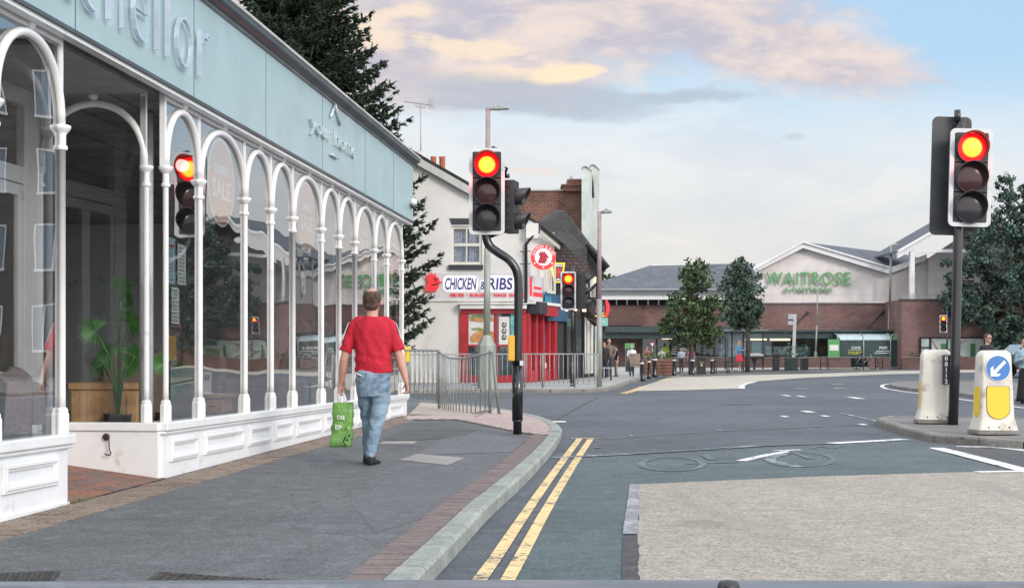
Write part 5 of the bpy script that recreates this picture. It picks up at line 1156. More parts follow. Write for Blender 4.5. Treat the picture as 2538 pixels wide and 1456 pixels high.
# ------------------------------------------------------------ supermarket
DB=91.0; bx=lambda a,D=DB: XD(a,D); bz=lambda a,D=DB: ZD(a,D)
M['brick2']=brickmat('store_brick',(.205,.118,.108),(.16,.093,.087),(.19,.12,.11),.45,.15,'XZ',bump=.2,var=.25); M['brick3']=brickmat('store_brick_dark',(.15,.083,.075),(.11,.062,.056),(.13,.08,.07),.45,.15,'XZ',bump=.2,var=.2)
M['clad']=brickmat('pale_cladding',(.66,.61,.60),(.64,.59,.575),(.57,.52,.51),3.0,.75,'XZ',bump=.1,var=.14,mort=.02); M['sfascia']=mat('pale_store_trim',(.66,.66,.67),.5,0,.05)
M['sroof']=brickmat('blue_slate',(.085,.095,.115),(.105,.115,.14),(.07,.078,.095),.4,.22,'XZ',bump=.1,var=.3,mort=.02)
M['canopy']=mat('dark_green_canopy',(.035,.06,.06),.4,0,.15); M['sglass']=glassmat('store_glass',.07,(.8,.85,.85)); M['wgreen']=mat('letter_green',(.09,.30,.10),.5,0,.06)
st=thing('supermarket','wide brick and pale clad supermarket with white gables and green lettering across the road','building',(bx(1990),DB,PZ)); OS=st.location.copy()
def sl_(mb): return mb.xf(lambda p:p-OS)
def SBX(nm,m,parts,bevel=0,par=st):
    mb=MB(); [mb.box(*q) for q in parts]; sl_(mb); return mb.build(nm,m,par,bevel=bevel)
def PR(nm,m,pts,n,par=st,**k): mb=MB(); mb.prism(pts,n); sl_(mb); return mb.build(nm,m,par,**k)
def pq(a,b,D=DB): return (bx(a,D),D,bz(b,D))
# white gables with shared valley
PR('gable_wall',M['clad'],[pq(1877,752),pq(1877,668),pq(1990,610),pq(2203,672),pq(2300,640),pq(2420,600),pq(2560,640),pq(2900,640),pq(2900,745),pq(2240,745)],(0,.4,0))
PR('brick_wall',M['brick2'],[pq(1872,900),pq(1872,752),pq(2235,752),pq(2235,900)],(0,.3,0)) if False else None
SBX('brick_wall',M['brick2'],[(bx(1870),bx(2236),DB-.05,DB+.4,bz(838),bz(753))])
SBX('brick_wall',M['brick2'],[(bx(2234,DB-4),bx(2900,DB-4),DB-4,DB-3.6,0,bz(743,DB-4)),(bx(2234,DB-4),bx(2234,DB-4)+.3,DB-3.6,DB-.1,0,bz(743,DB-4))])
SBX('coping',mat('dark_coping',(.09,.08,.1),.6),[(bx(2230,DB-4),bx(2900,DB-4),DB-4.12,DB-3.5,bz(743,DB-4),bz(740,DB-4)),(bx(1870),bx(2236),DB-.1,DB+.0,bz(754),bz(750))])
# bargeboards
def bgb(a,b,th,y=DB-.5,dep=.3,D=DB-.5,m='sfascia',name='bargeboard'):
    p=(bx(a[0],D),D,bz(a[1],D)); q=(bx(b[0],D),D,bz(b[1],D)); h=th*D/F
    PR(name,M[m],[p,q,(q[0],q[1],q[2]-h),(p[0],p[1],p[2]-h)],(0,dep,0))
bgb((1872,660),(1990,600),14); bgb((1990,600),(2203,664),14); bgb((2203,664),(2296,630),14)
bgb((1868,664),(1990,597),4,D=DB-.65,dep=.2); bgb((1990,597),(2204,660),4,D=DB-.65,dep=.2)
# roof slopes running back
def RP(nm,pts,m=M['sroof']): PR(nm,m,pts,(0,.0,-.12))
RP('roof',[(bx(1990),DB-.4,bz(601)),(bx(2203),DB-.4,bz(663)),(bx(2430,DB+9),DB+9,bz(690,DB+9)),(bx(2256,DB+9),DB+9,bz(632,DB+9))])
RP('roof',[(bx(1990),DB-.4,bz(601)),(bx(1872),DB-.4,bz(662)),(bx(1990),DB+9,bz(662)),(bx(2256,DB+9),DB+9,bz(632,DB+9))])
PR('gable_wall',M['clad'],[pq(2203,700,DB+.2),pq(2296,638,DB+.2),pq(2330,655,DB+.2),pq(2330,745,DB+.2),pq(2203,745,DB+.2)],(0,.1,0))
# raised porch gable
DP=DB-3.5
for a,b,th in (((2226,624),(2422,512),15),((2422,512),(2640,636),15)): 
    D=DP; p=(bx(a[0],D),D,bz(a[1],D)); q=(bx(b[0],D),D,bz(b[1],D)); h=th*D/F
    PR('bargeboard',M['sfascia'],[p,q,(q[0],q[1],q[2]-h),(p[0],p[1],p[2]-h)],(0,.4,0))
    PR('bargeboard',M['sfascia'],[(p[0],p[1]-.15,p[2]+.1),(q[0],q[1]-.15,q[2]+.1),(q[0],q[1]-.15,q[2]-.02),(p[0],p[1]-.15,p[2]-.02)],(0,.5,0))
    RP('roof',[(p[0],DP+.3,p[2]+.08),(q[0],DP+.3,q[2]+.08),(q[0],DB+4,q[2]+.08),(p[0],DB+4,p[2]+.08)])
PR('gable_wall',M['clad'],[pq(2300,640,DB-.3),pq(2420,560,DB-.3),pq(2560,640,DB-.3),pq(2560,742,DB-.3),pq(2300,742,DB-.3)],(0,.2,0))
SBX('porch_column',M['sfascia'],[(bx(2256,DP),bx(2267,DP),DP+.05,DP+.35,bz(740,DP),bz(618,DP)),(bx(2580,DP),bx(2592,DP),DP+.05,DP+.35,bz(740,DP),bz(618,DP))])
SBX('porch_beam',M['sfascia'],[(bx(2267,DP),bx(2580,DP),DP+.1,DP+.3,bz(625,DP),bz(617,DP))])
SBX('railing',M['rail'],[(bx(2245,DP-.2),bx(2560,DP-.2),DP-.2,DP-.15,bz(737-7,DP),bz(736-7,DP))]+[(bx(x,DP),bx(x,DP)+.05,DP-.2,DP-.15,bz(741,DP),bz(729,DP)) for x in range(2245,2560,28)])
# canopies
SBX('canopy',M['canopy'],[(bx(1495,DB-2),bx(2236,DB-2),DB-2,DB-.1,bz(838,DB-2),bz(822,DB-2)),(bx(1860,DB-2.1),bx(2236,DB-2.1),DB-2.2,DB-.1,bz(822,DB-2),bz(817,DB-2)),(bx(1500,DB-2.1),bx(1860,DB-2.1),DB-2.2,DB-.1,bz(812,DB-2),bz(808,DB-2)),(bx(1500,DB-2.4),bx(1870,DB-2.4),DB-2.4,DB-2.0,bz(823,DB-2),bz(811,DB-2))],.0)
# left wing: long hipped slate roof
DL=DB+.5
PR('brick_wall',M['brick2'],[(bx(1440),DB,bz(812)),(bx(1880),DB,bz(812)),(bx(1880),DB,bz(756)),(bx(1440),DB,bz(756))],(0,.3,0))
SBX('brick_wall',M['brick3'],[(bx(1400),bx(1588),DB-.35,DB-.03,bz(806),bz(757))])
SBX('band_windows',M['dark'],[(bx(1440),bx(1872),DB+.0,DB+.2,bz(756),bz(741))]); [SBX('mullion',M['sfascia'],[(bx(x),bx(x+3),DB-.05,DB-.01,bz(755),bz(742))]) for x in range(1500,1870,26)]
SBX('eaves_fascia',M['sfascia'],[(bx(1440),bx(1875),DB-1.0,DB-.6,bz(743),bz(734)),(bx(1440),bx(1875),DB-1.3,DB-.7,bz(726),bz(718))]); SBX('eaves_board',M['fgrey'],[(bx(1440),bx(1875),DB-.9,DB-.5,bz(734),bz(726))])
RP('roof',[(bx(1420),DB-1.4,bz(720)),(bx(1880),DB-1.4,bz(720)),(bx(1900),DB+6,bz(652,DB+6)+.0),(bx(1612,DB+6),DB+6,bz(657,DB+6))])
RP('roof',[(bx(1420),DB-1.4,bz(720)),(bx(1612,DB+6),DB+6,bz(657,DB+6)),(bx(1500),DB+14,bz(720))])
SBX('eaves_fascia',M['sfascia'],[(bx(1612,DB+6),bx(1890,DB+6),DB+5.9,DB+6.1,bz(658,DB+6),bz(655,DB+6))])
# ground floor
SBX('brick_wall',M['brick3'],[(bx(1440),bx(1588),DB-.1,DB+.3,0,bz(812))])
[SBX('mullion',M['canopy'],[(bx(x),bx(x+4),DB-.05,DB+.1,0,bz(838))]) for x in (1588,1625,1672,1720,1768,1800,1858,1912,1965,2020,2080,2140,2200,2230)]
SBX('window_sill',M['canopy'],[(bx(1590),bx(2234),DB-.04,DB+.09,0,bz(893))])
SBX('window_pane',M['sglass'],[(bx(1590),bx(2234),DB+.02,DB+.04,bz(893),bz(838))])
SBX('shop_interior',mat('store_inside',(.25,.24,.21),.9,0,.5,.6),[(bx(1590),bx(2234),DB+4,DB+4.1,0,bz(830)),(bx(1590),bx(2234),DB+.4,DB+4,0,.1)])
SBX('store_light',emis('strip_light',(1,.8,.5),1.3),[(bx(1850),bx(1910),DB+.3,DB+.4,bz(838.5),bz(833.5)),(bx(1926),bx(1978),DB+.3,DB+.4,bz(839.5),bz(834.5)),(bx(1645),bx(1700),DB+1.5,DB+1.6,bz(838),bz(836))]) if False else None
SBX('store_light',emis('strip_light',(1,.8,.5),1.25),[(bx(1848,DB-.2),bx(1900,DB-.2),DB-.2,DB-.12,bz(842.5),bz(837)),(bx(1908,DB-.2),bx(1958,DB-.2),DB-.2,DB-.12,bz(843.5),bz(838)),(bx(1640,DB-.2),bx(1690,DB-.2),DB-.2,DB-.12,bz(840),bz(838))])
SBX('window_display',mat('display_teal',(.05,.25,.24),.6,0,.6,2),[(bx(1862),bx(1895),DB+.3,DB+.32,bz(885),bz(850))]); SBX('window_display',mat('display_pale',(.45,.55,.6),.6,0,.7,3),[(bx(1900),bx(2010),DB+.3,DB+.32,bz(880),bz(858)),(bx(1780),bx(1850),DB+.3,DB+.32,bz(885),bz(850))])
M['lime']=mat('lime_vinyl',(.35,.6,.03),.5,0,.05)
mb=MB(); X=lambda a:bx(a,DB-.1); Zq=lambda a:bz(a,DB-.1); mb.prism([(X(1640),DB-.06,Zq(858)),(X(1656),DB-.06,Zq(858)),(X(1656),DB-.06,Zq(868)),(X(1661),DB-.06,Zq(868)),(X(1648),DB-.06,Zq(878)),(X(1635),DB-.06,Zq(868)),(X(1640),DB-.06,Zq(868))],(0,.03,0)); sl_(mb); mb.build('window_arrow',M['lime'],st)
SBX('window_sign',M['poster'],[(X(1664),X(1676),DB-.06,DB-.04,Zq(859+i*6),Zq(857+i*6)) for i in range(4)]); SBX('window_sign',M['poster'],[(X(1688),X(1704),DB-.06,DB-.04,Zq(868),Zq(858)),(X(1690),X(1702),DB-.06,DB-.04,Zq(875),Zq(871))])
# low right part with mural windows
DM=DB-4.05
SBX('mural_panel',mat('mural_pale',(.42,.50,.47),.7,0,.12,1.5),[(bx(2292,DM),bx(2470,DM),DM-.02,DM,bz(883,DM),bz(838,DM))]); SBX('mural_frame',M['dark'],[(bx(2278,DM),bx(2282,DM),DM-.06,DM,bz(885,DM),bz(837,DM)),(bx(2302,DM),bx(2307,DM),DM-.06,DM,bz(885,DM),bz(837,DM)),(bx(2278,DM),bx(2475,DM),DM-.06,DM,bz(838,DM),bz(835,DM)),(bx(2281,DM),bx(2303,DM),DM-.06,DM,bz(862,DM),bz(859,DM))]); SBX('mural_light',mat('pane_pale',(.38,.46,.46),.3),[(bx(2282,DM),bx(2302,DM),DM-.01,DM,bz(883,DM),bz(838,DM))])
SBX('mural_door',mat('mural_green',(.05,.18,.08),.6),[(bx(2331,DM),bx(2345,DM),DM-.05,DM-.021,bz(883,DM),bz(851,DM)),(bx(2404,DM),bx(2416,DM),DM-.05,DM-.021,bz(883,DM),bz(851,DM)),(bx(2436,DM),bx(2452,DM),DM-.05,DM-.021,bz(883,DM),bz(865,DM))])
mb=MB(); 
for a,b in (((2309,842),(2330,876)),((2352,865),(2385,846)),((2350,866),(2385,884)),((2312,874),(2330,865)),((2366,850),(2395,842))): mb.tube([(bx(a[0],DM),DM-.05,bz(a[1],DM)),(bx(b[0],DM),DM-.05,bz(b[1],DM))],.04,4)
sl_(mb); mb.build('mural_stripes',mat('mural_pink',(.4,.22,.2),.6),st)
# lettering
def bl(s_,x0,x1,y0,y1,off=0.0): mb=text_mesh(s_,bx(x1)-bx(x0),bz(y0)-bz(y1),.12,off=off,space=1.12); mb.xf(lambda p:(p.x+(bx(x0)+bx(x1))/2,p.y+DB-.2,p.z+(bz(y0)+bz(y1))/2)); sl_(mb); return mb.build('sign_lettering',M['wgreen'],st,'green letters '+s_.lower(),fix=False)
bl('WAITROSE',1897,2106,674,706); bl('& PARTNERS',1942,2060,712,724,-.004)
for a,b in (((1968,808),(2000,775)),((2150,812),(2188,772))):
    mb=MB(); mb.tube([(bx(a[0],DB-1),DB-1,bz(a[1],DB-1)),(bx(b[0]),DB-.1,bz(b[1]))],.05,5); mb.box(bx(b[0]-2),bx(b[0]+3),DB-.2,DB-.05,bz(b[1]+2),bz(b[1]-4)); sl_(mb); mb.build('tie_bar',M['dkgrey'],st)
# rest of the building, seen in the shop windows
SBX('rear_wall',M['clad'],[(bx(1440),bx(2900),DB+16,DB+16.3,0,6.2)])
RP('roof',[(bx(2560,DB-3.5),DB-3.7,bz(640)),(bx(3900),DB-3.7,bz(640)),(bx(3800),DB+8,bz(560,DB+8)),(bx(2700),DB+8,bz(560,DB+8))])
SBX('brick_wall',M['brick2'],[(bx(2900,DB-4),bx(4000,DB-4),DB-4,DB-3.6,0,bz(765,DB-4))]); SBX('gable_wall',M['clad'],[(bx(2900),bx(4000),DB-3.9,DB-3.5,bz(765),bz(680))])
for k_ in range(4):
    a_=2560+k_*330; PR('gable_wall',M['clad'],[pq(a_,682,DB-3.8),pq(a_+165,618,DB-3.8),pq(a_+330,682,DB-3.8)],(0,.2,0)); bgb((a_,678),(a_+165,612),14,D=DB-4.2); bgb((a_+165,612),(a_+330,678),14,D=DB-4.2)
# ------------------------------------------------------------ street furniture before the store
def bollard_black(px_,py,h,w,label,lean=0):
    p=G(px_,py,PZ); s=p.y/F; t=thing('bollard',label,'bollard',p,0,'black bollards with white bands along the far pavement'); H=h*s; r=w*s/2
    L_=Matrix.Rotation(lean,4,'Y')
    mb=MB(); mb.lathe([(r*1.15,0),(r*1.1,.1),(r*.9,.14),(r*.78,H*.78),(r*.86,H*.79)],(0,0,0),14,T=L_); mb.build('post',M['black'],t)
    mb=MB(); mb.lathe([(r*.95,H*.79),(r*.95,H*.87)],(0,0,0),14,T=L_); mb.build('white_band',M['sigwhite'],t)
    mb=MB(); mb.lathe([(r*.86,H*.87),(r*.8,H*.95),(r*.5,H),(.0,H)],(0,0,0),14,T=L_); mb.build('cap',M['black'],t)
for a in ((1593,944,54,11,'leaning black bollard nearest the kerb, right of the man in the olive jacket',R(-4)),(1608,938,51,9,'black bollard second from the kerb before the brown planter',0),(1622,933,51,14,'stout black bollard at the left end of the brown planter',0),(1670,930,46,10,'black bollard at the right end of the brown planter',0),(1716,928,43,11,'black bollard touching the left side of the black litter bin',0),(1764,926,41,9,'black bollard beside the dark outdoor table',0)): bollard_black(*a[:4],a[4],a[5])
# litter bin
def bin_(px_,py,w,h,label,m='black',lbl=True):
    p=G(px_,py,PZ); s=p.y/F; t=thing('litter_bin',label,'litter bin',p); W2=w*s/2;H=h*s
    mb=MB(); mb.box(-W2*.9,W2*.9,-W2*.8,W2*.8,0,H*.78); mb.build('body',M[m],t,bevel=.03); mb=MB(); mb.box(-W2,W2,-W2*.9,W2*.9,H*.79,H); mb.build('lid',M[m],t,bevel=.04); mb=MB(); mb.box(-W2,W2,-W2*.9,W2*.9,0,H*.06); mb.build('foot',M[m],t)
    if lbl: mb=MB(); mb.lathe([(.05,-W2*.8-.02),(.05,-W2*.8)],(0,0,H*.5),10,axis='Y'); mb.box(-.08,.08,-W2*.8-.01,-W2*.8,H*.62,H*.65); mb.build('emblem',mat('bin_gold',(.5,.38,.2),.5),t)
    return t
bin_(1737,927,24,46,'square black litter bin with gold emblem below the taller street tree'); bin_(1922,918,18,44,'slim black litter bin left of the green planter box','black',False)
# brown planter with flowers
def planter(x0,x1,yb,yt,label,m,D=None,flowers=True,seed=1,nm='planter',fh=.35,fcol=(.06,.1,.035)):
    p=G((x0+x1)/2,yb,PZ); s=p.y/F; w=(x1-x0)*s/2; H=(yb-yt)*s; t=thing(nm,label,'planter',p); random.seed(seed)
    mb=MB(); n=5
    for i in range(n): mb.box(-w,w,-.35,.35,H*i/n+.01,H*(i+1)/n-.012)
    mb.build('boards',m,t,bevel=.01)
    mb=MB(); mb.box(-w+.02,w-.02,-.33,.33,0,H*.97); mb.build('soil',M['dark'],t)
    if flowers:
        mb=MB(); 
        for i in range(int(260*w)):
            x=random.uniform(-w,w);y=random.uniform(-.3,.3);h=H+abs(random.gauss(0,fh*.55)); leaf(mb,(x,y,h),.11,random.randint(0,1))
        mb.build('plants',[mat('planter_green',fcol,.8,0,.4,8),mat('planter_green_b',tuple(c*2.2 for c in fcol),.8,0,.4,8)],t,fix=False)
    return t
def leaf(mb,c,s,mi=0):
    c=Vector(c); a=Vector((random.gauss(0,1),random.gauss(0,1),random.gauss(0,1))).normalized(); b=a.orthogonal().normalized(); b=(Matrix.Rotation(random.uniform(0,6.3),3,a)@b)
    w=a.cross(b)*s*.32; b=b*s*.6
    mb.add([c-b,c+w,c+b,c-w],[(0,1,2,3)],mi)
M['planter']=mat('brown_planter',(.17,.075,.055),.7,0,.2,4)
planter(1594,1664,929,888,'long brown slatted planter behind the black bollards',M['planter'],seed=2,fh=.25)
planter(1946,1974,918,884,'dark green box planter with pale shrub left of the white bus stop post',M['canopy'],seed=4,fh=.9,fcol=(.13,.17,.13)); planter(1985,2000,916,886,'small dark box with red and blue labels right of the bus stop post',M['dkgrey'],seed=6,nm='box',fh=.7,fcol=(.12,.16,.13))
p=G(1995,915.5,PZ)
# low brick wall and shelter
lw=thing('low_wall','long low brick wall in front of the supermarket','wall',W(2100,900,86)); OL=lw.location.copy()
mb=MB(); D=86
for a,b in ((1640,2076),(2076,2108),(2150,2206),(2235,2900)): mb.box(XD(a,D),XD(b,D),D,D+.25,0,ZD(886,D))
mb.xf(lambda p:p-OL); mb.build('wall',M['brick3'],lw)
mb=MB(); mb.box(XD(1640,D),XD(2206,D),D-.04,D+.29,ZD(886,D)+.001,ZD(884,D)); mb.box(XD(2235,D),XD(2900,D),D-.04,D+.29,ZD(886,D)+.001,ZD(884,D)); mb.xf(lambda p:p-OL); mb.build('coping',M['kerbconc'],lw)
# trolley shelter with barrel roof
D=88; t=thing('trolley_shelter','dark green trolley shelter with curved clear roof and click and collect lettering','shelter',W(2150,905,D)); OO=t.location.copy()
def TT(mb): return mb.xf(lambda p:p-OO)
x0,x1=XD(2076,D),XD(2206,D); zt_,zm,zb=ZD(826,D),ZD(842,D),ZD(886,D)
mb=MB(); n=8; vs=[];fs=[]
for i in range(n+1):
    a=math.pi/2*i/n; vs+=[(x0+.15*(1-math.sin(a)),D-.0+1.0*(1-math.cos(a)),zm+(zt_-zm)*math.sin(a)),(x1,D+1.0*(1-math.cos(a)),zm+(zt_-zm)*math.sin(a))]
for i in range(n): fs.append([2*i,2*i+1,2*i+3,2*i+2])
mb.add(vs,fs,0,True); mb.box(x0,x1,D+1.0,D+2.2,zt_-.03,zt_); TT(mb); mb.build('curved_roof',mat('clear_roof',(.42,.52,.56),.25,0,.1),t)
mb=MB(); mb.box(x0,x1,D-.03,D+.03,zb,zm); mb.box(x1+.05,x1+.75,D+.1,D+.15,0,zm); TT(mb); gp=mb.build('green_panel',M['canopy'],t)
mb=MB(); 
for x in (x0,(x0+x1)/2-.05,x1): mb.tube([(x,D-.06,0),(x,D-.06,zm),(x,D+.3,zt_-.05),(x,D+1,zt_+.03)],.045,6)
mb.tube([(x1+.05,D,zm-.1),(x1+.1,D+.1,zt_-.1),(x1+.45,D+.1,zt_),(x1+.75,D+.1,zm),(x1+.85,D+.1,0)],.06,6)
TT(mb); mb.build('frame',M['rail'],t)
mb=MB(); mb.prism([(x1+.1,D-.02,zm),(x1+.75,D-.02,zm),(x1+.62,D-.02,zt_-.15),(x1+.4,D-.02,zt_-.05),(x1+.2,D-.02,zt_-.15)],(0,.05,0)); TT(mb); mb.build('end_sign',mat('mid_green',(.12,.35,.18),.5),t)
for s_,a,b,c_,d_,m in (('CLICK',2109,2132,858,864,M['signwhite']),('COLLECT',2101,2134,870,877,mat('lime_letter',(.5,.55,.08),.5)),('PRIZE',2178,2198,858,864,M['signwhite'])):
    mb=text_mesh(s_,XD(b,D)-XD(a,D),ZD(c_,D)-ZD(d_,D),.02,off=.015); mb.xf(lambda p:(p.x+(XD(a,D)+XD(b,D))/2,p.y+D-.05,p.z+(ZD(c_,D)+ZD(d_,D))/2)); TT(mb); mb.build('lettering',m,gp,fix=False)
mb=MB(); mb.box(XD(2170,D),XD(2204,D),D-.05,D-.035,ZD(870,D),ZD(868.6,D)); mb.box(XD(2166,D),XD(2204,D),D-.05,D-.035,ZD(875,D),ZD(873.6,D)); mb.box(XD(2102,D),XD(2134,D),D-.05,D-.035,ZD(866.8,D),ZD(866,D)); TT(mb); mb.build('small_print',M['signwhite'],gp)
t=thing('parking_sign','green freestanding board left of the trolley shelter','sign',W(2066,900,87)); mb=MB(); s=87/F
mb.box(-14*s,14*s,0,.1,10*s,60*s); mb.build('board',M['wgreen'],t); mb=MB(); mb.box(-11*s,11*s,-.02,0,32*s,46*s); mb.build('pale_panel',M['poster'],t); mb=MB(); mb.tube([(0,.05,-5*s),(0,.05,10*s)],.05,6); mb.build('post',M['dkgrey'],t)
# bike stands
for i,(a,yb) in enumerate(((2042,915),(2090,916) if False else (2130,915),(2178,914))):
    p=G(a,yb,PZ); s=p.y/F; t=thing('bike_stand',['hooped bike stand nearest the thin lamp post','hooped bike stand in front of the trolley shelter gap','hooped bike stand just left of the twin lamp post'][i],'bike stand',p,0,'black hooped bike stands')
    mb=MB(); w=9*s;h=33*s; mb.tube([(-w,0,0),(-w,0,h-.12),(-w+.1,0,h),(w-.1,0,h),(w,0,h-.12),(w,0,0)],.028,6); mb.build('hoop',M['dkgrey'],t); mb=MB(); mb.tube([(-w,0,h*.45),(w,0,h*.45)],.018,6); mb.build('crossbar',M['dkgrey'],t)
# bicycle leaning in the gap
p=G(2143,914,PZ); t=thing('bicycle','small bicycle chained in the gap before the trolley shelter','bicycle',p)
for x in (-.45,.45):
    mb=MB(); mb.tube([(x+.3*math.cos(a*.3927),0,.3+.3*math.sin(a*.3927)) for a in range(17)],.02,5); w_=mb.build('wheel',M['dark'],t)
    mb=MB(); [mb.tube([(x,0,.3),(x+.29*math.cos(a),0,.3+.29*math.sin(a))],.005,3) for a in (0,.8,1.6,2.4,3.2,4,4.8,5.6)]; mb.build('spokes',M['rail'],w_)
mb=MB(); [mb.tube(q,.02,5) for q in ([(-.45,0,.3),(-.1,0,.28),(.3,0,.75),(-.2,0,.72),(-.1,0,.28)],[(-.45,0,.3),(-.2,0,.75)],[(.45,0,.3),(.3,0,.85)])]; mb.build('frame',M['rail'],t); mb=MB(); mb.tube([(.3,-.2,.88),(.3,.2,.88)],.015,5); mb.build('handlebar',M['dark'],t); mb=MB(); mb.box(-.3,-.1,-.06,.06,.8,.85); mb.build('saddle',M['dark'],t,bevel=.02)
# bus stop flag and shelter
p=G(1965,916,PZ); s=p.y/F; t=thing('bus_stop','white bus stop post with square white flag','bus stop',p)
mb=MB(); mb.box(-3.6*s,3.6*s,-.05,.05,0,138*s); mb.xf(lambda q:(q.x+.035*q.z,q.y,q.z)); mb.build('post',M['sfascia'],t); mb=MB(); mb.box(-12*s,5*s,-.03,.03,125*s,138*s); mb.box(-12*s,5*s,-.03,.03,111*s,122*s); mb.build('flag',M['sigwhite'],t,bevel=.02); mb=MB(); mb.box(-12*s,5*s,-.028,.028,122*s,125*s); mb.build('flag_strip',M['dkgrey'],t)
p=G(1850,916,PZ); s=p.y/F; t=thing('bus_shelter','flat roofed bus shelter with bench behind the woman in the red skirt','shelter',p)
mb=MB(); mb.box(-48*s,52*s,-.3,1.3,97*s,100*s); mb.build('roof',M['rail'],t); mb=MB()
for x,y in ((-28,1.2),(0,1.2),(50,1.2),(-45,1.2)): mb.tube([(x*s,y,0),(x*s,y,97*s)],.04,6)
mb.build('post',M['dkgrey'],t); mb=MB(); mb.box(-44*s,50*s,1.22,1.24,12*s,90*s); mb.build('glass_panel',glassmat('shelter_glass',.06,(.8,.86,.88)),t)
mb=MB(); mb.box(2*s,48*s,.5,1.0,27*s,33*s); mb.build('bench',M['dkgrey'],t,bevel=.02)
mb=MB(); mb.prism([(18*s,.6,27*s),(30*s,.6,27*s),(26*s,.6,8*s),(26*s,.6,0),(22*s,.6,0),(22*s,.6,8*s)],(0,.2,0)); mb.build('bench_leg',M['dkgrey'],t)
mb=MB(); mb.sphere((25*s,.7,36*s),(.5,.25,.12),0,12); mb.build('white_bag',M['poster'],t)
# outdoor tables and chairs
def table(px_,py,w,h,label,cat='table',m=None):
    p=G(px_,py,PZ); s=p.y/F; t=thing('outdoor_table',label,cat,p,0); w*=s/2;h*=s; m=m or M['dkgrey']
    mb=MB(); mb.box(-w,w,-.35,.35,h-.05,h); mb.build('top',m,t,bevel=.01)
    for x in (-w+.06,w-.06):
        for y in (-.3,.3): mb=MB(); mb.tube([(x,y,0),(x,y,h-.05)],.028,5); mb.build('leg',m,t)
table(1788,925,38,34,'dark outdoor table with things on it beside the last black bollard'); table(1822,921,42,20,'low dark bench table left of the woman in the red skirt'); table(1700,922,60,36,'dark outdoor table under the trees behind the litter bin')
def chair(px_,py,label,m,rz=0,k=1.0):
    p=G(px_,py,PZ); t=thing('outdoor_chair',label,'chair',p,rz,'outdoor chairs by the planters')
    mb=MB(); mb.box(-.22,.22,-.22,.22,.43,.47); mb.build('seat',m,t,bevel=.01); mb=MB(); mb.prism([(-.22,.18,.5),(.22,.18,.5),(.22,.3,.95),(-.22,.3,.95)],(0,.03,0)); mb.build('backrest',m,t)
    for x in (-.2,.2):
        for y in (-.2,.2): mb=MB(); mb.tube([(x,y,0),(x,y,.43)],.016,5); mb.build('leg',M['dkgrey'],t)
M['tan']=mat('tan_slats',(.36,.28,.23),.7,0,.15)
chair(1577,934,'tan backed outdoor chair between the strolling man and the leaning bollard',M['tan'],R(160)); chair(1500,942,'pale outdoor chair half hidden by the pub end',M['tan'],R(90))
# give way sign and banner
p=G(1616,921,PZ); s=p.y/F; t=thing('give_way_sign','small red and white triangular sign above the brown planter','sign',p); mb=MB(); mb.tube([(0,.05,0),(0,.05,70*s)],.03,6); mb.build('post',M['rail'],t); mb=MB(); mb.prism([(-7*s,0,73*s),(7*s,0,73*s),(0,0,60*s)],(0,.02,0)); mb.build('red_edge',M['sigred'],t); mb=MB(); mb.prism([(-4.5*s,-.01,71.5*s),(4.5*s,-.01,71.5*s),(0,-.01,63*s)],(0,.005,0)); mb.build('face',M['signwhite'],t)
p=G(1561,920,PZ); s=p.y/F; t=thing('cash_machine','green topped machine against the brick wall left of the shop windows','machine',p); mb=MB(); mb.box(-10*s,10*s,0,.5,0,60*s); mb.build('body',M['canopy'],t,bevel=.02); mb=MB(); mb.box(-11*s,11*s,-.05,.5,56*s,70*s); mb.build('header',M['wgreen'],t,bevel=.02); mb=MB(); mb.box(-6*s,6*s,-.02,.0,38*s,50*s); mb.build('screen',M['rail'],t)
p=W(2293,890,84.5); t=thing('yellow_post','bright yellow marker panel before the low wall and hedge','marker',p); s=84.5/F; mb=MB(); mb.box(-4*s,4*s,0,.1,-1*s,18*s); mb.build('panel',mat('fluorescent_yellow',(.7,.9,.02),.5,emit=(.7,.9,.02),es=.15),t); mb=MB(); mb.box(-1.5*s,1.5*s,.02,.08,-26*s,0-1*s); mb.build('post',M['dkgrey'],t)
random.seed(21); p=W(2300,892,87); t=thing('hedge','low green shrubs behind the low wall beneath the mural windows','hedge',p); mb=MB()
for i in range(900): leaf(mb,(random.uniform(-1.2,1.0),random.uniform(-.3,.3),abs(random.gauss(0,.3))+random.uniform(-.3,0)),.12,random.randint(0,1))
mb.build('foliage',[mat('hedge_a',(.05,.085,.03),.8),mat('hedge_b',(.09,.13,.05),.8)],t,fix=False)
# second island on the right with white edge line
ip=[(2900,1012),(2600,1006),(2450,990),(2330,975),(2235,966),(2202,958),(2215,952),(2300,949),(2450,951),(2700,956)]
IP=[G(*a) for a in ip]; kerb('island_kerb',smooth2(IP,1),M['kerbconc'],.15,.1,side=-1,step=1.0); I=offs(smooth2(IP,1),-.15); mb=MB(); mb.poly([(a.x,a.y,.09) for a in I]); up(struct(mb.build('island_top',M['island'])))
line([(2225,949),(2190,952),(2182,958),(2205,966),(2330,982),(2450,1000),(2560,1014)],.12,M['white'],.011)
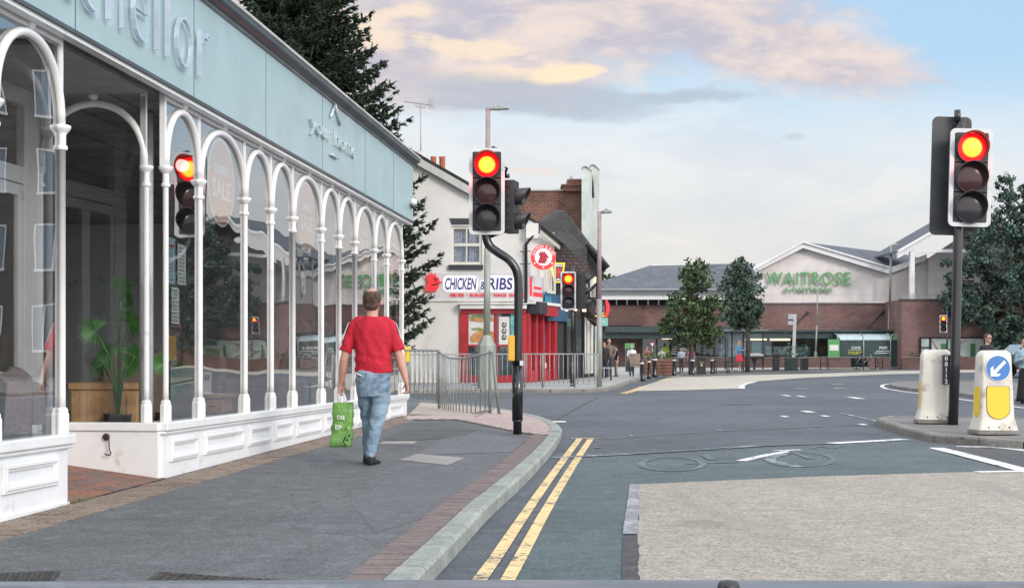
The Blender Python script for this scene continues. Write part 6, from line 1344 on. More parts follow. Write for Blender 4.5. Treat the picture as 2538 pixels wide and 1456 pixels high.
# houses opposite, outside the frame, that the shop windows mirror
def office():
    t=thing('office_block','brown brick office block with rows of windows, mirrored in the near shop window','building',(27.5,56,0),R(-32)); mb=MB()
    mb.box(-6.5,6.5,0,8,0,14.5); mb.build('wall',brickmat('office_brick',(.075,.068,.06),(.055,.05,.046),(.08,.075,.07),.45,.15,'XZ',bump=.1),t); mb=MB(); mb.box(-6.7,6.7,-.2,8.2,14.5,14.9); mb.build('parapet',M['kerbconc'],t)
    for i in range(5):
        for j in range(4):
            x=-5.2+i*2.5; z=1.2+j*3.4; mb=MB(); mb.box(x-.1,x+1.3,-.08,.02,z-.12,z); mb.box(x-.06,x,-.04,.02,z,z+1.9); mb.box(x+1.2,x+1.26,-.04,.02,z,z+1.9); mb.box(x,x+1.2,-.04,.02,z+1.84,z+1.9); mb.box(x+.57,x+.63,-.03,.02,z,z+1.84); w=mb.build('window',M['fgrey'],t)
            mb=MB(); mb.box(x,x+1.2,-.01,-.002,z,z+1.84); mb.build('pane',mat('office_pane',(.10,.13,.16),.1,.2,0),w)
office()
# ------------------------------------------------------------ trees
M['bark']=mat('bark',(.09,.075,.06),.9,0,.3,8,.6,30)
def foliage(name,c): 
    m=mat(name,c,.75,0,.3,1.2); return m
def tree(px_,py,D,spec,label,seed,cols,dens=1.0,ls=.2,trunk=.13,nm='street_tree',cat='tree',th=None,sway=None):
    """spec: list of crown clumps (px,py,rx_px,ry_px)"""
    p=G(px_,py,PZ) if D is None else Vector((XD(px_,D),D,PZ)); D=p.y; s=D/F; random.seed(seed)
    t=thing(nm,label,cat,p,0)
    zt=lambda y:(ZD(y,D)-PZ)
    cl=[((cx-px_)*s,random.uniform(-.5,.5)*rx*s,zt(cy),rx*s,ry*s) for cx,cy,rx,ry in spec]
    top=max(c[2] for c in cl); mb=MB()
    mb.tube([(0,0,-.05),(.03,0,top*.35),(-.04,.02,top*.7),(0,0,top)],[trunk,trunk*.8,trunk*.5,trunk*.15],9); mb.build('trunk',M['bark'],t)
    mb=MB()
    for c in cl:
        z0=max(.3*top,c[2]-c[4]*1.2-.3); mb.tube([(0,0,z0),(c[0]*.5,c[1]*.5,(z0+c[2])/2),(c[0],c[1],c[2])],[trunk*.3,trunk*.2,trunk*.08],5)
    mb.build('limb',M['bark'],t)
    mb=MB()
    for c in cl:
        n=int(dens*700*(c[3]*c[3]*c[4])**.62/(ls/.2)**1.6)
        # sub clumps for uneven outline
        subs=[]
        for k_ in range(max(10,int(26*dens))):
            a=random.uniform(0,6.283);b=math.acos(random.uniform(-1,1)); r_=random.uniform(.45,1.0)
            subs.append((c[0]+c[3]*r_*math.sin(b)*math.cos(a),c[1]+c[3]*r_*math.sin(b)*math.sin(a),c[2]+c[4]*r_*math.cos(b),random.uniform(.2,.42),random.choice((0,0,1,1,2))))
        for k_ in range(n):
            q=random.choice(subs); R_=q[3]*min(c[3],c[4])*1.15; v=Vector((random.gauss(0,1),random.gauss(0,1),random.gauss(0,1))).normalized()*R_*random.random()**.45
            mi=q[4] if random.random()<.75 else random.randint(0,2)
            leaf(mb,(q[0]+v.x,q[1]+v.y,q[2]+v.z*.85),ls*random.uniform(.6,1.3),mi)
    mb.build('crown',[foliage('leaf',tuple(x*k_ for x in cols)) for k_ in (.62,1.0,1.55)],t,fix=False)
    return t
tree(1712,925,None,[(1706,672,28,34),(1728,690,34,45),(1690,740,42,40),(1740,750,40,45),(1670,790,36,36),(1715,800,52,44),(1758,805,34,42),(1700,835,45,26),(1655,810,24,22),(1745,838,42,25),(1665,770,24,26),(1770,770,24,36),(1720,700,42,30)],'dense dark green street tree in front of the long slate roof',11,(.062,.100,.042),1.1,.175)
tree(1852,919,None,[(1835,660,26,26),(1850,690,34,36),(1820,720,40,36),(1858,735,36,40),(1800,770,22,30),(1848,775,45,34),(1866,795,26,26),(1822,798,36,22),(1815,690,28,30),(1872,765,22,30),(1830,750,45,30)],'blue green street tree standing left of the store lettering',12,(.055,.095,.064),1.05,.175)
tree(2545,915,86,[(2490,470,28,40),(2525,500,34,50),(2470,560,38,45),(2520,600,50,60),(2450,640,45,50),(2520,700,60,60),(2400,660,30,32),(2390,730,45,36),(2440,720,50,50),(2360,690,26,20),(2345,650,22,10),(2460,790,66,44),(2540,790,60,50),(2380,775,40,22),(2560,560,40,60),(2420,600,26,36),(2400,760,50,50),(2500,840,60,40),(2350,745,26,26),(2540,700,60,70),(2580,640,50,80)],'big leafy tree on the right edge behind the island signal',13,(.05,.088,.068),1.2,.22,.3,'large_tree')
tree(1500,880,110,[(1492,690,22,16),(1512,697,16,12),(1475,700,24,18)],'distant tree top beyond the pub roof',15,(.07,.09,.035),.8,.35,.2,'distant_tree')
# conifer
def conifer(px_,D,apex_py,prof,label,seed):
    p=Vector((XD(px_,D),D,PZ)); s=D/F; t=thing('conifer',label,'tree',p); random.seed(seed); H=ZD(apex_py,D)
    mb=MB(); mb.tube([(0,0,0),(0,0,H)],[.28,.02],10); mb.build('trunk',M['bark'],t)
    br=MB(); nd=MB()
    def rad(z,side):
        y=HY-(z-EYE)/s; 
        for i in range(len(prof)-1):
            if prof[i][0]<=y<=prof[i+1][0]:
                u=(y-prof[i][0])/(prof[i+1][0]-prof[i][0]); return (prof[i][1]*(1-u)+prof[i+1][1]*u)*s
        return prof[-1][1]*s
    def spray(a,b,wd):
        """needled twig from a to b as thin crossed blades with side needles"""
        d=(b-a); L=d.length; d.normalize(); u=d.orthogonal().normalized(); v=d.cross(u); mi=random.choice((0,0,1,2))
        for w_ in (u,v):
            nd.add([a-w_*wd*.5,a+w_*wd*.5,b+w_*wd*.25,b-w_*wd*.25],[(0,1,2,3)],mi)
        for k_ in range(3):
            q=a.lerp(b,random.uniform(.2,.9)); ang=random.uniform(0,6.28); w_=(u*math.cos(ang)+v*math.sin(ang)); e=q+(w_*.7+d).normalized()*wd*1.5; n_=d.cross(w_)*.018
            nd.add([q-n_,q+n_,e],[(0,1,2)],mi)
    z=1.0
    while z<H-.2:
        nb=random.randint(11,14)
        for i in range(nb):
            a=random.uniform(0,6.283); Rr=rad(z,a)*random.uniform(.74,1.08)
            if Rr<.1: continue
            droop=-.16*Rr; tip=.20*Rr
            ca,sa=math.cos(a),math.sin(a)
            K=7; pts=[]
            for k_ in range(K+1):
                u=k_/K; pts.append(Vector((ca*Rr*u,sa*Rr*u,z+droop*math.sin(u*math.pi*.75)*1.2+tip*u*u*.9+random.uniform(-.03,.03))))
            br.tube(pts,[.035*(1-k_/K)+.008 for k_ in range(K+1)],4,caps=False)
            side=Vector((-sa,ca,0))
            steps=max(5,int(Rr/.2))
            for k_ in range(1,steps+1):
                u=k_/steps; f=u*K; i0=min(K-1,int(f)); q=pts[i0].lerp(pts[i0+1],f-i0); out=Vector((ca,sa,.15))
                for sg in (-1,1):
                    L=(.16+.42*(1-u))*min(1,Rr/1.6)*random.uniform(.7,1.2)
                    e=q+(out*.75+side*sg).normalized()*L+Vector((0,0,random.uniform(-.12,.1)))
                    spray(q,e,.10)
                    m_=q.lerp(e,.55); 
                    for s2 in (-1,1): spray(m_,m_+(out*.9+side*sg*.4*s2+Vector((0,0,random.uniform(-.4,.5)))).normalized()*L*.5,.085)
                if random.random()<.6: spray(q,q+Vector((random.uniform(-.1,.1),random.uniform(-.1,.1),random.choice((-1,1))*random.uniform(.1,.22))),.08)
            spray(pts[-1],pts[-1]+Vector((ca*.2,sa*.2,.12)),.07)
        z+=random.uniform(.13,.2)
    br.build('limb',M['bark'],t,fix=False); nd.build('crown',[foliage('needles',tuple(c*k_ for c in (.036,.058,.034))) for k_ in (.65,1.0,1.7)],t,fix=False)
    return t
conifer(742,45.0,-330,[(-330,2),(-150,85),(0,150),(150,190),(330,256),(430,280),(500,290),(650,340),(800,335),(900,300)],'tall dark green conifer rising behind the shop roof',5)
# ------------------------------------------------------------ people
def remesh(mb,name,mats,parent,vox,smooth=3,label=None,push=None):
    o=mb.build(name,mats,None,fix=False); md=o.modifiers.new('r','REMESH'); md.mode='VOXEL'; md.voxel_size=vox; md.use_smooth_shade=True
    sm=o.modifiers.new('s','SMOOTH'); sm.factor=.5; sm.iterations=smooth
    dg=bpy.context.evaluated_depsgraph_get(); dg.update(); me=bpy.data.meshes.new_from_object(o.evaluated_get(dg)); old=o.data; o.modifiers.clear(); o.data=me; bpy.data.meshes.remove(old)
    if push:
        for v in me.vertices: v.co=push(v.co.copy(),v.normal.copy())
    for p in me.polygons: p.use_smooth=True
    if not me.materials: me.materials.append(mats)
    o.parent=parent
    if label:o['label']=label
    return o
def caps(mb,a,b,ra,rb,n=14):
    a=Vector(a);b=Vector(b); mb.tube([a,b],[ra,rb],n); mb.sphere(a,ra,0,12); mb.sphere(b,rb,0,12)
def loft(mb,secs,n=22,pw=2.3):
    """secs: (cx,cy,cz,rx,ry)"""
    vs=[];fs=[]
    for cx,cy,cz,rx,ry in secs:
        for j in range(n):
            a=2*math.pi*j/n; c_,s_=math.cos(a),math.sin(a); e=2/pw
            vs.append((cx+rx*math.copysign(abs(c_)**e,c_),cy+ry*math.copysign(abs(s_)**e,s_),cz))
    for i in range(len(secs)-1):
        for j in range(n): fs.append([i*n+j,i*n+(j+1)%n,(i+1)*n+(j+1)%n,(i+1)*n+j])
    fs.append(list(range(n))[::-1]); fs.append([len(vs)-n+j for j in range(n)]); mb.add(vs,fs,0,True)
def path(mb,pts,rs,n=14):
    P=[Vector(p) for p in pts]
    for i in range(len(P)-1): caps(mb,P[i],P[i+1],rs[i],rs[i+1],n)
def hand(mb,w,d,side,curl=.6,k=1.0,palmn=None):
    """w wrist, d direction of the hand, palmn = palm normal; five fingers"""
    w=Vector(w); d=Vector(d).normalized(); pn=Vector(palmn or (0,-1,0)); pn=(pn-d*pn.dot(d)).normalized(); a=d.cross(pn).normalized()*side
    c=w+d*.05*k
    for u in (-.028,-.01,.01,.028): caps(mb,w+a*u*.7*k+d*.01*k,w+d*.085*k+a*u*k,.016*k,.0145*k,8)
    for i,(u,L) in enumerate(((-.03,.058),(-.0105,.070),(.0105,.075),(.030,.066))):
        p=w+d*.088*k+a*u*k; ang=0; r=.0088*k
        for j,f in enumerate((.45,.32,.23)):
            ang+=curl*(1.0 if j else .8); dd=d*math.cos(ang)+pn*math.sin(ang); q=p+dd*L*f*k; caps(mb,p,q,r,r*.9,8); p=q; r*=.9
    p=w+d*.03*k+a*.034*k; dd=(a*.75+d*.75+pn*.35).normalized(); q=p+dd*.035*k; caps(mb,p,q,.012*k,.0105*k,8); q2=q+(d*.8+pn*.5+a*.1).normalized()*.03*k; caps(mb,q,q2,.0105*k,.009*k,8)
SKIN=mat('skin',(.50,.27,.20),.55,0,.08,12); SKIN2=mat('skin_b',(.46,.26,.19),.55,0,.08,12)
def headmesh(mb,c,f,k=1.0,neck=None,rn=.055):
    """c head centre, f horizontal facing unit vector"""
    c=Vector(c); f=Vector(f).normalized(); s=Vector((-f.y,f.x,0)); T=Matrix((( s.x,f.x,0,c.x),(s.y,f.y,0,c.y),(0,0,1,c.z),(0,0,0,1)))@Matrix.Scale(k,4)
    mb.sphere((0,-.012,.03),(.077,.094,.09),0,18,T); mb.sphere((0,.022,-.035),(.060,.066,.072),0,16,T); mb.sphere((0,.045,-.085),(.034,.032,.028),0,12,T)
    mb.add([(-.009,.088,.022),(.009,.088,.022),(.016,.092,-.022),(-.016,.092,-.022),(0,.118,-.018)],[(0,1,4),(1,2,4),(2,3,4),(3,0,4),(0,3,2,1)],0,False,T)
    for x in (-1,1): mb.sphere((x*.079,-.004,-.005),(.010,.020,.032),0,10,T)
    mb.sphere((0,.083,-.052),(.022,.010,.007),0,8,T); 
    for x in (-1,1): mb.sphere((x*.03,.082,.038),(.02,.012,.008),0,8,T)
    if neck: caps(mb,neck,c+Vector((0,0,-.07*k))-f*.015,rn,rn*.93)
    return T
def eyes(parent,T):
    mb=MB(); [mb.sphere((x*.03,.078,.012),(.012,.009,.006),0,8,T) for x in (-1,1)]; mb.build('eye',M['dark'],parent)
    mb=MB(); mb.sphere((0,.089,-.052),(.022,.004,.003),0,8,T); mb.build('mouth',mat('lip',(.3,.1,.09),.5),parent)
# ---- walking man in red
MX,MD=918,G(918,1150,PZ).y; s=MD/F; p=Vector((XD(MX,MD),MD,PZ))
man=thing('person','man seen from behind in red t-shirt and faded jeans, walking beside the shop','person',p)
m=lambda a,b,dy=0: Vector(((a-918)*s,dy,(1150-b)*s))
b=MB()
T=headmesh(b,m(922,748,.02),(.08,1,0),1.16,m(922,790,-.01),.066)
loft(b,[(.02,.0,.80,.15,.11),(.03,0,.95,.165,.115),(.025,.01,1.1,.165,.12),(.02,.0,1.3,.2,.13),(.015,-.01,1.42,.17,.11),(.015,-.01,1.49,.09,.08)])
lS,rS=m(878,806,0),m(967,806,0); lE,rE=m(853,889,-.03),m(990,884,-.01); lW,rW=m(844,950,.05),m(1007,944,-.04)
path(b,[lS,lE,lE.lerp(lW,.35),lW],[.052,.042,.044,.028]); path(b,[rS,rE,rE.lerp(rW,.35),rW],[.054,.043,.045,.028])
hand(b,lW,(lW-lE).normalized()*.4+Vector((.02,0,-.5)),-1,.85,1.0,(.6,-.5,0)); hand(b,rW,Vector((.12,.05,-1)),1,.75,1.0,(-.8,-.35,.0))
hipL,hipR=m(900,942,.03),m(946,942,0); kL,kR=m(906,1030,.14),m(936,1040,-.02); aL,aR=m(908,1118,.16),m(922,1122,-.06)
path(b,[hipL,kL,aL],[.09,.055,.042]); path(b,[hipR,kR,aR],[.09,.058,.042])
def manskin(): return SKIN
remesh(b,'body',SKIN,man,.0085,2)
# jeans
j=MB(); loft(j,[(.03,.0,.70,.165,.12),(.028,-.012,.80,.178,.145),(.027,-.015,.90,.182,.145),(.026,0,1.0,.176,.13),(.026,0,1.035,.172,.122)])
path(j,[m(903,945,.03),m(904,990,.08),kL,m(907,1075,.15),m(909,1121,.17)],[.096,.085,.066,.056,.052]); path(j,[m(944,948,-.01),m(945,990,0),m(935,1040,-.03),m(926,1085,-.05),m(918,1126,-.06)],[.108,.094,.075,.062,.056])
def fold(p,n):
    a=.006*math.sin(p.z*46+p.x*20+2*math.sin(p.x*30))*max(0,1-abs(p.z-.45)/.35)+.005*math.sin(p.z*80+p.x*35)*max(0,1-abs(p.z-.08)/.12)+.009*noise.noise(p*9)
    a+=.008*math.sin((p.z-p.x*.8)*60)*max(0,1-abs(p.z-.82)/.14)*(p.y<0)
    return p+n*a
JEAN=bpy.data.materials.new('faded_denim'); JEAN.use_nodes=True; k=N(JEAN.node_tree); bs=k.n['Principled BSDF']; bs.inputs['Roughness'].default_value=.9
tc=k.add('ShaderNodeTexCoord'); sp=k.add('ShaderNodeSeparateXYZ'); k.l.new(tc.outputs['Object'],sp.inputs[0])
f=k.noise(tc.outputs['Object'],5,5,.6); f2=k.noise(tc.outputs['Object'],60,3,.7); mp=k.add('ShaderNodeMapping'); k.l.new(tc.outputs['Object'],mp.inputs[0]); mp.inputs['Scale'].default_value=(30,30,2); f3=k.noise(mp.outputs[0],3,3)
c=k.mix(k.ss(f,.32,.68),(.12,.19,.285),(.27,.38,.48)); c=k.mix(k.m('MULTIPLY',k.ss(f3,.4,.8),.5),c,(.38,.46,.52)); c=k.mix(k.m('MULTIPLY',k.ss(f2,.5,.8),.3),c,(.08,.13,.19)); k.put(bs.inputs['Base Color'],c)
bn=k.add('ShaderNodeBump'); bn.inputs['Strength'].default_value=.8; bn.inputs['Distance'].default_value=.02; mp2=k.add('ShaderNodeMapping'); k.l.new(tc.outputs['Object'],mp2.inputs[0]); mp2.inputs['Scale'].default_value=(6,6,22); mp2.inputs['Rotation'].default_value=(0,R(18),0); k.put(bn.inputs['Height'],k.noise(mp2.outputs[0],1.0,3,.5,.8)); k.l.new(bn.outputs[0],bs.inputs['Normal'])
remesh(j,'jeans',JEAN,man,.009,3,push=fold)
mb=MB()
for x0,x1,z0,z1 in ((-.125,-.02,.83,.94),(.055,.165,.83,.935)): 
    pts=[(x0,z1),(x1,z1),(x1,z0+.03),((x0+x1)/2,z0),(x0,z0+.03)]; mb=MB(); mb.prism([(x,-.158+.5*max(0,abs(x-.025)-.08)*.9,z) for x,z in pts],(0,.02,0)); mb.build('back_pocket',mat('denim_pocket',(.16,.225,.29),.9,0,.4,14),man,bevel=.003)
mb=MB(); mb.tube([(-.145,-.125,.945),(-.11,-.15,.925),(-.075,-.16,.915)],.008,6); mb.build('white_underlayer',M['poster'],man)
# shirt
h=MB(); loft(h,[(.034,.0,.955,.196,.15),(.032,-.004,1.03,.19,.15),(.026,0,1.13,.186,.147),(.02,0,1.28,.203,.143),(.016,-.005,1.38,.205,.13),(.015,-.01,1.44,.18,.112),(.015,-.012,1.49,.12,.092),(.015,-.008,1.515,.072,.075)])
le=lS.lerp(lE,.78)+Vector((-.012,0,0)); re=rS.lerp(rE,.80)+Vector((.01,0,0))
h.sphere(lS,.058,0,12); h.tube([lS,lS.lerp(le,.5),le],[.056,.058,.064],16); h.sphere(rS,.060,0,12); h.tube([rS,rS.lerp(re,.5),re],[.058,.060,.067],16); path(h,[m(888,797),m(953,797)],[.06,.06])
def fold2(p,n):
    a=.010*noise.noise(Vector((p.x*12,p.y*9,p.z*4.5)))+.005*abs(noise.noise(Vector((p.x*20+p.z*12,p.y*8,p.z*9))))+.006*math.sin(p.z*50+p.x*14)*max(0,1-abs(p.z-1.08)/.12)+.005*math.sin((p.x+p.z*.4)*55)*max(0,1-abs(p.z-1.2)/.2)
    q=p+n*a
    if p.z<1.02: q.z-=.025*math.sin((p.x+.18)*9)+.02*(p.x>.1)
    return q
remesh(h,'t_shirt',mat('red_jersey',(.46,.010,.030),.85,0,.10,7,.5,22),man,.009,3,push=fold2)
mb=MB()
for (A,B,sg) in ((lS,le,-1),(rS,re,1)):
    for o_ in (-.006,):
        n_=(B-A).normalized(); out=Vector((sg,-.25,.35)); out=(out-n_*out.dot(n_)).normalized()
        P=[A+Vector((sg*-.07,-.01,.02))+Vector((0,-.02,.045)),A+out*.066,A.lerp(B,.5)+out*.07,B+out*.074]
        mb.tube(P,[.006]*4,4)
mb.build('shoulder_stripe',M['poster'],man)
# hair: ring with a thin crown
hm=MB(); hm.sphere((0,-.02,.032),(.083,.098,.088),0,20,T); hm.sphere((0,-.05,-.03),(.07,.055,.05),0,14,T)
hair=remesh(hm,'hair',mat('brown_thin_hair',(.10,.06,.045),.8,0,.5,25,.8,200),man,.008,1,push=lambda p,n:p+n*.004*noise.noise(p*90))
me=hair.data; bm=bmesh.new(); bm.from_mesh(me); Ti=T.inverted()
dl=[v for v in bm.verts if (Ti@v.co).y>.03 and (Ti@v.co).z<.07 or (Ti@v.co).z>.096+.02*noise.noise(v.co*60) and abs((Ti@v.co).x)<.05]
bmesh.ops.delete(bm,geom=dl,context='VERTS'); bm.to_mesh(me); bm.free()
eyes(man,T)
def shoe(a,fwd,par,k=1.0,m=None,rz=0):
    a=Vector(a); mb=MB(); f=Vector(fwd).normalized(); s_=Vector((f.y,-f.x,0)); b_=Vector((a.x,a.y,0)); vs=[]
    secs=[(-.075,.030,.075),(-.06,.036,.085),(0,.038,.08),(.06,.043,.06),(.12,.046,.045),(.17,.038,.035),(.19,.02,.02)]
    n=12; fs=[]
    for u,w_,h_ in secs:
        for j_ in range(n):
            an=2*math.pi*j_/n; x=w_*math.cos(an)*k; z=max(.0,.5*h_+.5*h_*math.sin(an))*k; vs.append(b_+f*u*k+s_*x+Vector((0,0,z)))
    for i in range(len(secs)-1):
        for j_ in range(n): fs.append([i*n+j_,i*n+(j_+1)%n,(i+1)*n+(j_+1)%n,(i+1)*n+j_])
    fs+= [list(range(n))[::-1],[len(vs)-n+q for q in range(n)]]; mb.add(vs,fs,0,True); caps(mb,b_+Vector((0,0,.06*k)),b_+Vector((0,0,.09*k)),.038*k,.036*k,10)
    return mb.build('shoe',m or M['shoeblack'],par)
M['shoeblack']=mat('black_suede',(.012,.012,.014),.8,0,.3,20)
shoe((aL.x-.01,aL.y-.0,0),(-.1,1,0),man,1.05); shoe((aR.x+.0,aR.y-.0,0),(.25,1,0),man,1.08)
# carrier bag held in the left hand
hx=lW+Vector((.01,0,-.085)); bag=thing('shopping_bag','crumpled green shopping bag hanging from the walking man, with white letters','bag',(man.location.x+hx.x,man.location.y+hx.y,0)); 
bm_=lambda a,b_,dy=0: Vector(((a-918)*s-hx.x,dy,(1150-b_)*s+PZ))
mb=MB(); vs=[];fs=[]; n=28; rows=16
for i in range(rows+1):
    u=i/rows; z=bm_(0,1107+(997-1107)*u).z; L_=bm_(819+(826-819)*u,0).x; R_=bm_(870+(874-870)*u,0).x; cx_=(L_+R_)/2; w_=(R_-L_)/2*(1+.04*math.sin(u*9)); d_=.075*(1-.62*u)
    for j_ in range(n):
        a=2*math.pi*j_/n; c_,s_=math.cos(a),math.sin(a); x=w_*math.copysign(abs(c_)**.45,c_); y=d_*math.copysign(abs(s_)**.45,s_)
        q=Vector((cx_+x,y,z)); q+=Vector((c_,s_,0))*(.016*noise.noise(Vector((x*12,y*10+u*4,u*4)))+.02*abs(noise.noise(Vector((x*16+u*7,y*9,u*6-x*14))))); q.z+=.012*noise.noise(Vector((x*11,u*5,3)))*(1 if i==rows else .3); vs.append(q)
for i in range(rows):
    for j_ in range(n): fs.append([i*n+j_,i*n+(j_+1)%n,(i+1)*n+(j_+1)%n,(i+1)*n+j_])
fs.append(list(range(n))[::-1]); mb.add(vs,fs,0,True); bg_=mb.build('bag_body',mat('green_plastic_bag',(.12,.28,.06),.3,0,.45,5,1.0,11),bag)
mb=MB(); 
for y in (-.02,.02):
    for xx in (836,858): 
        a_=bm_(xx,1000,y*1.4); b2=Vector((.0,y*.5,hx.z+PZ+.02)); mdl=a_.lerp(b2,.5)+Vector((.0,0,0)); w1=.017
        vs=[]; 
        for q,ww in ((a_+Vector((0,0,-.04)),w1),(mdl,w1*.8),(b2,w1*.45)): vs+=[q+Vector((-ww,0,0)),q+Vector((ww,0,0))]
        mb.add(vs,[(0,1,3,2),(2,3,5,4)],0,True)
hd=mb.build('handle',mat('white_plastic_handle',(.65,.66,.66),.4,0,.1),bag); sm_=hd.modifiers.new('s','SOLIDIFY'); sm_.thickness=.004
for tx,a0,a1_,b0,b1 in (('OSE',836,856,1028,1038),('EP',832,848,1052,1063)):
    mb=text_mesh(tx,(a1_-a0)*s,(b1-b0)*s,.003,off=.012); cc=bm_((a0+a1_)/2,(b0+b1)/2); mb.xf(lambda p:(p.x+cc.x,p.y-.088,p.z+cc.z-.1*p.x)); mb.build('lettering',M['signwhite'],bag,fix=False)
mb=MB(); random.seed(3)
for i in range(14): cc=bm_(random.uniform(852,870),random.uniform(1060,1100)); r_=random.uniform(.004,.009); mb.sphere((cc.x,-.084,cc.z),(r_,.004,r_*1.4),0,6)
mb.build('printed_pattern',M['dark'],bag)
# ---- simple posed figures for the rest
def person(px_,py,hpx,label,top,bot,hairc,face=(0,-1,0),hairl=0,sleeve=.5,skirt=None,stride=.0,armpose='down',seat=False,skin=SKIN2,vox=.016,z=PZ,shoec=None,long_top=0,glasses=False):
    p=G(px_,py,z); s=p.y/F; H=hpx*s; k_=H/1.75; t=thing('person',label,'person',p,math.atan2(face[1],face[0])-math.pi/2)
    b=MB(); T=headmesh(b,(0,.01,1.62),(0,1,0),1.0,(0,-.01,1.46))
    loft(b,[(0,0,.82,.15,.11),(0,0,.95,.16,.115),(0,0,1.1,.14,.1),(0,0,1.3,.18,.115),(0,-.01,1.42,.15,.09),(0,-.01,1.47,.08,.07)],16)
    arms=[]
    for sg in (-1,1):
        S_=Vector((sg*.185,-.01,1.39))
        if armpose=='pockets': E=Vector((sg*.29,-.06,1.12)); W_=Vector((sg*.19,.10,.93))
        elif armpose=='hold': E=Vector((sg*.24,-.02,1.13)); W_=Vector((sg*.10,.24,1.18))
        elif armpose=='swing': E=Vector((sg*.24,-.05*sg,1.12)); W_=Vector((sg*.24,.14*sg+.05,.9))
        else: E=Vector((sg*.235,-.02,1.12)); W_=Vector((sg*.245,.05,.87))
        path(b,[S_,E,W_],[.047,.038,.027],10); hand(b,W_,(W_-E),sg,.5,1.0,(-sg,.3,0)); arms.append((S_,E,W_))
    legs=[]
    for sg in (-1,1):
        h_=Vector((sg*.085,0,.87)); kn=Vector((sg*.085,stride*.5*sg+.03,.47)); an=Vector((sg*.085,stride*sg,.08)); path(b,[h_,kn,an],[.082,.052,.038],10); legs.append((h_,kn,an))
    sc=lambda o:setattr(o,'scale',(k_,)*3)
    o=remesh(b,'body',skin,t,vox,2); sc(o)
    if bot:
        j=MB(); loft(j,[(0,0,.8,.165,.125),(0,0,.95,.165,.12),(0,0,1.0,.15,.11)],16)
        for h_,kn,an in legs: path(j,[h_,kn,an],[.09,.067,.058],10)
        o=remesh(j,'trousers',bot,t,vox,2,push=lambda p,n:p+n*.006*noise.noise(p*10)); sc(o)
    if skirt:
        mb=MB(); c_,z0,fl=skirt; n=30; vs=[];fs=[]
        for i in range(9):
            u=i/8; 
            for q in range(n): a=2*math.pi*q/n; r_=(.15+fl*u)*(1+.05*math.sin(a*7)*u); vs.append((r_*math.cos(a),r_*.8*math.sin(a),1.02-(1.02-z0)*u))
        for i in range(8):
            for q in range(n): fs.append([i*n+q,i*n+(q+1)%n,(i+1)*n+(q+1)%n,(i+1)*n+q])
        mb.add(vs,fs,0,True); o=mb.build('skirt',c_,t); sc(o); sm_=o.modifiers.new('s','SOLIDIFY'); sm_.thickness=.01
    if top:
        h=MB(); z0=.95-long_top; loft(h,[(0,0,z0,.17,.13),(0,0,1.1,.165,.125),(0,0,1.3,.195,.135),(0,-.01,1.41,.165,.11),(0,-.01,1.475,.075,.075)],16)
        for S_,E,W_ in arms:
            if sleeve>=1: path(h,[S_,E,W_],[.065,.055,.045],10)
            else: path(h,[S_,S_.lerp(E,sleeve*1.4)],[.066,.064],10)
        o=remesh(h,'jacket' if sleeve>=1 else 't_shirt',top,t,vox,2,push=lambda p,n:p+n*.008*noise.noise(p*11)); sc(o)
    if hairc:
        hm=MB(); hm.sphere((0,-.02,.035),(.085,.1,.088),0,16,T)
        if hairl: caps(hm,T@Vector((0,-.055,.0)),T@Vector((0,-.06,-hairl)),.08,.06); [caps(hm,T@Vector((x*.07,-.01,.02)),T@Vector((x*.075,-.01,-hairl*.9)),.03,.03) for x in (-1,1)]
        o=remesh(hm,'hair',hairc,t,.013,1); sc(o); me=o.data; bm=bmesh.new(); bm.from_mesh(me); Ti=T.inverted(); bmesh.ops.delete(bm,geom=[v for v in bm.verts if (Ti@v.co).y>.035 and (Ti@v.co).z<.075 and abs((Ti@v.co).x)<.07],context='VERTS'); bm.to_mesh(me); bm.free()
    mb=MB(); [mb.sphere((x*.03,.08,.012),(.012,.008,.006),0,8,T) for x in (-1,1)]; o=mb.build('eye',M['dark'],t); sc(o)
    if glasses:
        mb=MB(); [mb.tube([T@Vector((x*.032+.024*math.cos(a*.785),.095,.012+.02*math.sin(a*.785))) for a in range(9)],.004,4) for x in (-1,1)]; [mb.tube([T@Vector((x*.056,.092,.015)),T@Vector((x*.082,.0,.012))],.003,4) for x in (-1,1)]; o=mb.build('glasses',M['dark'],t); sc(o)
    for h_,kn,an in legs: o=shoe((an.x,an.y,0),(0,1,0),t,1.0,shoec or M['shoeblack']); sc(o)
    return t
cl=lambda n_,c_,v=.1: mat(n_,c_,.85,0,v,6)
grey=cl('grey_hair',(.45,.42,.40)); brown=cl('brown_hair',(.07,.045,.03)); blond=cl('blond_hair',(.42,.30,.17)); dk=cl('dark_hair',(.02,.017,.015))
person(1509,933,94,'white haired man in olive brown jacket and dark jeans walking by the pub',cl('olive_jacket',(.15,.13,.10),.2),cl('dark_jeans',(.03,.05,.09),.3),grey,(0.1,-1,0),0,1,None,.10,'pockets')
person(1497,936,90,'person in dark clothes half hidden behind the olive jacket man',cl('dark_top',(.04,.025,.03)),cl('dark_trousers_a',(.02,.02,.03)),brown,(-.4,-1,0),0,1,None,0,'down')
person(1527,932,76,'person in black top between the strolling man and the white shirted figure',cl('black_top_a',(.02,.02,.03)),cl('pale_trousers',(.25,.2,.18)),dk,(-1,-.3,0),0,.5)
person(1565,930,76,'person in a white t-shirt seen from behind by the tan chair',cl('white_tee',(.7,.7,.72),.05),cl('dark_trousers_b',(.03,.03,.035)),grey,(.1,1,0),0,.6,None,0,'down')
person(1832,919,76,'blond woman in blue top and red skirt standing at the kerb by the bus shelter',cl('blue_top',(.12,.25,.42),.2),None,blond,(.7,-.5,0),.2,1,(cl('red_skirt',(.6,.04,.07)),.55,.13),0.05,'hold',shoec=cl('pale_shoe',(.6,.55,.5)))
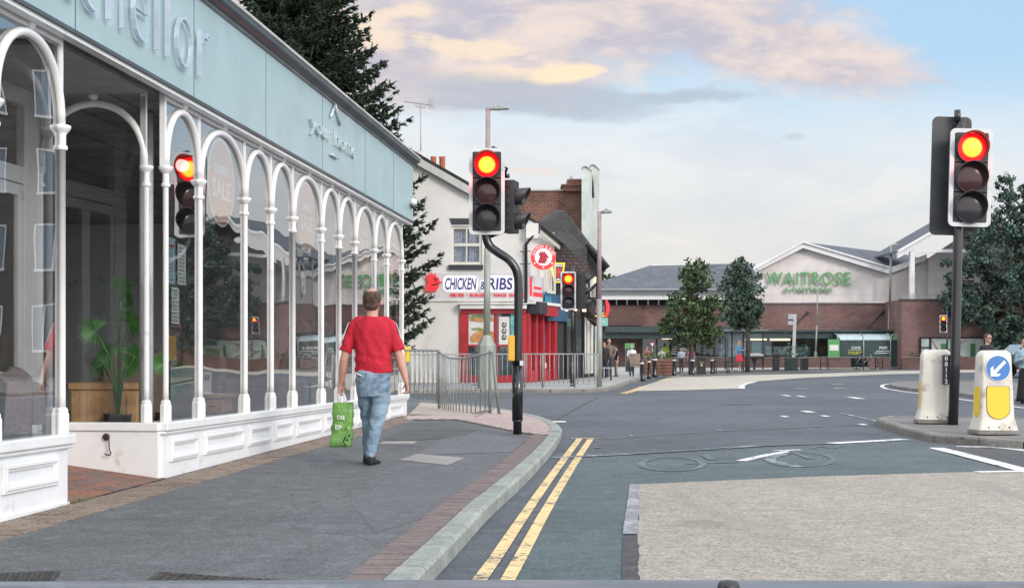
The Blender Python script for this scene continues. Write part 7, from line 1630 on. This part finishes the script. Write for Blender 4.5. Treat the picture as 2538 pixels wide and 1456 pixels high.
person(2447,1005,180,'man with glasses and beard in a black t-shirt standing behind the blue arrow bollard',cl('black_tee',(.013,.014,.02)),cl('navy_trousers',(.02,.022,.035)),brown,(.55,-.8,0),0,.6,None,.04,'down',vox=.012,z=0,glasses=True)
person(2541,1000,163,'woman in pale denim jacket and black wide trousers at the right edge',cl('denim_jacket',(.25,.38,.45),.25),None,blond,(-.3,-1,0),.22,1,(cl('black_wide_trousers',(.012,.012,.016)),.07,.09),0.0,'hold',vox=.012,z=0)
for i,(px_,py,h_,c1,lb) in enumerate(((1640,922,62,(.55,.5,.45),'seated looking figure in pale top behind the brown planter, nearest the lime arrow'),(1688,921,60,(.35,.42,.5),'figure in blue shirt behind the outdoor table under the first tree'),(1603,921,64,(.3,.12,.1),'figure in rusty top behind the left end of the brown planter'),(1712,920,60,(.5,.1,.25),'figure in pink beyond the litter bin'))):
    person(px_,py,h_,lb,cl('far_top_%d'%i if False else 'far_top',c1),cl('far_trousers',(.04,.04,.05)),brown if i%2 else dk,(random.uniform(-1,1),-1,0),0,.7)
# wall of dark parked vehicle shapes on the right is the end of a car
def car(px_,py,D,label):
    p=Vector((XD(px_,D),D,0)); t=thing('parked_car',label,'car',p,R(0)); L=4.3
    prof=[(-2.1,.35),(-2.12,.75),(-1.95,.95),(-1.2,1.02),(-.75,1.42),(.5,1.47),(1.3,1.08),(2.05,.95),(2.15,.7),(2.12,.35)]
    mb=MB(); mb.prism([(x,-.85,z) for x,z in prof],(0,1.7,0)); mb.build('body',mat('silver_car_paint',(.3,.33,.36),.25,.5,.05),t,bevel=.06)
    mb=MB(); mb.prism([(-1.1,-.86,1.04),(-.72,-.86,1.38),(.45,-.86,1.42),(1.1,-.86,1.08)],(0,.02,0)); mb.prism([(-1.1,.84,1.04),(-.72,.84,1.38),(.45,.84,1.42),(1.1,.84,1.08)],(0,.02,0)); mb.build('window',mat('car_glass',(.02,.025,.03),.08),t)
    for x in (-1.35,1.35):
        for y in (-.8,.8): mb=MB(); mb.lathe([(.05,-.12),(.3,-.12),(.32,-.09),(.32,.09),(.3,.12),(.05,.12)],(x,y,.32),18,axis='Y'); w_=mb.build('wheel',M['dark'],t); mb=MB(); mb.lathe([(.02,-.125),(.19,-.125)],(x,y,.32),12,axis='Y'); mb.build('rim',M['rail'],w_)
    for x in (-2.1,2.1): mb=MB(); mb.box(x-.04,x+.04,-.75,-.45,.68,.82); mb.build('headlight',M['signwhite'],t)
car(2560,0,64,'silver car parked behind the man with glasses and the denim jacket woman')
# ------------------------------------------------------------ bonnet of the car the view is taken from
def bonnet():
    t=thing('car_bonnet','grey blue car bonnet along the bottom of the view with a black washer jet','car bonnet',(0,1.6,0)); mb=MB(); nx,ny=48,26; vs=[];fs=[]
    for j_ in range(ny+1):
        v=j_/ny; y=-.42+1.35*v
        for i in range(nx+1):
            u=-1+2*i/nx; x=u*.82
            yw=y+1.6; z=.9935+.003*math.cos(u*1.5)-.161*(yw-1.9)-.13*(yw-1.9)**2
            vs.append((x,y,z-.0))
    for j_ in range(ny):
        for i in range(nx): a=j_*(nx+1)+i; fs.append([a,a+1,a+nx+2,a+nx+1])
    mb.add(vs,fs,0,True); o=mb.build('panel',mat('grey_blue_car_paint',(.10,.12,.15),.45,.2,.25,9,coat=.15),t,fix=False); sm_=o.modifiers.new('s','SOLIDIFY'); sm_.thickness=.02; sm_.offset=-1
    jx,jy=XD(1805,1.62),1.62; jz=.9935-.161*(jy-1.9)-.13*(jy-1.9)**2
    mb=MB(); mb.lathe([(.013,0),(.0125,.010),(.010,.015),(.001,.017)],(jx,jy-1.6,jz-.004),16); mb.sphere((jx-.004,jy-1.6-.011,jz+.007),.002,0,6); mb.build('washer_jet',M['sigblack'],t)
    return t
bon=bonnet()
